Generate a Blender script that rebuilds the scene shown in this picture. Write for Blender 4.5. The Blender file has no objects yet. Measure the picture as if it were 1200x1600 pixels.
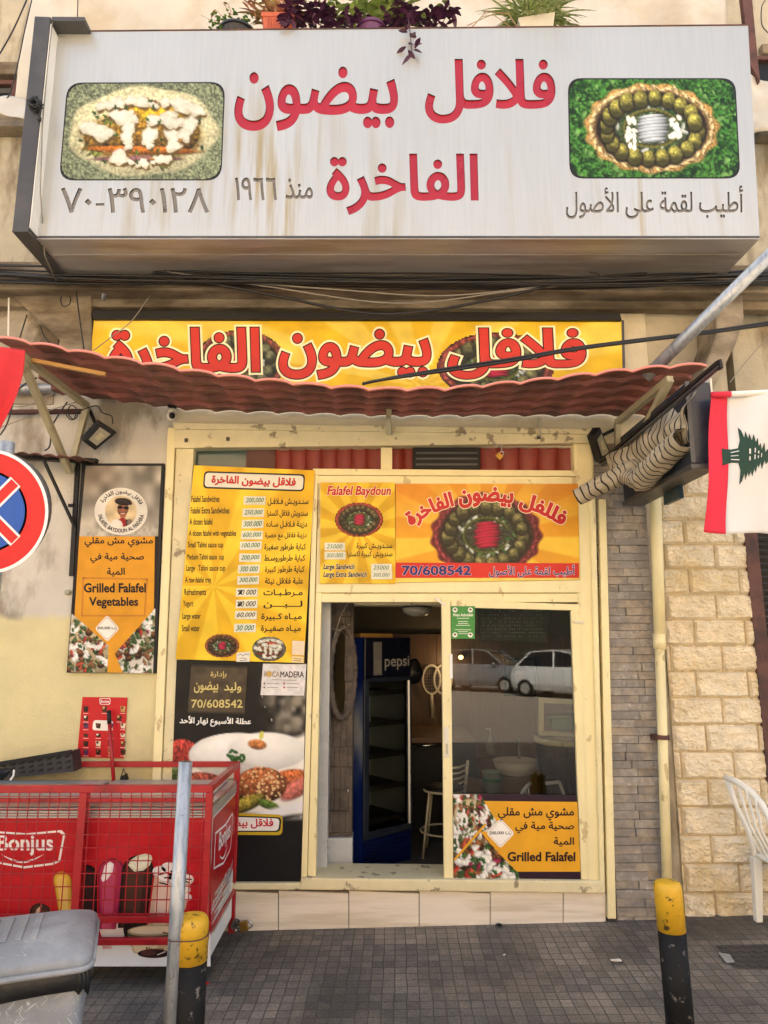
import bpy, bmesh, math, random
import numpy as np
from mathutils import Vector, Matrix, noise as mnoise
from mathutils.geometry import delaunay_2d_cdt
import unicodedata

# ------------------------------------------------------------------ camera, sky, sun, exposure
SC = bpy.context.scene
COL = SC.collection
FPX, PITCH, YAW, CAMD, CAMH = 1090.0, math.atan(200/1090), math.atan(10/1090), 4.6, 1.69
cam = bpy.data.cameras.new('camera'); camo = bpy.data.objects.new('camera', cam); COL.objects.link(camo)
camo.location = (0, -CAMD, CAMH)
camo.rotation_euler = (math.pi/2 + PITCH, 0, -YAW)
cam.sensor_fit = 'VERTICAL'; cam.sensor_height = 24.0; cam.lens = 24.0*FPX/1600.0
cam.clip_start = 0.05; cam.clip_end = 500
SC.camera = camo
SC.render.resolution_x, SC.render.resolution_y = 768, 1024

SUN_EL, SUN_AZ = math.radians(52), math.radians(-12)     # azimuth measured from +Y (behind the shop)
world = bpy.data.worlds.new('World'); SC.world = world; world.use_nodes = True
nt = world.node_tree
sky = nt.nodes.new('ShaderNodeTexSky'); sky.sky_type = 'NISHITA'; sky.sun_disc = False
sky.sun_elevation = SUN_EL; sky.sun_rotation = SUN_AZ
sky.air_density = 0.5; sky.dust_density = 5.0; sky.ozone_density = 0.6
hz = nt.nodes.new('ShaderNodeMix'); hz.data_type = 'RGBA'; hz.blend_type = 'MULTIPLY'; hz.inputs['Factor'].default_value = 1; hz.inputs['B'].default_value = (1.0, 1.0, .885, 1)   # warm hazy city air
nt.links.new(sky.outputs[0], hz.inputs['A']); nt.links.new(hz.outputs['Result'], nt.nodes['Background'].inputs[0])
nt.nodes['Background'].inputs[1].default_value = 0.15
sl = bpy.data.lights.new('sun', 'SUN'); sl.energy = 3.6; sl.angle = math.radians(0.6); sl.color = (1, .93, .82)
so = bpy.data.objects.new('sun', sl); COL.objects.link(so)
sd = Vector((math.sin(SUN_AZ)*math.cos(SUN_EL), math.cos(SUN_AZ)*math.cos(SUN_EL), math.sin(SUN_EL)))  # towards the sun
so.rotation_euler = sd.to_track_quat('Z', 'Y').to_euler()
SC.view_settings.view_transform = 'Standard'; SC.view_settings.look = 'None'
SC.view_settings.gamma = 1; SC.view_settings.exposure = 2.66
try:
    SC.cycles.max_bounces = 8; SC.cycles.diffuse_bounces = 4; SC.cycles.transparent_max_bounces = 12
except Exception: pass

# ------------------------------------------------------------------ projection of photo points onto real planes
CP, SP, CY, SY = math.cos(PITCH), math.sin(PITCH), math.cos(YAW), math.sin(YAW)
CAMP = Vector((0, -CAMD, CAMH))
def ray(px, py):
    x = (px-600)/FPX; z = (800-py)/FPX
    dx, dy, dz = x, CP - z*SP, SP + z*CP
    return Vector((dx*CY + dy*SY, -dx*SY + dy*CY, dz))
def PX(px, py, Y):
    d = ray(px, py); t = (Y + CAMD)/d.y
    return CAMP + d*t
def PXN(px, py, p0, n):
    d = ray(px, py); t = (p0 - CAMP).dot(n)/d.dot(n)
    return CAMP + d*t
def PXX(px, py, X):
    return PXN(px, py, Vector((X, 0, 0)), Vector((1, 0, 0)))
def gz(x): return 0.02*max(-3.5, min(3.5, x))

# ------------------------------------------------------------------ colour + materials
def lin(c):
    c = np.asarray(c, float)/255.0
    return np.where(c <= .04045, c/12.92, ((c+.055)/1.055)**2.4)
def L3(c): return tuple(float(v) for v in lin(c))
def M(name, rgb, rough=.55, metal=0., var=.14, vs=5., stretch=(1,1,1), rgb2=None, s2=2., thr=.55, soft=.08, st2=None,
      bump=0., bs=60., spec=.5, coat=0., detail=6.):
    m = bpy.data.materials.new(name); m.use_nodes = True
    n = m.node_tree.nodes; l = m.node_tree.links; b = n['Principled BSDF']
    tc = n.new('ShaderNodeTexCoord')
    def nz(scale, st, det=detail, seed=0.):
        mp = n.new('ShaderNodeMapping'); mp.inputs['Scale'].default_value = st; mp.inputs['Location'].default_value = (seed, seed*.7, seed*1.3)
        l.new(tc.outputs['Object'], mp.inputs[0])
        t = n.new('ShaderNodeTexNoise'); t.inputs['Scale'].default_value = scale; t.inputs['Detail'].default_value = det
        t.inputs['Roughness'].default_value = .6
        l.new(mp.outputs[0], t.inputs['Vector']); return t
    n1 = nz(vs, stretch)
    mr = n.new('ShaderNodeMapRange'); mr.inputs['From Min'].default_value = .28; mr.inputs['From Max'].default_value = .72
    mr.inputs['To Min'].default_value = 1-var; mr.inputs['To Max'].default_value = 1+var
    l.new(n1.outputs['Fac'], mr.inputs['Value'])
    base = n.new('ShaderNodeMix'); base.data_type = 'RGBA'; base.blend_type = 'MIX'
    base.inputs['A'].default_value = (*L3(rgb), 1); base.inputs['B'].default_value = (*L3(rgb2 if rgb2 else rgb), 1)
    if rgb2:
        n2 = nz(s2, st2 or stretch, seed=3.7)
        r2 = n.new('ShaderNodeMapRange'); r2.inputs['From Min'].default_value = thr-soft; r2.inputs['From Max'].default_value = thr+soft
        l.new(n2.outputs['Fac'], r2.inputs['Value']); l.new(r2.outputs[0], base.inputs['Factor'])
    else: base.inputs['Factor'].default_value = 0
    mul = n.new('ShaderNodeVectorMath'); mul.operation = 'SCALE'
    l.new(base.outputs['Result'], mul.inputs[0]); l.new(mr.outputs[0], mul.inputs['Scale'])
    l.new(mul.outputs[0], b.inputs['Base Color'])
    rr = n.new('ShaderNodeMapRange'); rr.inputs['To Min'].default_value = max(.03, rough-.12); rr.inputs['To Max'].default_value = min(1, rough+.12)
    l.new(n1.outputs['Fac'], rr.inputs['Value']); l.new(rr.outputs[0], b.inputs['Roughness'])
    b.inputs['Metallic'].default_value = metal; b.inputs['Specular IOR Level'].default_value = spec
    b.inputs['Coat Weight'].default_value = coat
    if bump:
        n3 = nz(bs, (1,1,1), seed=8.1)
        bp = n.new('ShaderNodeBump'); bp.inputs['Strength'].default_value = bump; bp.inputs['Distance'].default_value = .01
        l.new(n3.outputs['Fac'], bp.inputs['Height']); l.new(bp.outputs[0], b.inputs['Normal'])
    return m
def print_mat(name, rough, dirt=.18, wave=0.):
    m = bpy.data.materials.new(name); m.use_nodes = True
    n = m.node_tree.nodes; l = m.node_tree.links; b = n['Principled BSDF']
    at = n.new('ShaderNodeAttribute'); at.attribute_name = 'Col'
    tc = n.new('ShaderNodeTexCoord'); t = n.new('ShaderNodeTexNoise'); t.inputs['Scale'].default_value = 9; t.inputs['Detail'].default_value = 8
    l.new(tc.outputs['Object'], t.inputs['Vector'])
    mr = n.new('ShaderNodeMapRange'); mr.inputs['From Min'].default_value = .3; mr.inputs['From Max'].default_value = .7
    mr.inputs['To Min'].default_value = 1-dirt; mr.inputs['To Max'].default_value = 1+dirt*.4
    l.new(t.outputs['Fac'], mr.inputs['Value'])
    mul = n.new('ShaderNodeVectorMath'); mul.operation = 'SCALE'
    l.new(at.outputs['Color'], mul.inputs[0]); l.new(mr.outputs[0], mul.inputs['Scale']); l.new(mul.outputs[0], b.inputs['Base Color'])
    b.inputs['Roughness'].default_value = rough; b.inputs['Specular IOR Level'].default_value = .22
    if wave:
        w = n.new('ShaderNodeTexNoise'); w.inputs['Scale'].default_value = 3.5
        l.new(tc.outputs['Object'], w.inputs['Vector'])
        bp = n.new('ShaderNodeBump'); bp.inputs['Strength'].default_value = wave; bp.inputs['Distance'].default_value = .05
        l.new(w.outputs['Fac'], bp.inputs['Height']); l.new(bp.outputs[0], b.inputs['Normal'])
    return m

# ------------------------------------------------------------------ mesh builder
class MB:
    def __init__(s): s.v = []; s.f = []; s.mi = []; s.cur = 0
    def add(s, vs, fs):
        o = len(s.v); s.v += [tuple(p) for p in vs]; s.f += [tuple(i+o for i in f) for f in fs]; s.mi += [s.cur]*len(fs); return s
    def poly(s, pts): return s.add(pts, [tuple(range(len(pts)))])
    def prism(s, pts, d):
        d = Vector(d); pts = [Vector(p) for p in pts]; n = len(pts)
        vs = pts + [p+d for p in pts]
        fs = [tuple(range(n)), tuple(range(2*n-1, n-1, -1))] + [(i, i+n, (i+1) % n + n, (i+1) % n) for i in range(n)]
        return s.add(vs, fs)
    def box(s, a, b):
        (x0,y0,z0),(x1,y1,z1) = a, b
        return s.prism([(x0,y0,z0),(x1,y0,z0),(x1,y0,z1),(x0,y0,z1)], (0,y1-y0,0))
    def obox(s, c, ax, ay, az):
        c, ax, ay, az = Vector(c), Vector(ax), Vector(ay), Vector(az)
        return s.prism([c-ax-ay-az, c+ax-ay-az, c+ax+ay-az, c-ax+ay-az], az*2)
    def bar(s, p, q, w, h=None, up=(0,0,1)):
        p, q = Vector(p), Vector(q); h = h or w; d = (q-p)
        u = Vector(up)
        if abs(d.normalized().dot(u)) > .98: u = Vector((0,1,0))
        r = d.cross(u).normalized(); u = r.cross(d).normalized()
        a = [p + r*(sx*w/2) + u*(sz*h/2) for sx, sz in ((-1,-1),(1,-1),(1,1),(-1,1))]
        return s.prism(a, d)
    def tube(s, pts, r, n=8, cap=True):
        pts = [Vector(p) for p in pts]; k = len(pts)
        rs = r if isinstance(r, (list, tuple)) else [r]*k
        vs = []; prev = None
        for i, p in enumerate(pts):
            d = (pts[min(i+1, k-1)] - pts[max(i-1, 0)])
            if d.length < 1e-9: d = Vector((0,0,1))
            d.normalize()
            if prev is None:
                u = Vector((0,0,1)) if abs(d.z) < .9 else Vector((0,1,0))
                a = d.cross(u).normalized()
            else:
                a = (prev - d*prev.dot(d)).normalized()
            prev = a; b = d.cross(a)
            vs += [p + (a*math.cos(2*math.pi*j/n) + b*math.sin(2*math.pi*j/n))*rs[i] for j in range(n)]
        fs = [(i*n+j, i*n+(j+1) % n, (i+1)*n+(j+1) % n, (i+1)*n+j) for i in range(k-1) for j in range(n)]
        if cap: fs += [tuple(range(n-1, -1, -1)), tuple(range((k-1)*n, k*n))]
        return s.add(vs, fs)
    def lathe(s, c, prof, n=24, sx=1, sy=1):
        c = Vector(c); vs = []
        for r, z in prof:
            vs += [c + Vector((r*math.cos(2*math.pi*j/n)*sx, r*math.sin(2*math.pi*j/n)*sy, z)) for j in range(n)]
        k = len(prof)
        fs = [(i*n+j, i*n+(j+1) % n, (i+1)*n+(j+1) % n, (i+1)*n+j) for i in range(k-1) for j in range(n)]
        if prof[0][0] > 1e-4: fs.append(tuple(range(n-1, -1, -1)))
        if prof[-1][0] > 1e-4: fs.append(tuple(range((k-1)*n, k*n)))
        return s.add(vs, fs)
    def grid(s, fn, nu, nv):
        vs = [fn(i/nu, j/nv) for j in range(nv+1) for i in range(nu+1)]
        fs = [(j*(nu+1)+i, j*(nu+1)+i+1, (j+1)*(nu+1)+i+1, (j+1)*(nu+1)+i) for j in range(nv) for i in range(nu)]
        return s.add(vs, fs)
    def ellip(s, c, rx, ry, rz, n=16, m=10, R=None):
        c = Vector(c); vs = []
        for i in range(m+1):
            t = math.pi*i/m
            for j in range(n):
                p = Vector((rx*math.sin(t)*math.cos(2*math.pi*j/n), ry*math.sin(t)*math.sin(2*math.pi*j/n), rz*math.cos(t)))
                vs.append(c + (R @ p if R else p))
        fs = [(i*n+j, (i+1)*n+j, (i+1)*n+(j+1) % n, i*n+(j+1) % n) for i in range(m) for j in range(n)]
        return s.add(vs, fs)
    def build(s, name, mat, parent=None, smooth=False, bevel=0., solid=0., sub=0):
        me = bpy.data.meshes.new(name); me.from_pydata(s.v, [], s.f); me.validate()
        mats = mat if isinstance(mat, (list, tuple)) else [mat]
        for m in mats: me.materials.append(m)
        if len(mats) > 1 and len(s.mi) == len(me.polygons): me.polygons.foreach_set('material_index', s.mi)
        bm = bmesh.new(); bm.from_mesh(me)
        bmesh.ops.remove_doubles(bm, verts=bm.verts, dist=1e-6)
        bmesh.ops.recalc_face_normals(bm, faces=bm.faces); bm.to_mesh(me); bm.free()
        if smooth: me.polygons.foreach_set('use_smooth', [True]*len(me.polygons))
        o = bpy.data.objects.new(name, me); COL.objects.link(o)
        if solid:
            md = o.modifiers.new('s', 'SOLIDIFY'); md.thickness = solid; md.offset = 0
        if bevel:
            md = o.modifiers.new('b', 'BEVEL'); md.width = bevel; md.segments = 2; md.limit_method = 'ANGLE'; md.angle_limit = math.radians(40)
        if sub:
            md = o.modifiers.new('u', 'SUBSURF'); md.levels = sub; md.render_levels = sub
        if parent: adopt(o, parent)
        return o
def wm(o):
    m = Matrix.Translation(o.location)
    return (wm(o.parent) @ o.matrix_parent_inverse @ m) if o.parent else m
def adopt(o, parent):
    o.parent = parent; o.matrix_parent_inverse = wm(parent).inverted()
def tag(o, label=None, cat=None, group=None, kind=None):
    if label: o['label'] = label
    if cat: o['category'] = cat
    if group: o['group'] = group
    if kind: o['kind'] = kind
    return o
def thing(name, label, cat, loc, group=None):
    o = bpy.data.objects.new(name, None); COL.objects.link(o); o.location = loc; o.empty_display_size = .1
    return tag(o, label, cat, group)
def struct(name, mb, mat, **k): return tag(mb.build(name, mat, **k), kind='structure')
KIDS = {}
def copy_tree(o, off, parent=None):
    kids = [c for c in COL.objects if c.parent == o]
    c = o.copy(); COL.objects.link(c)
    if parent: c.parent = parent
    else: c.location = Vector(o.location) + Vector(off)
    for k in kids: copy_tree(k, off, c)
    return c

# ------------------------------------------------------------------ lettering (Arabic shaping, robust fill)
FORMS = {}
for cp in range(0xFE70, 0xFEFD):
    d = unicodedata.decomposition(chr(cp)).split()
    if len(d) == 2: FORMS.setdefault(chr(int(d[1], 16)), {})[d[0][1:-1]] = chr(cp)
    elif len(d) == 3 and d[1] == '0644': FORMS.setdefault('\u0644'+chr(int(d[2], 16)), {})[d[0][1:-1]] = chr(cp)
def shape_ar(s):
    t = []; i = 0
    while i < len(s):
        if len(s[i:i+2]) == 2 and s[i:i+2] in FORMS: t.append(s[i:i+2]); i += 2
        else: t.append(s[i]); i += 1
    jl = lambda q: q == '\u0640' or ('initial' in FORMS.get(q, {}))
    jr = lambda q: q == '\u0640' or ('final' in FORMS.get(q, {}))
    out = []
    for k, q in enumerate(t):
        if q not in FORMS: out.append(q); continue
        p = k > 0 and jl(t[k-1]) and jr(q); n = k+1 < len(t) and jl(q) and jr(t[k+1]); f = FORMS[q]
        out.append(f['medial'] if p and n and 'medial' in f else f['final'] if p else f['initial'] if n else f['isolated'])
    return ''.join(reversed(out))
def grown(loops, off):
    area = lambda p: .5*np.sum(p[:,0]*np.roll(p[:,1],-1)-np.roll(p[:,0],-1)*p[:,1])
    big = max((area(p) for p in loops), key=abs); sg = 1 if big > 0 else -1; out = []
    for p in loops:
        p = p[np.linalg.norm(p-np.roll(p, 1, 0), axis=1) > 1e-5]
        if len(p) < 3: continue
        e = np.roll(p, -1, 0)-p; e /= np.linalg.norm(e, axis=1)[:,None]; nrm = np.stack([e[:,1], -e[:,0]], 1)*sg
        n0 = np.roll(nrm, 1, 0); m = n0+nrm; k = 1+(n0*nrm).sum(1); m = m/np.maximum(k, .35)[:,None]
        q = p+m*off
        if area(p)*area(q) <= 0: continue
        out.append(q)
    return out
_tc = {}
def contours(s, off, res=3, shear=0.):
    key = (s, off, res, shear)
    if key in _tc: return _tc[key]
    b = shape_ar(s) if any('\u0621' <= c <= '\u064a' for c in s) else s
    cu = bpy.data.curves.new('t', 'FONT'); cu.body = b; cu.fill_mode = 'NONE'; cu.resolution_u = res; cu.shear = shear
    o = bpy.data.objects.new('t', cu); COL.objects.link(o)
    dg = bpy.context.evaluated_depsgraph_get(); dg.update()
    me = bpy.data.meshes.new_from_object(o.evaluated_get(dg))
    n = len(me.vertices); co = np.zeros(n*3); me.vertices.foreach_get('co', co); co = co.reshape(-1, 3)[:, :2]
    ed = set()
    for e in me.edges: ed.add((min(e.vertices), max(e.vertices)))
    loops = []; st = 0
    for i in range(n):
        if i == n-1 or (i, i+1) not in ed:
            if i-st >= 2: loops.append(co[st:i+1].copy())
            st = i+1
    if off: loops = grown(loops, off)
    bpy.data.objects.remove(o); bpy.data.curves.remove(cu); bpy.data.meshes.remove(me)
    _tc[key] = loops; return loops
def wind(P, loops):
    w = np.zeros(len(P), int)
    for lp in loops:
        a = lp; b = np.roll(lp, -1, 0)
        lo, hi = lp.min(0), lp.max(0)
        idx = np.where((P[:,1] >= lo[1]) & (P[:,1] <= hi[1]) & (P[:,0] <= hi[0]))[0]
        if not len(idx): continue
        p = P[idx]
        y0, y1 = a[None,:,1], b[None,:,1]
        cr = (b[None,:,0]-a[None,:,0])*(p[:,1:2]-y0) - (p[:,0:1]-a[None,:,0])*(y1-y0)
        up = (y0 <= p[:,1:2]) & (y1 > p[:,1:2]) & (cr > 0)
        dn = (y0 > p[:,1:2]) & (y1 <= p[:,1:2]) & (cr < 0)
        w[idx] += up.sum(1) - dn.sum(1)
    return w
def triangulate(loops, outer=None):
    vs = []; es = []
    for lp in ([outer] if outer is not None else []) + loops:
        o = len(vs); k = len(lp); vs += [Vector((float(x), float(y))) for x, y in lp]; es += [(o+i, o+(i+1) % k) for i in range(k)]
    r = delaunay_2d_cdt(vs, es, [], 0, 1e-7)
    V = np.array([(v.x, v.y) for v in r[0]]); F = np.array([f for f in r[2] if len(f) == 3])
    return V, F, wind(V[F].mean(1), loops)
_tg = {}
def text_geo(s, bold=0., grow=0., res=3, shear=0.):
    key = (s, bold, grow, res, shear)
    if key not in _tg:
        base = np.vstack(contours(s, bold, res, shear)); lo, hi = base.min(0), base.max(0)
        lp = contours(s, bold+grow, res, shear)
        V, F, w = triangulate(lp)
        F = F[w != 0]
        u, inv = np.unique(F, return_inverse=True)
        N = (V[u]-lo)/(hi-lo); N[:,1] = 1-N[:,1]
        _tg[key] = (N, inv.reshape(-1, 3), float((hi-lo)[0]/(hi-lo)[1]))
    return _tg[key]

# ------------------------------------------------------------------ printed surfaces (flat artwork on real boards)
class Print:
    def __init__(s, Y=None, p0=None, n=None, step=.0006):
        s.n = Vector(n) if n else Vector((0,-1,0)); s.p0 = Vector(p0) if p0 else Vector((0,Y,0)); s.step = step
        s.v = []; s.f = []; s.c = []
    def at(s, px, py, l): return PXN(px, py, s.p0 + s.n*(s.step*l), s.n)
    def _add(s, vs, fs, cols):
        o = len(s.v); s.v += vs; s.f += [tuple(int(i)+o for i in f) for f in fs]; s.c += cols
    def poly(s, pts, col, l=1):
        s._add([s.at(x, y, l) for x, y in pts], [tuple(range(len(pts)))], [L3(col)]*len(pts)); return s
    def rect(s, x0, y0, x1, y1, col, l=1): return s.poly([(x0,y0),(x1,y0),(x1,y1),(x0,y1)], col, l)
    def ell(s, cx, cy, rx, ry, col, l=1, n=32, rot=0.):
        c, d = math.cos(rot), math.sin(rot)
        return s.poly([(cx+rx*math.cos(t)*c-ry*math.sin(t)*d, cy+rx*math.cos(t)*d+ry*math.sin(t)*c) for t in [2*math.pi*k/n for k in range(n)]], col, l)
    def rrect(s, q, r, col, l=1): return s.poly(rounded(q, r), col, l)
    def line(s, pts, w, col, l=1):
        for (a, b) in zip(pts[:-1], pts[1:]):
            dx, dy = b[0]-a[0], b[1]-a[1]; k = math.hypot(dx, dy) or 1; nx, ny = -dy/k*w/2, dx/k*w/2; ex, ey = dx/k*w*.2, dy/k*w*.2
            s.poly([(a[0]+nx-ex,a[1]+ny-ey),(b[0]+nx+ex,b[1]+ny+ey),(b[0]-nx+ex,b[1]-ny+ey),(a[0]-nx-ex,a[1]-ny-ey)], col, l)
        return s
    def text(s, t, q, col, l=2, bold=0., grow=0., warp=None, shear=0., res=3):
        N, F, asp = text_geo(t, bold, grow, res, shear)
        if warp is None:
            if len(q) == 4 and not isinstance(q[0], (tuple, list)): q = [(q[0],q[1]),(q[2],q[1]),(q[2],q[3]),(q[0],q[3])]
            warp = lambda u, v: bil(q, u, v)
        s._add([s.at(*warp(u, v), l) for u, v in N], F, [L3(col)]*len(N)); return s
    def raster(s, arr, q, l=1, alpha=None):
        h, w = arr.shape[:2]
        if len(q) == 4 and not isinstance(q[0], (tuple, list)): q = [(q[0],q[1]),(q[2],q[1]),(q[2],q[3]),(q[0],q[3])]
        vs = [s.at(*bil(q, i/(w-1), j/(h-1)), l) for j in range(h) for i in range(w)]
        fs = [(j*w+i, j*w+i+1, (j+1)*w+i+1, (j+1)*w+i) for j in range(h-1) for i in range(w-1)
              if alpha is None or alpha[j:j+2, i:i+2].min() > .5]
        c = lin(np.clip(arr, 0, 1)*255).reshape(-1, 3)
        s._add(vs, fs, [tuple(x) for x in c.tolist()]); return s
    def build(s, name, mat, parent=None):
        me = bpy.data.meshes.new(name); me.from_pydata([tuple(v) for v in s.v], [], s.f)
        a = me.color_attributes.new('Col', 'FLOAT_COLOR', 'POINT')
        c = np.ones((len(s.v), 4), np.float32); c[:, :3] = np.array(s.c) * .92
        a.data.foreach_set('color', c.ravel())
        me.materials.append(mat)
        # all printed faces look out of the board
        bm = bmesh.new(); bm.from_mesh(me)
        for f in bm.faces:
            f.normal_update()
            if f.normal.dot(s.n) < 0: f.normal_flip()
        bm.to_mesh(me); bm.free()
        o = bpy.data.objects.new(name, me); COL.objects.link(o)
        if parent: adopt(o, parent)
        return o
def bil(q, u, v):
    (ax,ay),(bx,by),(cx,cy),(dx,dy) = q
    return ((ax*(1-u)+bx*u)*(1-v)+(dx*(1-u)+cx*u)*v, (ay*(1-u)+by*u)*(1-v)+(dy*(1-u)+cy*u)*v)
def rounded(q, r, n=6):
    out = []
    for i in range(4):
        p0, p, p1 = (np.array(q[(i+k) % 4], float) for k in (-1, 0, 1))
        a = p + (p0-p)/np.linalg.norm(p0-p)*r; b = p + (p1-p)/np.linalg.norm(p1-p)*r
        for k in range(n+1):
            t = k/n; out.append(tuple((1-t)**2*a + 2*t*(1-t)*p + t*t*b))
    return out
def board(name, q, Y, thick, mat, parent, back=None):
    mb = MB(); mb.prism([PX(x, y, Y) for x, y in q], (0, thick, 0)); return mb.build(name, mat, parent)

# ------------------------------------------------------------------ small raster painter for printed photographs
class R:
    def __init__(s, w, h, bg=(255,255,255), seed=1):
        s.w, s.h = w, h; s.a = np.ones((h, w, 3))*np.array(bg)/255.; s.rng = np.random.default_rng(seed)
        s.y, s.x = np.mgrid[0:h, 0:w].astype(float); s.x /= (w-1); s.y /= (h-1); s.asp = w/h
    def noise(s, sc):
        gh, gw = max(2, int(s.h/sc)+2), max(2, int(s.w/sc)+2)
        g = s.rng.random((gh, gw)); yy = s.y*(gh-1.001); xx = s.x*(gw-1.001)
        i = yy.astype(int); j = xx.astype(int); fy = yy-i; fx = xx-j; fy = fy*fy*(3-2*fy); fx = fx*fx*(3-2*fx)
        return (g[i,j]*(1-fx)+g[i,j+1]*fx)*(1-fy)+(g[i+1,j]*(1-fx)+g[i+1,j+1]*fx)*fy
    def mix(s, m, col): s.a = s.a*(1-m[...,None]) + (np.array(col)/255. if not hasattr(col, 'shape') or col.ndim < 3 else col)*m[...,None]
    def ell(s, cx, cy, rx, ry, col, rot=0., soft=.12, shade=.0, tex=0., wob=0., nw=9):
        c, d = math.cos(rot), math.sin(rot); X = (s.x-cx); Y = (s.y-cy)/s.asp
        u = (X*c+Y*d)/rx; v = (-X*d+Y*c)/(ry); r = np.sqrt(u*u+v*v)
        if wob: r = r*(1+wob*np.sin(np.arctan2(v, u)*nw + s.rng.random()*6))
        m = np.clip((1-r)/soft+.5, 0, 1)
        C = np.ones_like(s.a)*np.array(col)/255.
        if shade: C = C*(1+shade*(-.25-.55*u*0.3-.8*v) - shade*.7*np.clip(r,0,1)**3)[...,None]
        if tex: C = C*(1+tex*(s.noise(1.6)-.5)*2)[...,None]
        s.a = s.a*(1-m[...,None]) + np.clip(C,0,1)*m[...,None]; return m
    def speckle(s, cols, n, rmin, rmax, box=(0,0,1,1), mask=None, shade=.3):
        for _ in range(n):
            cx = box[0]+(box[2]-box[0])*s.rng.random(); cy = box[1]+(box[3]-box[1])*s.rng.random()
            if mask is not None and mask[min(s.h-1, int(cy*s.h)), min(s.w-1, int(cx*s.w))] < .5: continue
            r = rmin+(rmax-rmin)*s.rng.random(); c = cols[s.rng.integers(len(cols))]
            s.ell(cx, cy, r, r*(.4+.6*s.rng.random()), c, s.rng.random()*3.14, .35, shade, 0, .2, 3)
    def rays(s, cx, cy, c0, c1, n=11, ph=0.):
        ang = np.arctan2((s.y-cy)/s.asp, s.x-cx); m = np.clip(.5+2.2*np.sin(ang*n+ph), 0, 1)*.75
        s.a = (np.array(c0)*(1-m[...,None]) + np.array(c1)*m[...,None])/255.
def plate(r, cx, cy, rx, ry, ring=(120,45,40), ring2=(165,80,70), fal=(92,82,50), centre=(190,35,70), pepper=(105,105,45), n=18, herbs=(50,70,40), low=1.):
    A = r.asp; at = lambda q, t: (cx+rx*q*math.cos(t), cy+ry*A*q*math.sin(t))
    r.ell(cx, cy, rx, ry, ring, 0, .05, .1, .3, .03, 15)
    for k in range(34):
        t = 2*math.pi*k/34; x, y = at(.90, t)
        ro = t+1.6+r.rng.random()*1.6-.8; q2 = .6+.8*r.rng.random(); r.ell(x, y, rx*.085*q2, rx*.035, ring2, ro, .5, .3, .3, .15, 3); r.ell(x+rx*.03, y+rx*.02*A, rx*.05*q2, rx*.012, tuple(int(v*.6) for v in ring), ro+.4, .6)
    r.ell(cx, cy, rx*.85, ry*.84, (44,34,24), 0, .08, 0, .4)
    r.ell(cx, cy, rx*.55, ry*.55, herbs, 0, .15, .1, .5)
    for k in range(34):
        t = r.rng.random()*6.28; x, y = at(.36+.16*r.rng.random(), t)
        r.ell(x, y, rx*.07, rx*.028, [(214,222,214),(60,100,50),(196,206,190),(90,120,70)][k % 4], r.rng.random()*3, .3, .3)
    for k in range(n):
        t = 2*math.pi*(k+.3)/n; x, y = at(.68*(1+.05*(r.rng.random()-.5)), t); s = rx*min(.128, 2.2/n)*(.92+.2*r.rng.random()); ro = r.rng.random()*.6-.3
        r.ell(x, y+s*.22*A, s*1.08, s*1.16, (26,22,14), ro, .25)
        r.ell(x, y, s*.92, s*1.1, fal, ro, .1, .35, .3)
        r.ell(x-s*.2, y-s*.35*A, s*.5, s*.45, tuple(min(255, int(v*1.3)) for v in fal), ro, .9, .1, .4)
        r.ell(x, y+s*.7*A, s*.8, s*.4, tuple(int(v*.5) for v in fal), ro, .9)
    for k in range(30):
        t = .5+2*math.pi*k/34; x, y = at(.40, t); r.ell(x, y, rx*.05, rx*.03, pepper, t+1.57, .3, .5)
    for k in range(8):
        v = -.26+.52*k/7; x, y = cx+rx*.03*(k % 2), cy+ry*A*v
        r.ell(x, y, rx*.25*math.sqrt(max(.15, 1-(v/.42)**2)), ry*.055, centre, -.1, .25, .5); r.ell(x, y+ry*A*.042, rx*.2, ry*.014, tuple(int(v_*.5) for v_ in centre), -.1, .6)
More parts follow.
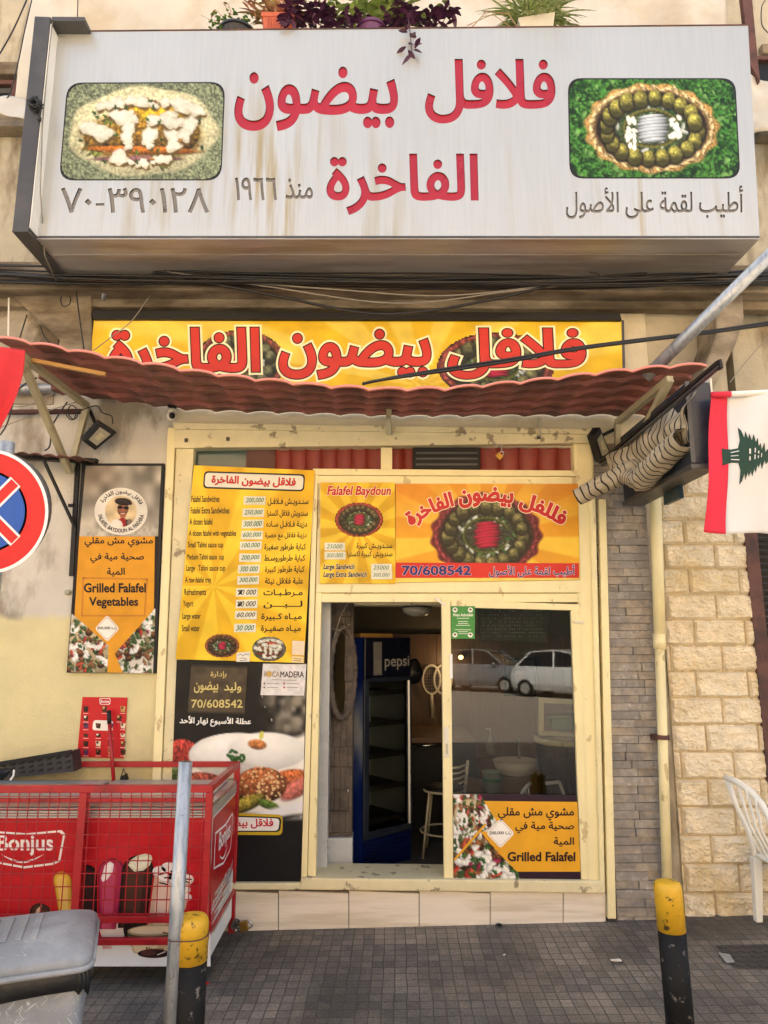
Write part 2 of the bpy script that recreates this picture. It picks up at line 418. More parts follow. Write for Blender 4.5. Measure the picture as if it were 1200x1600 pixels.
def wrap_photo(r, cx, cy, rx, ry, bread=(225,210,170), faded=False):
    g = (120,130,60) if faded else (60,85,35)
    br = (150,115,40) if faded else (120,75,40)
    r.ell(cx, cy, rx, ry, bread, 0, .05, .15, .2, .03, 7)
    r.ell(cx, cy+.12*ry*r.asp, rx*.78, ry*.6, (190,150,70) if faded else (120,60,40), 0, .2, .3, .4)
    for k in range(14): r.ell(cx+rx*(r.rng.random()*1.6-.8), cy+ry*r.asp*(r.rng.random()*1.3-.6), rx*.13, rx*.05, g, r.rng.random()*3, .4, .4, .4, .2, 5)
    r.ell(cx+.1*rx, cy-.3*ry*r.asp, rx*.5, ry*.3, (225,180,45) if faded else (190,70,45), 0, .2, .4, .3)
    for k in range(5):
        r.ell(cx+rx*(-.62+.3*k), cy+.12*ry*r.asp*(1+.3*(k % 2)), rx*.17, ry*.36, br, .3*(k-2), .12, .6, .5)
    r.ell(cx, cy+.42*ry*r.asp, rx*.78, ry*.09, (200,120,40) if faded else (150,50,40), .03, .3, .4, .3)
    r.ell(cx-.05*rx, cy+.62*ry*r.asp, rx*.6, ry*.07, (150,105,105) if faded else (110,40,60), .0, .3, .4, .3)
    w = (218,216,200)
    for (x, y, a, b, t) in ((-.64,-.02,.24,.11,.5),(-.28,-.35,.18,.11,.5),(-.2,.12,.08,.34,-.2),(.10,.05,.09,.38,.2),(.40,.0,.12,.36,-.3),(.3,-.22,.3,.09,.2),(.62,-.10,.10,.28,.5),(.05,-.66,.45,.09,.05),(.58,-.56,.26,.09,.5),(-.45,-.6,.2,.08,-.3),(-.3,.58,.09,.09,0),(.3,.64,.12,.06,0),(-.02,.72,.2,.05,.1)):
        n = 6; ax = (a, 0.) if a > b else (0., b)
        pts = []
        for k in range(n):
            q = -.8+1.6*k/(n-1); jx, jy = (r.rng.random()-.5)*.06, (r.rng.random()-.5)*.10
            dx = (ax[0]*math.cos(t)*q - ax[1]*math.sin(t)*q*.5)+jx; dy = (ax[0]*math.sin(t)*q + ax[1]*q)+jy
            pts.append((cx+(x+dx)*rx, cy+(y+dy)*ry*r.asp, min(a, b)*(.75+.5*r.rng.random())*(1-.35*abs(q))))
        for (X, Y, q) in pts: r.ell(X+.006, Y+.022, q*rx*1.15, q*ry*1.5, (96,74,36), t, .4, 0, 0, .15, 3)
        for (X, Y, q) in pts: r.ell(X, Y, q*rx*1.05, q*ry*1.4, (196,192,168), t, .15, 0, .05, .2, 3)
        for (X, Y, q) in pts: r.ell(X-.003, Y-.01, q*rx*.85, q*ry*1.05, w, t, .4, 0, .05, .2, 3)
    for k in range(26):
        X, Y = cx+rx*(r.rng.random()*1.7-.85), cy+ry*r.asp*(r.rng.random()*1.5-.75)
        if ((X-cx)/rx)**2+((Y-cy)/(ry*r.asp))**2 < .85: r.ell(X, Y, rx*.035, rx*.018, [(70,96,40),(50,76,34),(150,110,50)][k % 3], r.rng.random()*3, .4, .2, .4, .3, 5)
def salad(r, box, n=90, seed=0):
    x0, y0, x1, y1 = box; k = (x1-x0); R_ = r.rng.random
    P_ = lambda: (x0+k*R_(), y0+(y1-y0)*R_())
    r.speckle([(84,104,60),(60,84,44),(150,140,100),(196,196,176),(140,96,62)], n, .04*k, .09*k, box)
    for _ in range(16):
        x, y = P_(); r.ell(x, y+.02, .085*k, .08*k, (52,34,22), 0, .3); r.ell(x, y, .08*k, .075*k, (134,84,46), 0, .12, .5, .4)
    for _ in range(16): x, y = P_(); r.ell(x, y, .10*k, .04*k, [(196,66,50),(206,92,66),(168,50,84)][_ % 3], R_()*3, .15, .4, .2, .1, 3)
    for _ in range(13):
        x, y = P_(); a = R_()*3
        for q in range(4): r.ell(x+.06*k*q*math.cos(a+.3*q), y+.06*k*q*math.sin(a+.3*q), .07*k, .045*k, (236,232,220), a, .15, .2, .03, .15, 3)
    for _ in range(22): x, y = P_(); r.ell(x, y, .05*k, .028*k, (56,98,44), R_()*3, .3, .4, .4, .25, 5)
random.seed(7)
# ================================================================== materials
def pavement_mat():
    m = bpy.data.materials.new('pavement'); m.use_nodes = True; n = m.node_tree.nodes; l = m.node_tree.links; b = n['Principled BSDF']
    tc = n.new('ShaderNodeTexCoord')
    mp = n.new('ShaderNodeMapping'); mp.inputs['Rotation'].default_value = (0, 0, .03); l.new(tc.outputs['Object'], mp.inputs[0])
    wn = n.new('ShaderNodeTexNoise'); wn.inputs['Scale'].default_value = 4; l.new(mp.outputs[0], wn.inputs['Vector'])
    ad = n.new('ShaderNodeVectorMath'); ad.operation = 'MULTIPLY_ADD'; ad.inputs[1].default_value = (.02,.02,0)
    l.new(wn.outputs['Color'], ad.inputs[0]); l.new(mp.outputs[0], ad.inputs[2])
    def brick(w, h, mort, c1, c2, cm, off=0.):
        t = n.new('ShaderNodeTexBrick'); t.offset = off; t.squash = 1
        t.inputs['Scale'].default_value = 1; t.inputs['Brick Width'].default_value = w; t.inputs['Row Height'].default_value = h
        t.inputs['Mortar Size'].default_value = mort; t.inputs['Mortar Smooth'].default_value = .3; t.inputs['Bias'].default_value = 0
        t.inputs['Color1'].default_value = (*L3(c1), 1); t.inputs['Color2'].default_value = (*L3(c2), 1); t.inputs['Mortar'].default_value = (*L3(cm), 1)
        l.new(ad.outputs[0], t.inputs['Vector']); return t
    small = brick(.060, .070, .0030, (130,124,115), (104,100,94), (82,79,75))
    big = brick(.300, .280, .002, (255,246,232), (170,168,168), (150,150,150))
    n1 = n.new('ShaderNodeTexNoise'); n1.inputs['Scale'].default_value = 1.3; n1.inputs['Detail'].default_value = 9; n1.inputs['Roughness'].default_value = .65
    l.new(tc.outputs['Object'], n1.inputs['Vector'])
    r1 = n.new('ShaderNodeMapRange'); r1.inputs['From Min'].default_value = .3; r1.inputs['From Max'].default_value = .7; r1.inputs['To Min'].default_value = .45; r1.inputs['To Max'].default_value = 1.5
    l.new(n1.outputs['Fac'], r1.inputs['Value'])
    mx = n.new('ShaderNodeMix'); mx.data_type = 'RGBA'; mx.blend_type = 'MULTIPLY'; mx.inputs['Factor'].default_value = .8
    l.new(small.outputs['Color'], mx.inputs['A']); l.new(big.outputs['Color'], mx.inputs['B'])
    n2 = n.new('ShaderNodeTexNoise'); n2.inputs['Scale'].default_value = 3.1; n2.inputs['Detail'].default_value = 8
    l.new(tc.outputs['Object'], n2.inputs['Vector'])
    r2 = n.new('ShaderNodeMapRange'); r2.inputs['From Min'].default_value = .52; r2.inputs['From Max'].default_value = .68; r2.inputs['To Max'].default_value = .7
    l.new(n2.outputs['Fac'], r2.inputs['Value'])
    mx2 = n.new('ShaderNodeMix'); mx2.data_type = 'RGBA'; mx2.blend_type = 'MIX'; mx2.inputs['B'].default_value = (*L3((122,110,96)), 1)
    l.new(r2.outputs[0], mx2.inputs['Factor']); l.new(mx.outputs['Result'], mx2.inputs['A'])
    # grit: pale dust specks
    n3 = n.new('ShaderNodeTexNoise'); n3.inputs['Scale'].default_value = 90; n3.inputs['Detail'].default_value = 3
    l.new(tc.outputs['Object'], n3.inputs['Vector'])
    r3 = n.new('ShaderNodeMapRange'); r3.inputs['From Min'].default_value = .3; r3.inputs['From Max'].default_value = .75; r3.inputs['To Min'].default_value = .7; r3.inputs['To Max'].default_value = 1.35
    l.new(n3.outputs['Fac'], r3.inputs['Value'])
    m1 = n.new('ShaderNodeVectorMath'); m1.operation = 'SCALE'; l.new(mx2.outputs['Result'], m1.inputs[0]); l.new(r1.outputs[0], m1.inputs['Scale'])
    m2 = n.new('ShaderNodeVectorMath'); m2.operation = 'SCALE'; l.new(m1.outputs[0], m2.inputs[0]); l.new(r3.outputs[0], m2.inputs['Scale'])
    mm = n.new('ShaderNodeMix'); mm.data_type = 'RGBA'; mm.inputs['B'].default_value = (*L3((66,62,57)), 1)
    f = n.new('ShaderNodeMath'); f.operation = 'MULTIPLY'; f.inputs[1].default_value = .8
    l.new(small.outputs['Fac'], f.inputs[0]); l.new(f.outputs[0], mm.inputs['Factor']); l.new(m2.outputs[0], mm.inputs['A'])
    l.new(mm.outputs['Result'], b.inputs['Base Color']); b.inputs['Roughness'].default_value = .62
    bp = n.new('ShaderNodeBump'); bp.invert = True; bp.inputs['Strength'].default_value = .8; bp.inputs['Distance'].default_value = .006
    l.new(small.outputs['Fac'], bp.inputs['Height'])
    bp2 = n.new('ShaderNodeBump'); bp2.inputs['Strength'].default_value = .25; bp2.inputs['Distance'].default_value = .01
    l.new(n3.outputs['Fac'], bp2.inputs['Height']); l.new(bp.outputs[0], bp2.inputs['Normal']); l.new(bp2.outputs[0], b.inputs['Normal'])
    return m
def plaster_split():
    m = M('plaster_two_tone', (196,190,176), .85, var=.12, vs=3, rgb2=(142,132,114), s2=2.6, thr=.56, soft=.06, st2=(1,1,.45), bump=.6, bs=60)
    n = m.node_tree.nodes; l = m.node_tree.links
    mul = [x for x in n if x.type == 'VECT_MATH'][0]; src = mul.inputs[0].links[0].from_socket
    tc = [x for x in n if x.type == 'TEX_COORD'][0]
    sx = n.new('ShaderNodeSeparateXYZ'); l.new(tc.outputs['Object'], sx.inputs[0])
    nz = n.new('ShaderNodeTexNoise'); nz.inputs['Scale'].default_value = 7; l.new(tc.outputs['Object'], nz.inputs['Vector'])
    a = n.new('ShaderNodeMath'); a.operation = 'MULTIPLY_ADD'; a.inputs[1].default_value = .12; l.new(nz.outputs['Fac'], a.inputs[0]); l.new(sx.outputs['Z'], a.inputs[2])
    r = n.new('ShaderNodeMapRange'); r.inputs['From Min'].default_value = 1.88; r.inputs['From Max'].default_value = 1.92
    l.new(a.outputs[0], r.inputs['Value'])
    mx = n.new('ShaderNodeMix'); mx.data_type = 'RGBA'; mx.inputs['A'].default_value = (*L3((206,194,146)), 1)
    l.new(r.outputs[0], mx.inputs['Factor']); l.new(src, mx.inputs['B']); l.new(mx.outputs['Result'], mul.inputs[0])
    return m
def glass_mat():
    m = bpy.data.materials.new('glass'); m.use_nodes = True; n = m.node_tree.nodes; l = m.node_tree.links
    n.remove(n['Principled BSDF']); out = n['Material Output']
    fr = n.new('ShaderNodeFresnel'); fr.inputs['IOR'].default_value = 1.6
    tr = n.new('ShaderNodeBsdfTransparent'); tr.inputs['Color'].default_value = (.62,.64,.61,1)
    gl = n.new('ShaderNodeBsdfGlossy'); gl.inputs['Roughness'].default_value = .015
    mx = n.new('ShaderNodeMixShader'); l.new(fr.outputs[0], mx.inputs[0]); l.new(tr.outputs[0], mx.inputs[1]); l.new(gl.outputs[0], mx.inputs[2])
    l.new(mx.outputs[0], out.inputs[0]); return m
def emit_mat(name, rgb, s):
    m = bpy.data.materials.new(name); m.use_nodes = True; b = m.node_tree.nodes['Principled BSDF']
    b.inputs['Base Color'].default_value = (*L3(rgb), 1); b.inputs['Emission Color'].default_value = (*L3(rgb), 1); b.inputs['Emission Strength'].default_value = s
    return m
MT = dict(
    pave=pavement_mat(), asphalt=M('asphalt', (150,142,130), .9, var=.25, vs=30, bump=.4, bs=200), kerb=M('kerb', (120,116,108), .8, var=.2),
    plaster=plaster_split(), wall=M('wall_beige', (176,166,142), .85, var=.16, vs=4, rgb2=(122,108,84), s2=3.2, thr=.56, soft=.07, st2=(1.2,1,.35), bump=.5, bs=40),
    lintel=M('lintel_paint', (206,196,168), .8, var=.08, vs=4, rgb2=(178,164,134), s2=2, thr=.63, bump=.2),
    concrete=M('stained_concrete', (150,136,112), .9, var=.25, vs=6, rgb2=(92,78,58), s2=2.4, thr=.52, soft=.12, st2=(.6,2,2), bump=.5, bs=40),
    soffit=M('soffit_paint', (152,142,124), .9, var=.18, vs=5, rgb2=(96,82,62), s2=2.8, thr=.53, soft=.06, bump=.5, bs=35),
    cream=M('cream_paint', (226,212,160), .5, var=.07, vs=7, rgb2=(190,170,122), s2=12, thr=.64, soft=.02, stretch=(1,1,.5), bump=.12, bs=30),
    cream_dirty=M('cream_dirty', (212,200,158), .6, var=.1, vs=6, rgb2=(140,126,98), s2=9, thr=.63, soft=.025, bump=.3, bs=30),
    plinth=M('plinth_tile', (216,206,188), .38, var=.08, vs=3, stretch=(.5,1,6), rgb2=(198,186,162), s2=4, st2=(.4,1,5)),
    joint=M('joint_grout', (96,88,76), .9),
    slate1=M('slate_grey', (148,140,128), .8, var=.3, vs=22, rgb2=(176,172,164), s2=30, thr=.64, soft=.04, bump=1., bs=45),
    slate2=M('slate_brown', (156,144,126), .8, var=.25, vs=14, rgb2=(126,120,112), s2=7, thr=.5, bump=.8, bs=45),
    slate3=M('slate_dark', (132,126,117), .8, var=.25, vs=14, rgb2=(170,164,156), s2=16, thr=.66, bump=.8, bs=45),
    stone=M('rock_faced_limestone', (220,206,176), .85, var=.14, vs=9, rgb2=(208,188,146), s2=3.4, thr=.55, soft=.12, bump=.6, bs=55),
    white=M('white_paint', (225,222,212), .45, var=.05), offwhite=M('off_white', (214,206,188), .6, var=.08),
    black=M('black_paint', (24,23,23), .5, var=.2, spec=.3), dark=M('dark_grey_metal', (62,60,58), .45, var=.12, rgb2=(74,72,70), s2=3),
    navy=M('navy_metal', (30,36,48), .4, var=.25, rgb2=(50,54,62), s2=6, thr=.6), steel=M('galvanised_steel', (172,176,178), .42, metal=.55, var=.1, vs=4, stretch=(3,3,.6), rgb2=(140,146,150), s2=14, thr=.58),
    weld=M('greenish_steel_paint', (168,160,130), .5, var=.1, vs=8, rgb2=(120,108,84), s2=8, thr=.66),
    red=M('red_paint', (160,22,28), .38, var=.12, rgb2=(122,18,22), s2=6, thr=.62), terracotta=M('terracotta_sheet', (142,86,76), .7, var=.22, vs=5, stretch=(1.5,.5,1), rgb2=(104,70,60), s2=3.5, thr=.52, soft=.1, bump=.15, bs=20),
    cable=M('black_cable', (24,24,25), .55, var=.2), greycable=M('grey_cable', (130,124,112), .6), yellow=M('yellow_bollard_paint', (206,160,30), .5, var=.12, vs=9, rgb2=(80,66,34), s2=26, thr=.60, soft=.03),
    blackpaint=M('black_bollard_paint', (24,23,22), .65, var=.3, vs=9, rgb2=(104,98,90), s2=30, thr=.64, soft=.03, spec=.2),
    glass=glass_mat(), printg=print_mat('printed_vinyl', .38, .1), printm=print_mat('printed_paper', .6, .14), printw=print_mat('printed_banner', .42, .12, .25), sign_print=print_mat('weathered_print', .4, .2),
    cloth=M('canvas', (194,188,174), .85, var=.08, vs=2, rgb2=(178,164,140), s2=1.6, thr=.6, soft=.1, bump=.15, bs=12),
    wood=M('wood_panel', (104,76,48), .45, var=.2, vs=6, stretch=(6,6,.6)), woodlight=M('light_wood', (182,140,76), .55, var=.15, vs=8, stretch=(1,6,6)),
    interior=M('interior_paint', (112,104,90), .8, var=.1), itile=M('interior_tile', (170,172,172), .3, var=.05), floor_in=M('interior_floor_tile', (84,78,70), .4, var=.15),
    rust=M('rusty_brown_metal', (92,58,48), .7, var=.2, rgb2=(60,38,32), s2=5), chrome=M('chrome', (200,200,200), .2, metal=1., var=.03), brass=M('brass', (150,116,56), .35, metal=.8, var=.1),
    leaf=M('leaf_green', (92,128,58), .5, var=.3, vs=20), leaf2=M('leaf_light', (140,158,84), .5, var=.25, vs=20), leafp=M('leaf_purple', (78,40,66), .45, var=.35, vs=20), leafr=M('leaf_olive_pink', (150,130,84), .5, var=.3, vs=20, rgb2=(176,110,88), s2=14, thr=.52), spider=M('leaf_spider', (134,152,84), .5, var=.2, vs=30, rgb2=(206,210,160), s2=40, thr=.55),
    pot=M('terracotta_pot', (184,92,60), .6, var=.08), purplepot=M('purple_pot', (96,52,88), .45, var=.1), blackpot=M('black_plastic', (40,40,42), .5, var=.15),
    bin=M('scuffed_grey_plastic', (126,129,131), .5, var=.12, vs=4, rgb2=(150,152,153), s2=5, thr=.55, soft=.1, bump=.2, bs=18), bag=M('black_bin_bag', (22,22,23), .35, var=.15, bump=.4, bs=14, spec=.35),
    plastic=M('white_plastic', (232,228,214), .35, var=.04), blue=M('fridge_blue', (10,26,84), .35, var=.12, rgb2=(8,18,54), s2=2), slatein=M('dark_brown_slate', (88,78,68), .8, var=.3, vs=14, rgb2=(66,58,50), s2=8, bump=.8, bs=40), crateg=M('green_plastic', (20,110,60), .45),
    aluminium=M('aluminium', (188,186,178), .35, metal=.5, var=.06), cast=M('cast_iron', (74,70,66), .6, metal=.3, var=.2, bump=.3), skin=M('skin', (170,120,92), .6, var=.1),
)
def scratch(m, rgb, sc=14., lo=.54):
    # long thin random scratches in several directions, shown only in patches
    n = m.node_tree.nodes; l = m.node_tree.links; b = n['Principled BSDF']; src = b.inputs['Base Color'].links[0].from_socket
    tc = [x for x in n if x.type == 'TEX_COORD'][0]; fac = None
    for rot, seed in (((0,.4,0),0.),((0,-.7,0),5.),((.3,1.2,.5),9.),((0,2.2,.8),2.)):
        m0 = n.new('ShaderNodeMapping'); m0.inputs['Rotation'].default_value = rot; m0.inputs['Location'].default_value = (seed,seed,seed); l.new(tc.outputs['Object'], m0.inputs[0])
        mp = n.new('ShaderNodeMapping'); mp.inputs['Scale'].default_value = (1,1,.09); l.new(m0.outputs[0], mp.inputs[0])
        v = n.new('ShaderNodeTexVoronoi'); v.feature = 'DISTANCE_TO_EDGE'; v.inputs['Scale'].default_value = sc; l.new(mp.outputs[0], v.inputs['Vector'])
        lt = n.new('ShaderNodeMapRange'); lt.inputs['From Max'].default_value = .02; lt.inputs['To Min'].default_value = 1; lt.inputs['To Max'].default_value = 0; l.new(v.outputs['Distance'], lt.inputs['Value'])
        t = n.new('ShaderNodeTexNoise'); t.inputs['Scale'].default_value = sc*.8; t.inputs['Detail'].default_value = 4; l.new(m0.outputs[0], t.inputs['Vector'])
        r = n.new('ShaderNodeMapRange'); r.inputs['From Min'].default_value = lo; r.inputs['From Max'].default_value = lo+.05; l.new(t.outputs['Fac'], r.inputs['Value'])
        q = n.new('ShaderNodeMath'); q.operation = 'MULTIPLY'; l.new(lt.outputs[0], q.inputs[0]); l.new(r.outputs[0], q.inputs[1])
        if fac is None: fac = q.outputs[0]
        else:
            mx_ = n.new('ShaderNodeMath'); mx_.operation = 'MAXIMUM'; l.new(fac, mx_.inputs[0]); l.new(q.outputs[0], mx_.inputs[1]); fac = mx_.outputs[0]
    c = n.new('ShaderNodeMix'); c.data_type = 'RGBA'; c.inputs['B'].default_value = (*L3(rgb), 1); l.new(fac, c.inputs['Factor']); l.new(src, c.inputs['A']); l.new(c.outputs['Result'], b.inputs['Base Color'])
MT['binlid'] = MT['bin'].copy(); scratch(MT['binlid'], (176,178,178), 24., .6); scratch(MT['bin'], (190,192,190), 26., .55); scratch(MT['steel'], (120,124,128), 30., .58)
# ================================================================== ground
mb = MB()
mb.grid(lambda u, v: Vector((-8+16*u, -3.05+3.6*v, gz(-8+16*u))), 64, 8)
struct('pavement', mb, MT['pave'])
mb = MB(); mb.prism([(x, -3.05, gz(x)+dz) for x, dz in ((-8,-.3),(8,-.3),(8,0.002),(3.5,0.002),(-3.5,.002),(-8,0.002))], (0, -.13, 0)); struct('kerb', mb, MT['kerb'], bevel=.012)
mb = MB(); mb.poly([(-200,-200,-.2),(200,-200,-.2),(200,-3.18,-.2),(-200,-3.18,-.2)]); struct('road', mb, MT['asphalt'])
mb = MB(); mb.poly([(-200,-3.17,-.25),(200,-3.17,-.25),(200,200,-.25),(-200,200,-.25)]); struct('ground', mb, MT['asphalt'])

# ================================================================== building
xL = PX(262,900,0).x; xP0 = PX(943,1100,0).x; xP1 = PX(1027,1100,0).x; xS1 = PX(1186,1100,0).x
BL = thing('shop_building', 'old plastered street building with stone clad right side and stained balcony slab', 'building', (0,0,0))
mb = MB(); mb.box((-8,0,-.2), (xL,.25,4.03)); mb.build('plaster_wall', MT['plaster'], BL)
mb = MB(); mb.box((xL,0,2.985), (xP1+.1,.2,4.03)); mb.build('lintel_wall', MT['lintel'], BL)
# soffit / balcony slab and its front edge mouldings
mb = MB(); mb.box((-8,-.2,4.03), (8,.3,4.22)); mb.box((-8,-.26,4.075),(8,-.2,4.2)); mb.box((-8,-.08,3.965),(8,0,4.03))
mb.build('balcony_slab', MT['concrete'], BL, bevel=.01)
mb = MB()
mb.prism([PX(x,y,-.10) for x,y in ((-4,440),(143,448),(143,580),(90,580),(94,532),(60,500))], (0,.10,0)); mb.build('stained_haunch', MT['concrete'], BL, bevel=.01)
mb = MB(); mb.prism([PX(x,y,-.34) for x,y in ((1118,470),(1162,458),(1164,496),(1152,535),(1110,618),(1086,618),(1120,520))], (0,.3,0)); mb.build('streaked_pilaster', MT['concrete'], BL, bevel=.02)
# slate pier: individual stones in courses
mb = MB(); rnd = random.Random(3); z = -.1
while z < 3.0:
    h = rnd.choice((.048,.05,.052)); x = xP0
    while x < xP1-.01:
        w = min(rnd.uniform(.1,.27), xP1-x)
        if xP1-x-w < .05: w = xP1-x
        mb.cur = rnd.choice((0,0,1,1,2)); d = rnd.uniform(.0,.022)
        g = .0014
        mb.prism([(x+g,-.03-d,z+g),(x+w-g,-.03-d+rnd.uniform(-.004,.004),z+g),(x+w-g,-.03-d,z+h-g),(x+g,-.03-d+rnd.uniform(-.004,.004),z+h-g)], (0,.12,0))
        x += w
    z += h
mb.build('slate_pier', [MT['slate1'],MT['slate2'],MT['slate3']], BL)
mb = MB(); mb.box((xP0,.0,-.2),(xP1,.2,2.985)); mb.build('pier_core', MT['joint'], BL)
# rock faced limestone cladding
RH = .1655; BW = .335
def stone(u, v):
    x = xP1+.085+(xS1-xP1-.085)*u; z = -.08 + 3.4*v
    r = math.floor(z/RH); off = (0 if r % 2 else .5)*BW + (mnoise.noise((r*3.1,0,0))*.05)
    c = math.floor((x-1.9+off)/BW); lx = (x-1.9+off)-c*BW; lz = z-r*RH
    e = min(lx, BW-lx, lz, RH-lz); k = max(0., min(1., (e-.003)/.016)); k = k*k*(3-2*k)
    p = Vector((x*9, z*13, r*1.7+c*2.3))
    h = .018 + .012*mnoise.noise(p*.6) - .020*abs(mnoise.noise(p*1.3)) - .014*abs(mnoise.noise(p*2.9)) + .010*abs(mnoise.noise(p*6)) + .010
    return Vector((x, .01-k*h*1.0*min(1, u/.04+.15), z))
mb = MB(); mb.grid(stone, 150, 500); so_ = mb.build('limestone_cladding', [MT['stone'], M('stone_joint', (176,158,122), .95, var=.2, vs=12)], BL)
for f_ in so_.data.polygons:
    f_.material_index = 1 if f_.center.y > .0075 else 0
mb = MB(); mb.box((xP1,.02,-.2),(xS1+.0,.25,4.03)); mb.build('right_wall', MT['wall'], BL)
mb = MB(); mb.box((xS1+.1,.1,-.2),(8,.25,4.03)); mb.build('side_wall', MT['wall'], BL)
mb = MB(); mb.box((-8,-.014,3.28),(PX(90,560,0).x,.0,4.03)); mb.build('darker_wall_band', MT['soffit'], BL)  # thin sheet in a darker tone over the top of the plaster wall
# upper storeys (out of frame they shade the street)
mb = MB(); mb.box((-8,.3,4.22),(8,.5,12)); mb.build('upper_wall', MT['wall'], BL)
mb = MB(); mb.box((-8,.3,11.9),(8,9,12.1)); mb.box((-8.2,.3,-.2),(-8,9,12)); mb.box((8,.3,-.2),(8.2,9,12)); mb.box((-8,9,-.2),(8,9.2,12)); mb.build('roof', MT['wall'], BL)
for (x0,y0,x1,y1,d) in ((-80,112,58,130,.1),(-80,193,62,214,.12),(1178,212,1300,226,.1),(1186,78,1300,92,.06)):
    p = PX(x0,y1,.3); q = PX(x1,y0,.3); mb = MB(); mb.box((p.x,.3-d,p.z),(q.x,.3,q.z)); mb.build('wall_ledge', MT['concrete'], BL, bevel=.008)
def dark_window(x0,y0,x1,y1,Y,mat='black',slats=0):
    p = PX(x0,y1,Y); q = PX(x1,y0,Y); f = MB()
    f.box((p.x,Y-.03,p.z),(q.x,Y+.0,q.z)); o = f.build('window', MT[mat], BL)
    t = .035
    f = MB(); f.box((p.x-t,Y-.06,p.z-t),(q.x+t,Y-.03,p.z)); f.box((p.x-t,Y-.06,q.z),(q.x+t,Y-.03,q.z+t)); f.box((p.x-t,Y-.06,p.z),(p.x,Y-.03,q.z)); f.box((q.x,Y-.06,p.z),(q.x+t,Y-.03,q.z)); f.build('window_frame', MT['rust'], o)
    if slats:
        f = MB()
        for i in range(slats):
            zz = p.z+(q.z-p.z)*(i+.5)/slats; f.obox((0.5*(p.x+q.x),Y-.045,zz),((q.x-p.x)/2,0,0),(0,.012,-.012),(0,.003,.003))
        f.build('louvre_slats', MT['dark'], o)
dark_window(-60,140,24,192,.3,slats=3)
dark_window(1184,103,1290,210,.3)
dark_window(1180,552,1300,618,.24)
dark_window(1194,830,1270,1300,.09,slats=44)
mb = MB(); p = PX(1186,1300,.06); q = PX(1187,830,.06); mb.box((xS1,-.02,0),(xS1+.085,.1,3.3)); mb.build('brown_door_frame', MT['rust'], BL)
# interior shell
I = dict(x0=-.62, x1=2.1, y0=.2, y1=2.9, z0=.1, z1=2.1)
mb = MB(); mb.poly([(-2,.02,I['z0']),(2.4,.02,I['z0']),(2.4,3,I['z0']),(-2,3,I['z0'])]); mb.build('interior_floor', MT['floor_in'], BL)
mb = MB(); mb.box((-2,.2,I['z1']),(2.4,3,I['z1']+.1)); mb.build('interior_ceiling', MT['interior'], BL)
mb = MB(); mb.box((-2,2.9,.1),(2.4,3,3)); mb.box((-2.1,.25,.1),(-2,3,3)); mb.box((2.3,.25,.1),(2.4,3,3)); mb.box((-2.1,.25,2.9),(2.4,3,2.98)); mb.build('interior_wall', MT['interior'], BL)
mb = MB(); mb.box((-.7,2.84,.1),(2.3,2.9,1.75))
for i in range(9): mb.box((-.7+i*.33,2.83,.1),(-.69+i*.33,2.845,1.75))
mb.build('wood_panelling', MT['wood'], BL)
p = PX(515,950,.3); q = PX(497,1340,.1)
mb = MB(); mb.box((-.72,.12,.1),(PX(513,1200,.12).x,.26,2.1)); mb.build('tiled_return', MT['itile'], BL)

# slate clad column
mb = MB(); z = .3; a = PX(509,1200,.3).x; b = PX(551,1200,.3).x
while z < 2.05:
    h = rnd.uniform(.12,.2); x = a
    while x < b-.005:
        w = min(rnd.uniform(.03,.06), b-x); d = rnd.uniform(0,.015)
        mb.prism([(x,.3-d,z),(x+w-.002,.3-d,z),(x+w-.002,.3-d,z+h-.003),(x,.3-d,z+h-.003)], (0,.2,0)); x += w
    z += h
mb.build('slate_column', MT['slatein'], BL)
mb = MB(); mb.box((-.72,.1,.1),(PX(561,1372,.2).x,.42,.16)); mb.box((-.72,.26,.16),(PX(551,1340,.3).x,.42,.42)); mb.build('white_step', MT['itile'], BL, bevel=.006)
mb = MB(); p = PX(550,965,.5); q = PX(700,945,.5); mb.box((-.5,.4,1.93),(1.9,.62,2.1)); mb.build('ceiling_beam', MT['cream_dirty'], BL, bevel=.02)

# ================================================================== shop front
SF = thing('storefront', 'cream painted metal shop front with sliding glass door and transom panels', 'shop front', (0,-.02,0))
def fr(name, q, Y, th, mat='cream', parent=None, bevel=.004):
    mb = MB(); mb.prism([PX(x,y,Y) for x,y in q], (0,th,0)); return mb.build(name, MT[mat], parent or SF, bevel=bevel)
fr('lintel_beam', [(274,668),(928,677),(930,692),(272,700)], -.07, .12, 'cream_dirty')
fr('beam_lip', [(270,660),(930,670),(929,678),(272,670)], -.09, .1, 'cream_dirty')
fr('outer_post', [(262,668),(274,668),(244,1390),(230,1390)], -.06, .12)
fr('inner_post', [(275,699),(303,699),(266,1390),(246,1390)], -.045, .12, 'cream_dirty')
fr('door_post', [(489,742),(497,742),(479,1388),(470,1388)], -.065, .12)
fr('door_post', [(498,742),(506,748),(493,1374),(480,1388)], -.05, .1)
fr('transom_rail', [(489,732),(902,735),(902,744),(489,742)], -.07, .1)
fr('transom_rail', [(489,743),(902,745),(902,758),(489,756)], -.055, .1)
fr('mullion', [(595,699),(613,699),(613,734),(595,734)], -.06, .09)
fr('door_header', [(494,912),(908,906),(908,926),(494,926)], -.06, .1)
fr('door_header', [(496,927),(908,927),(908,941),(500,941)], -.045, .08)
fr('right_post', [(896,692),(928,692),(946,1396),(918,1396),(906,1000)], -.06, .14, 'cream', bevel=.02)
fr('conduit_cover', [(921,760),(931,760),(947,1398),(938,1398)], -.085, .05, 'cream', bevel=.018)
fr('edge_strip', [(936,780),(947,780),(963,1436),(950,1436)], -.075, .1, 'cream')
fr('sill', [(470,1372),(944,1377),(946,1397),(468,1391)], -.09, .3, 'cream_dirty', bevel=.01)
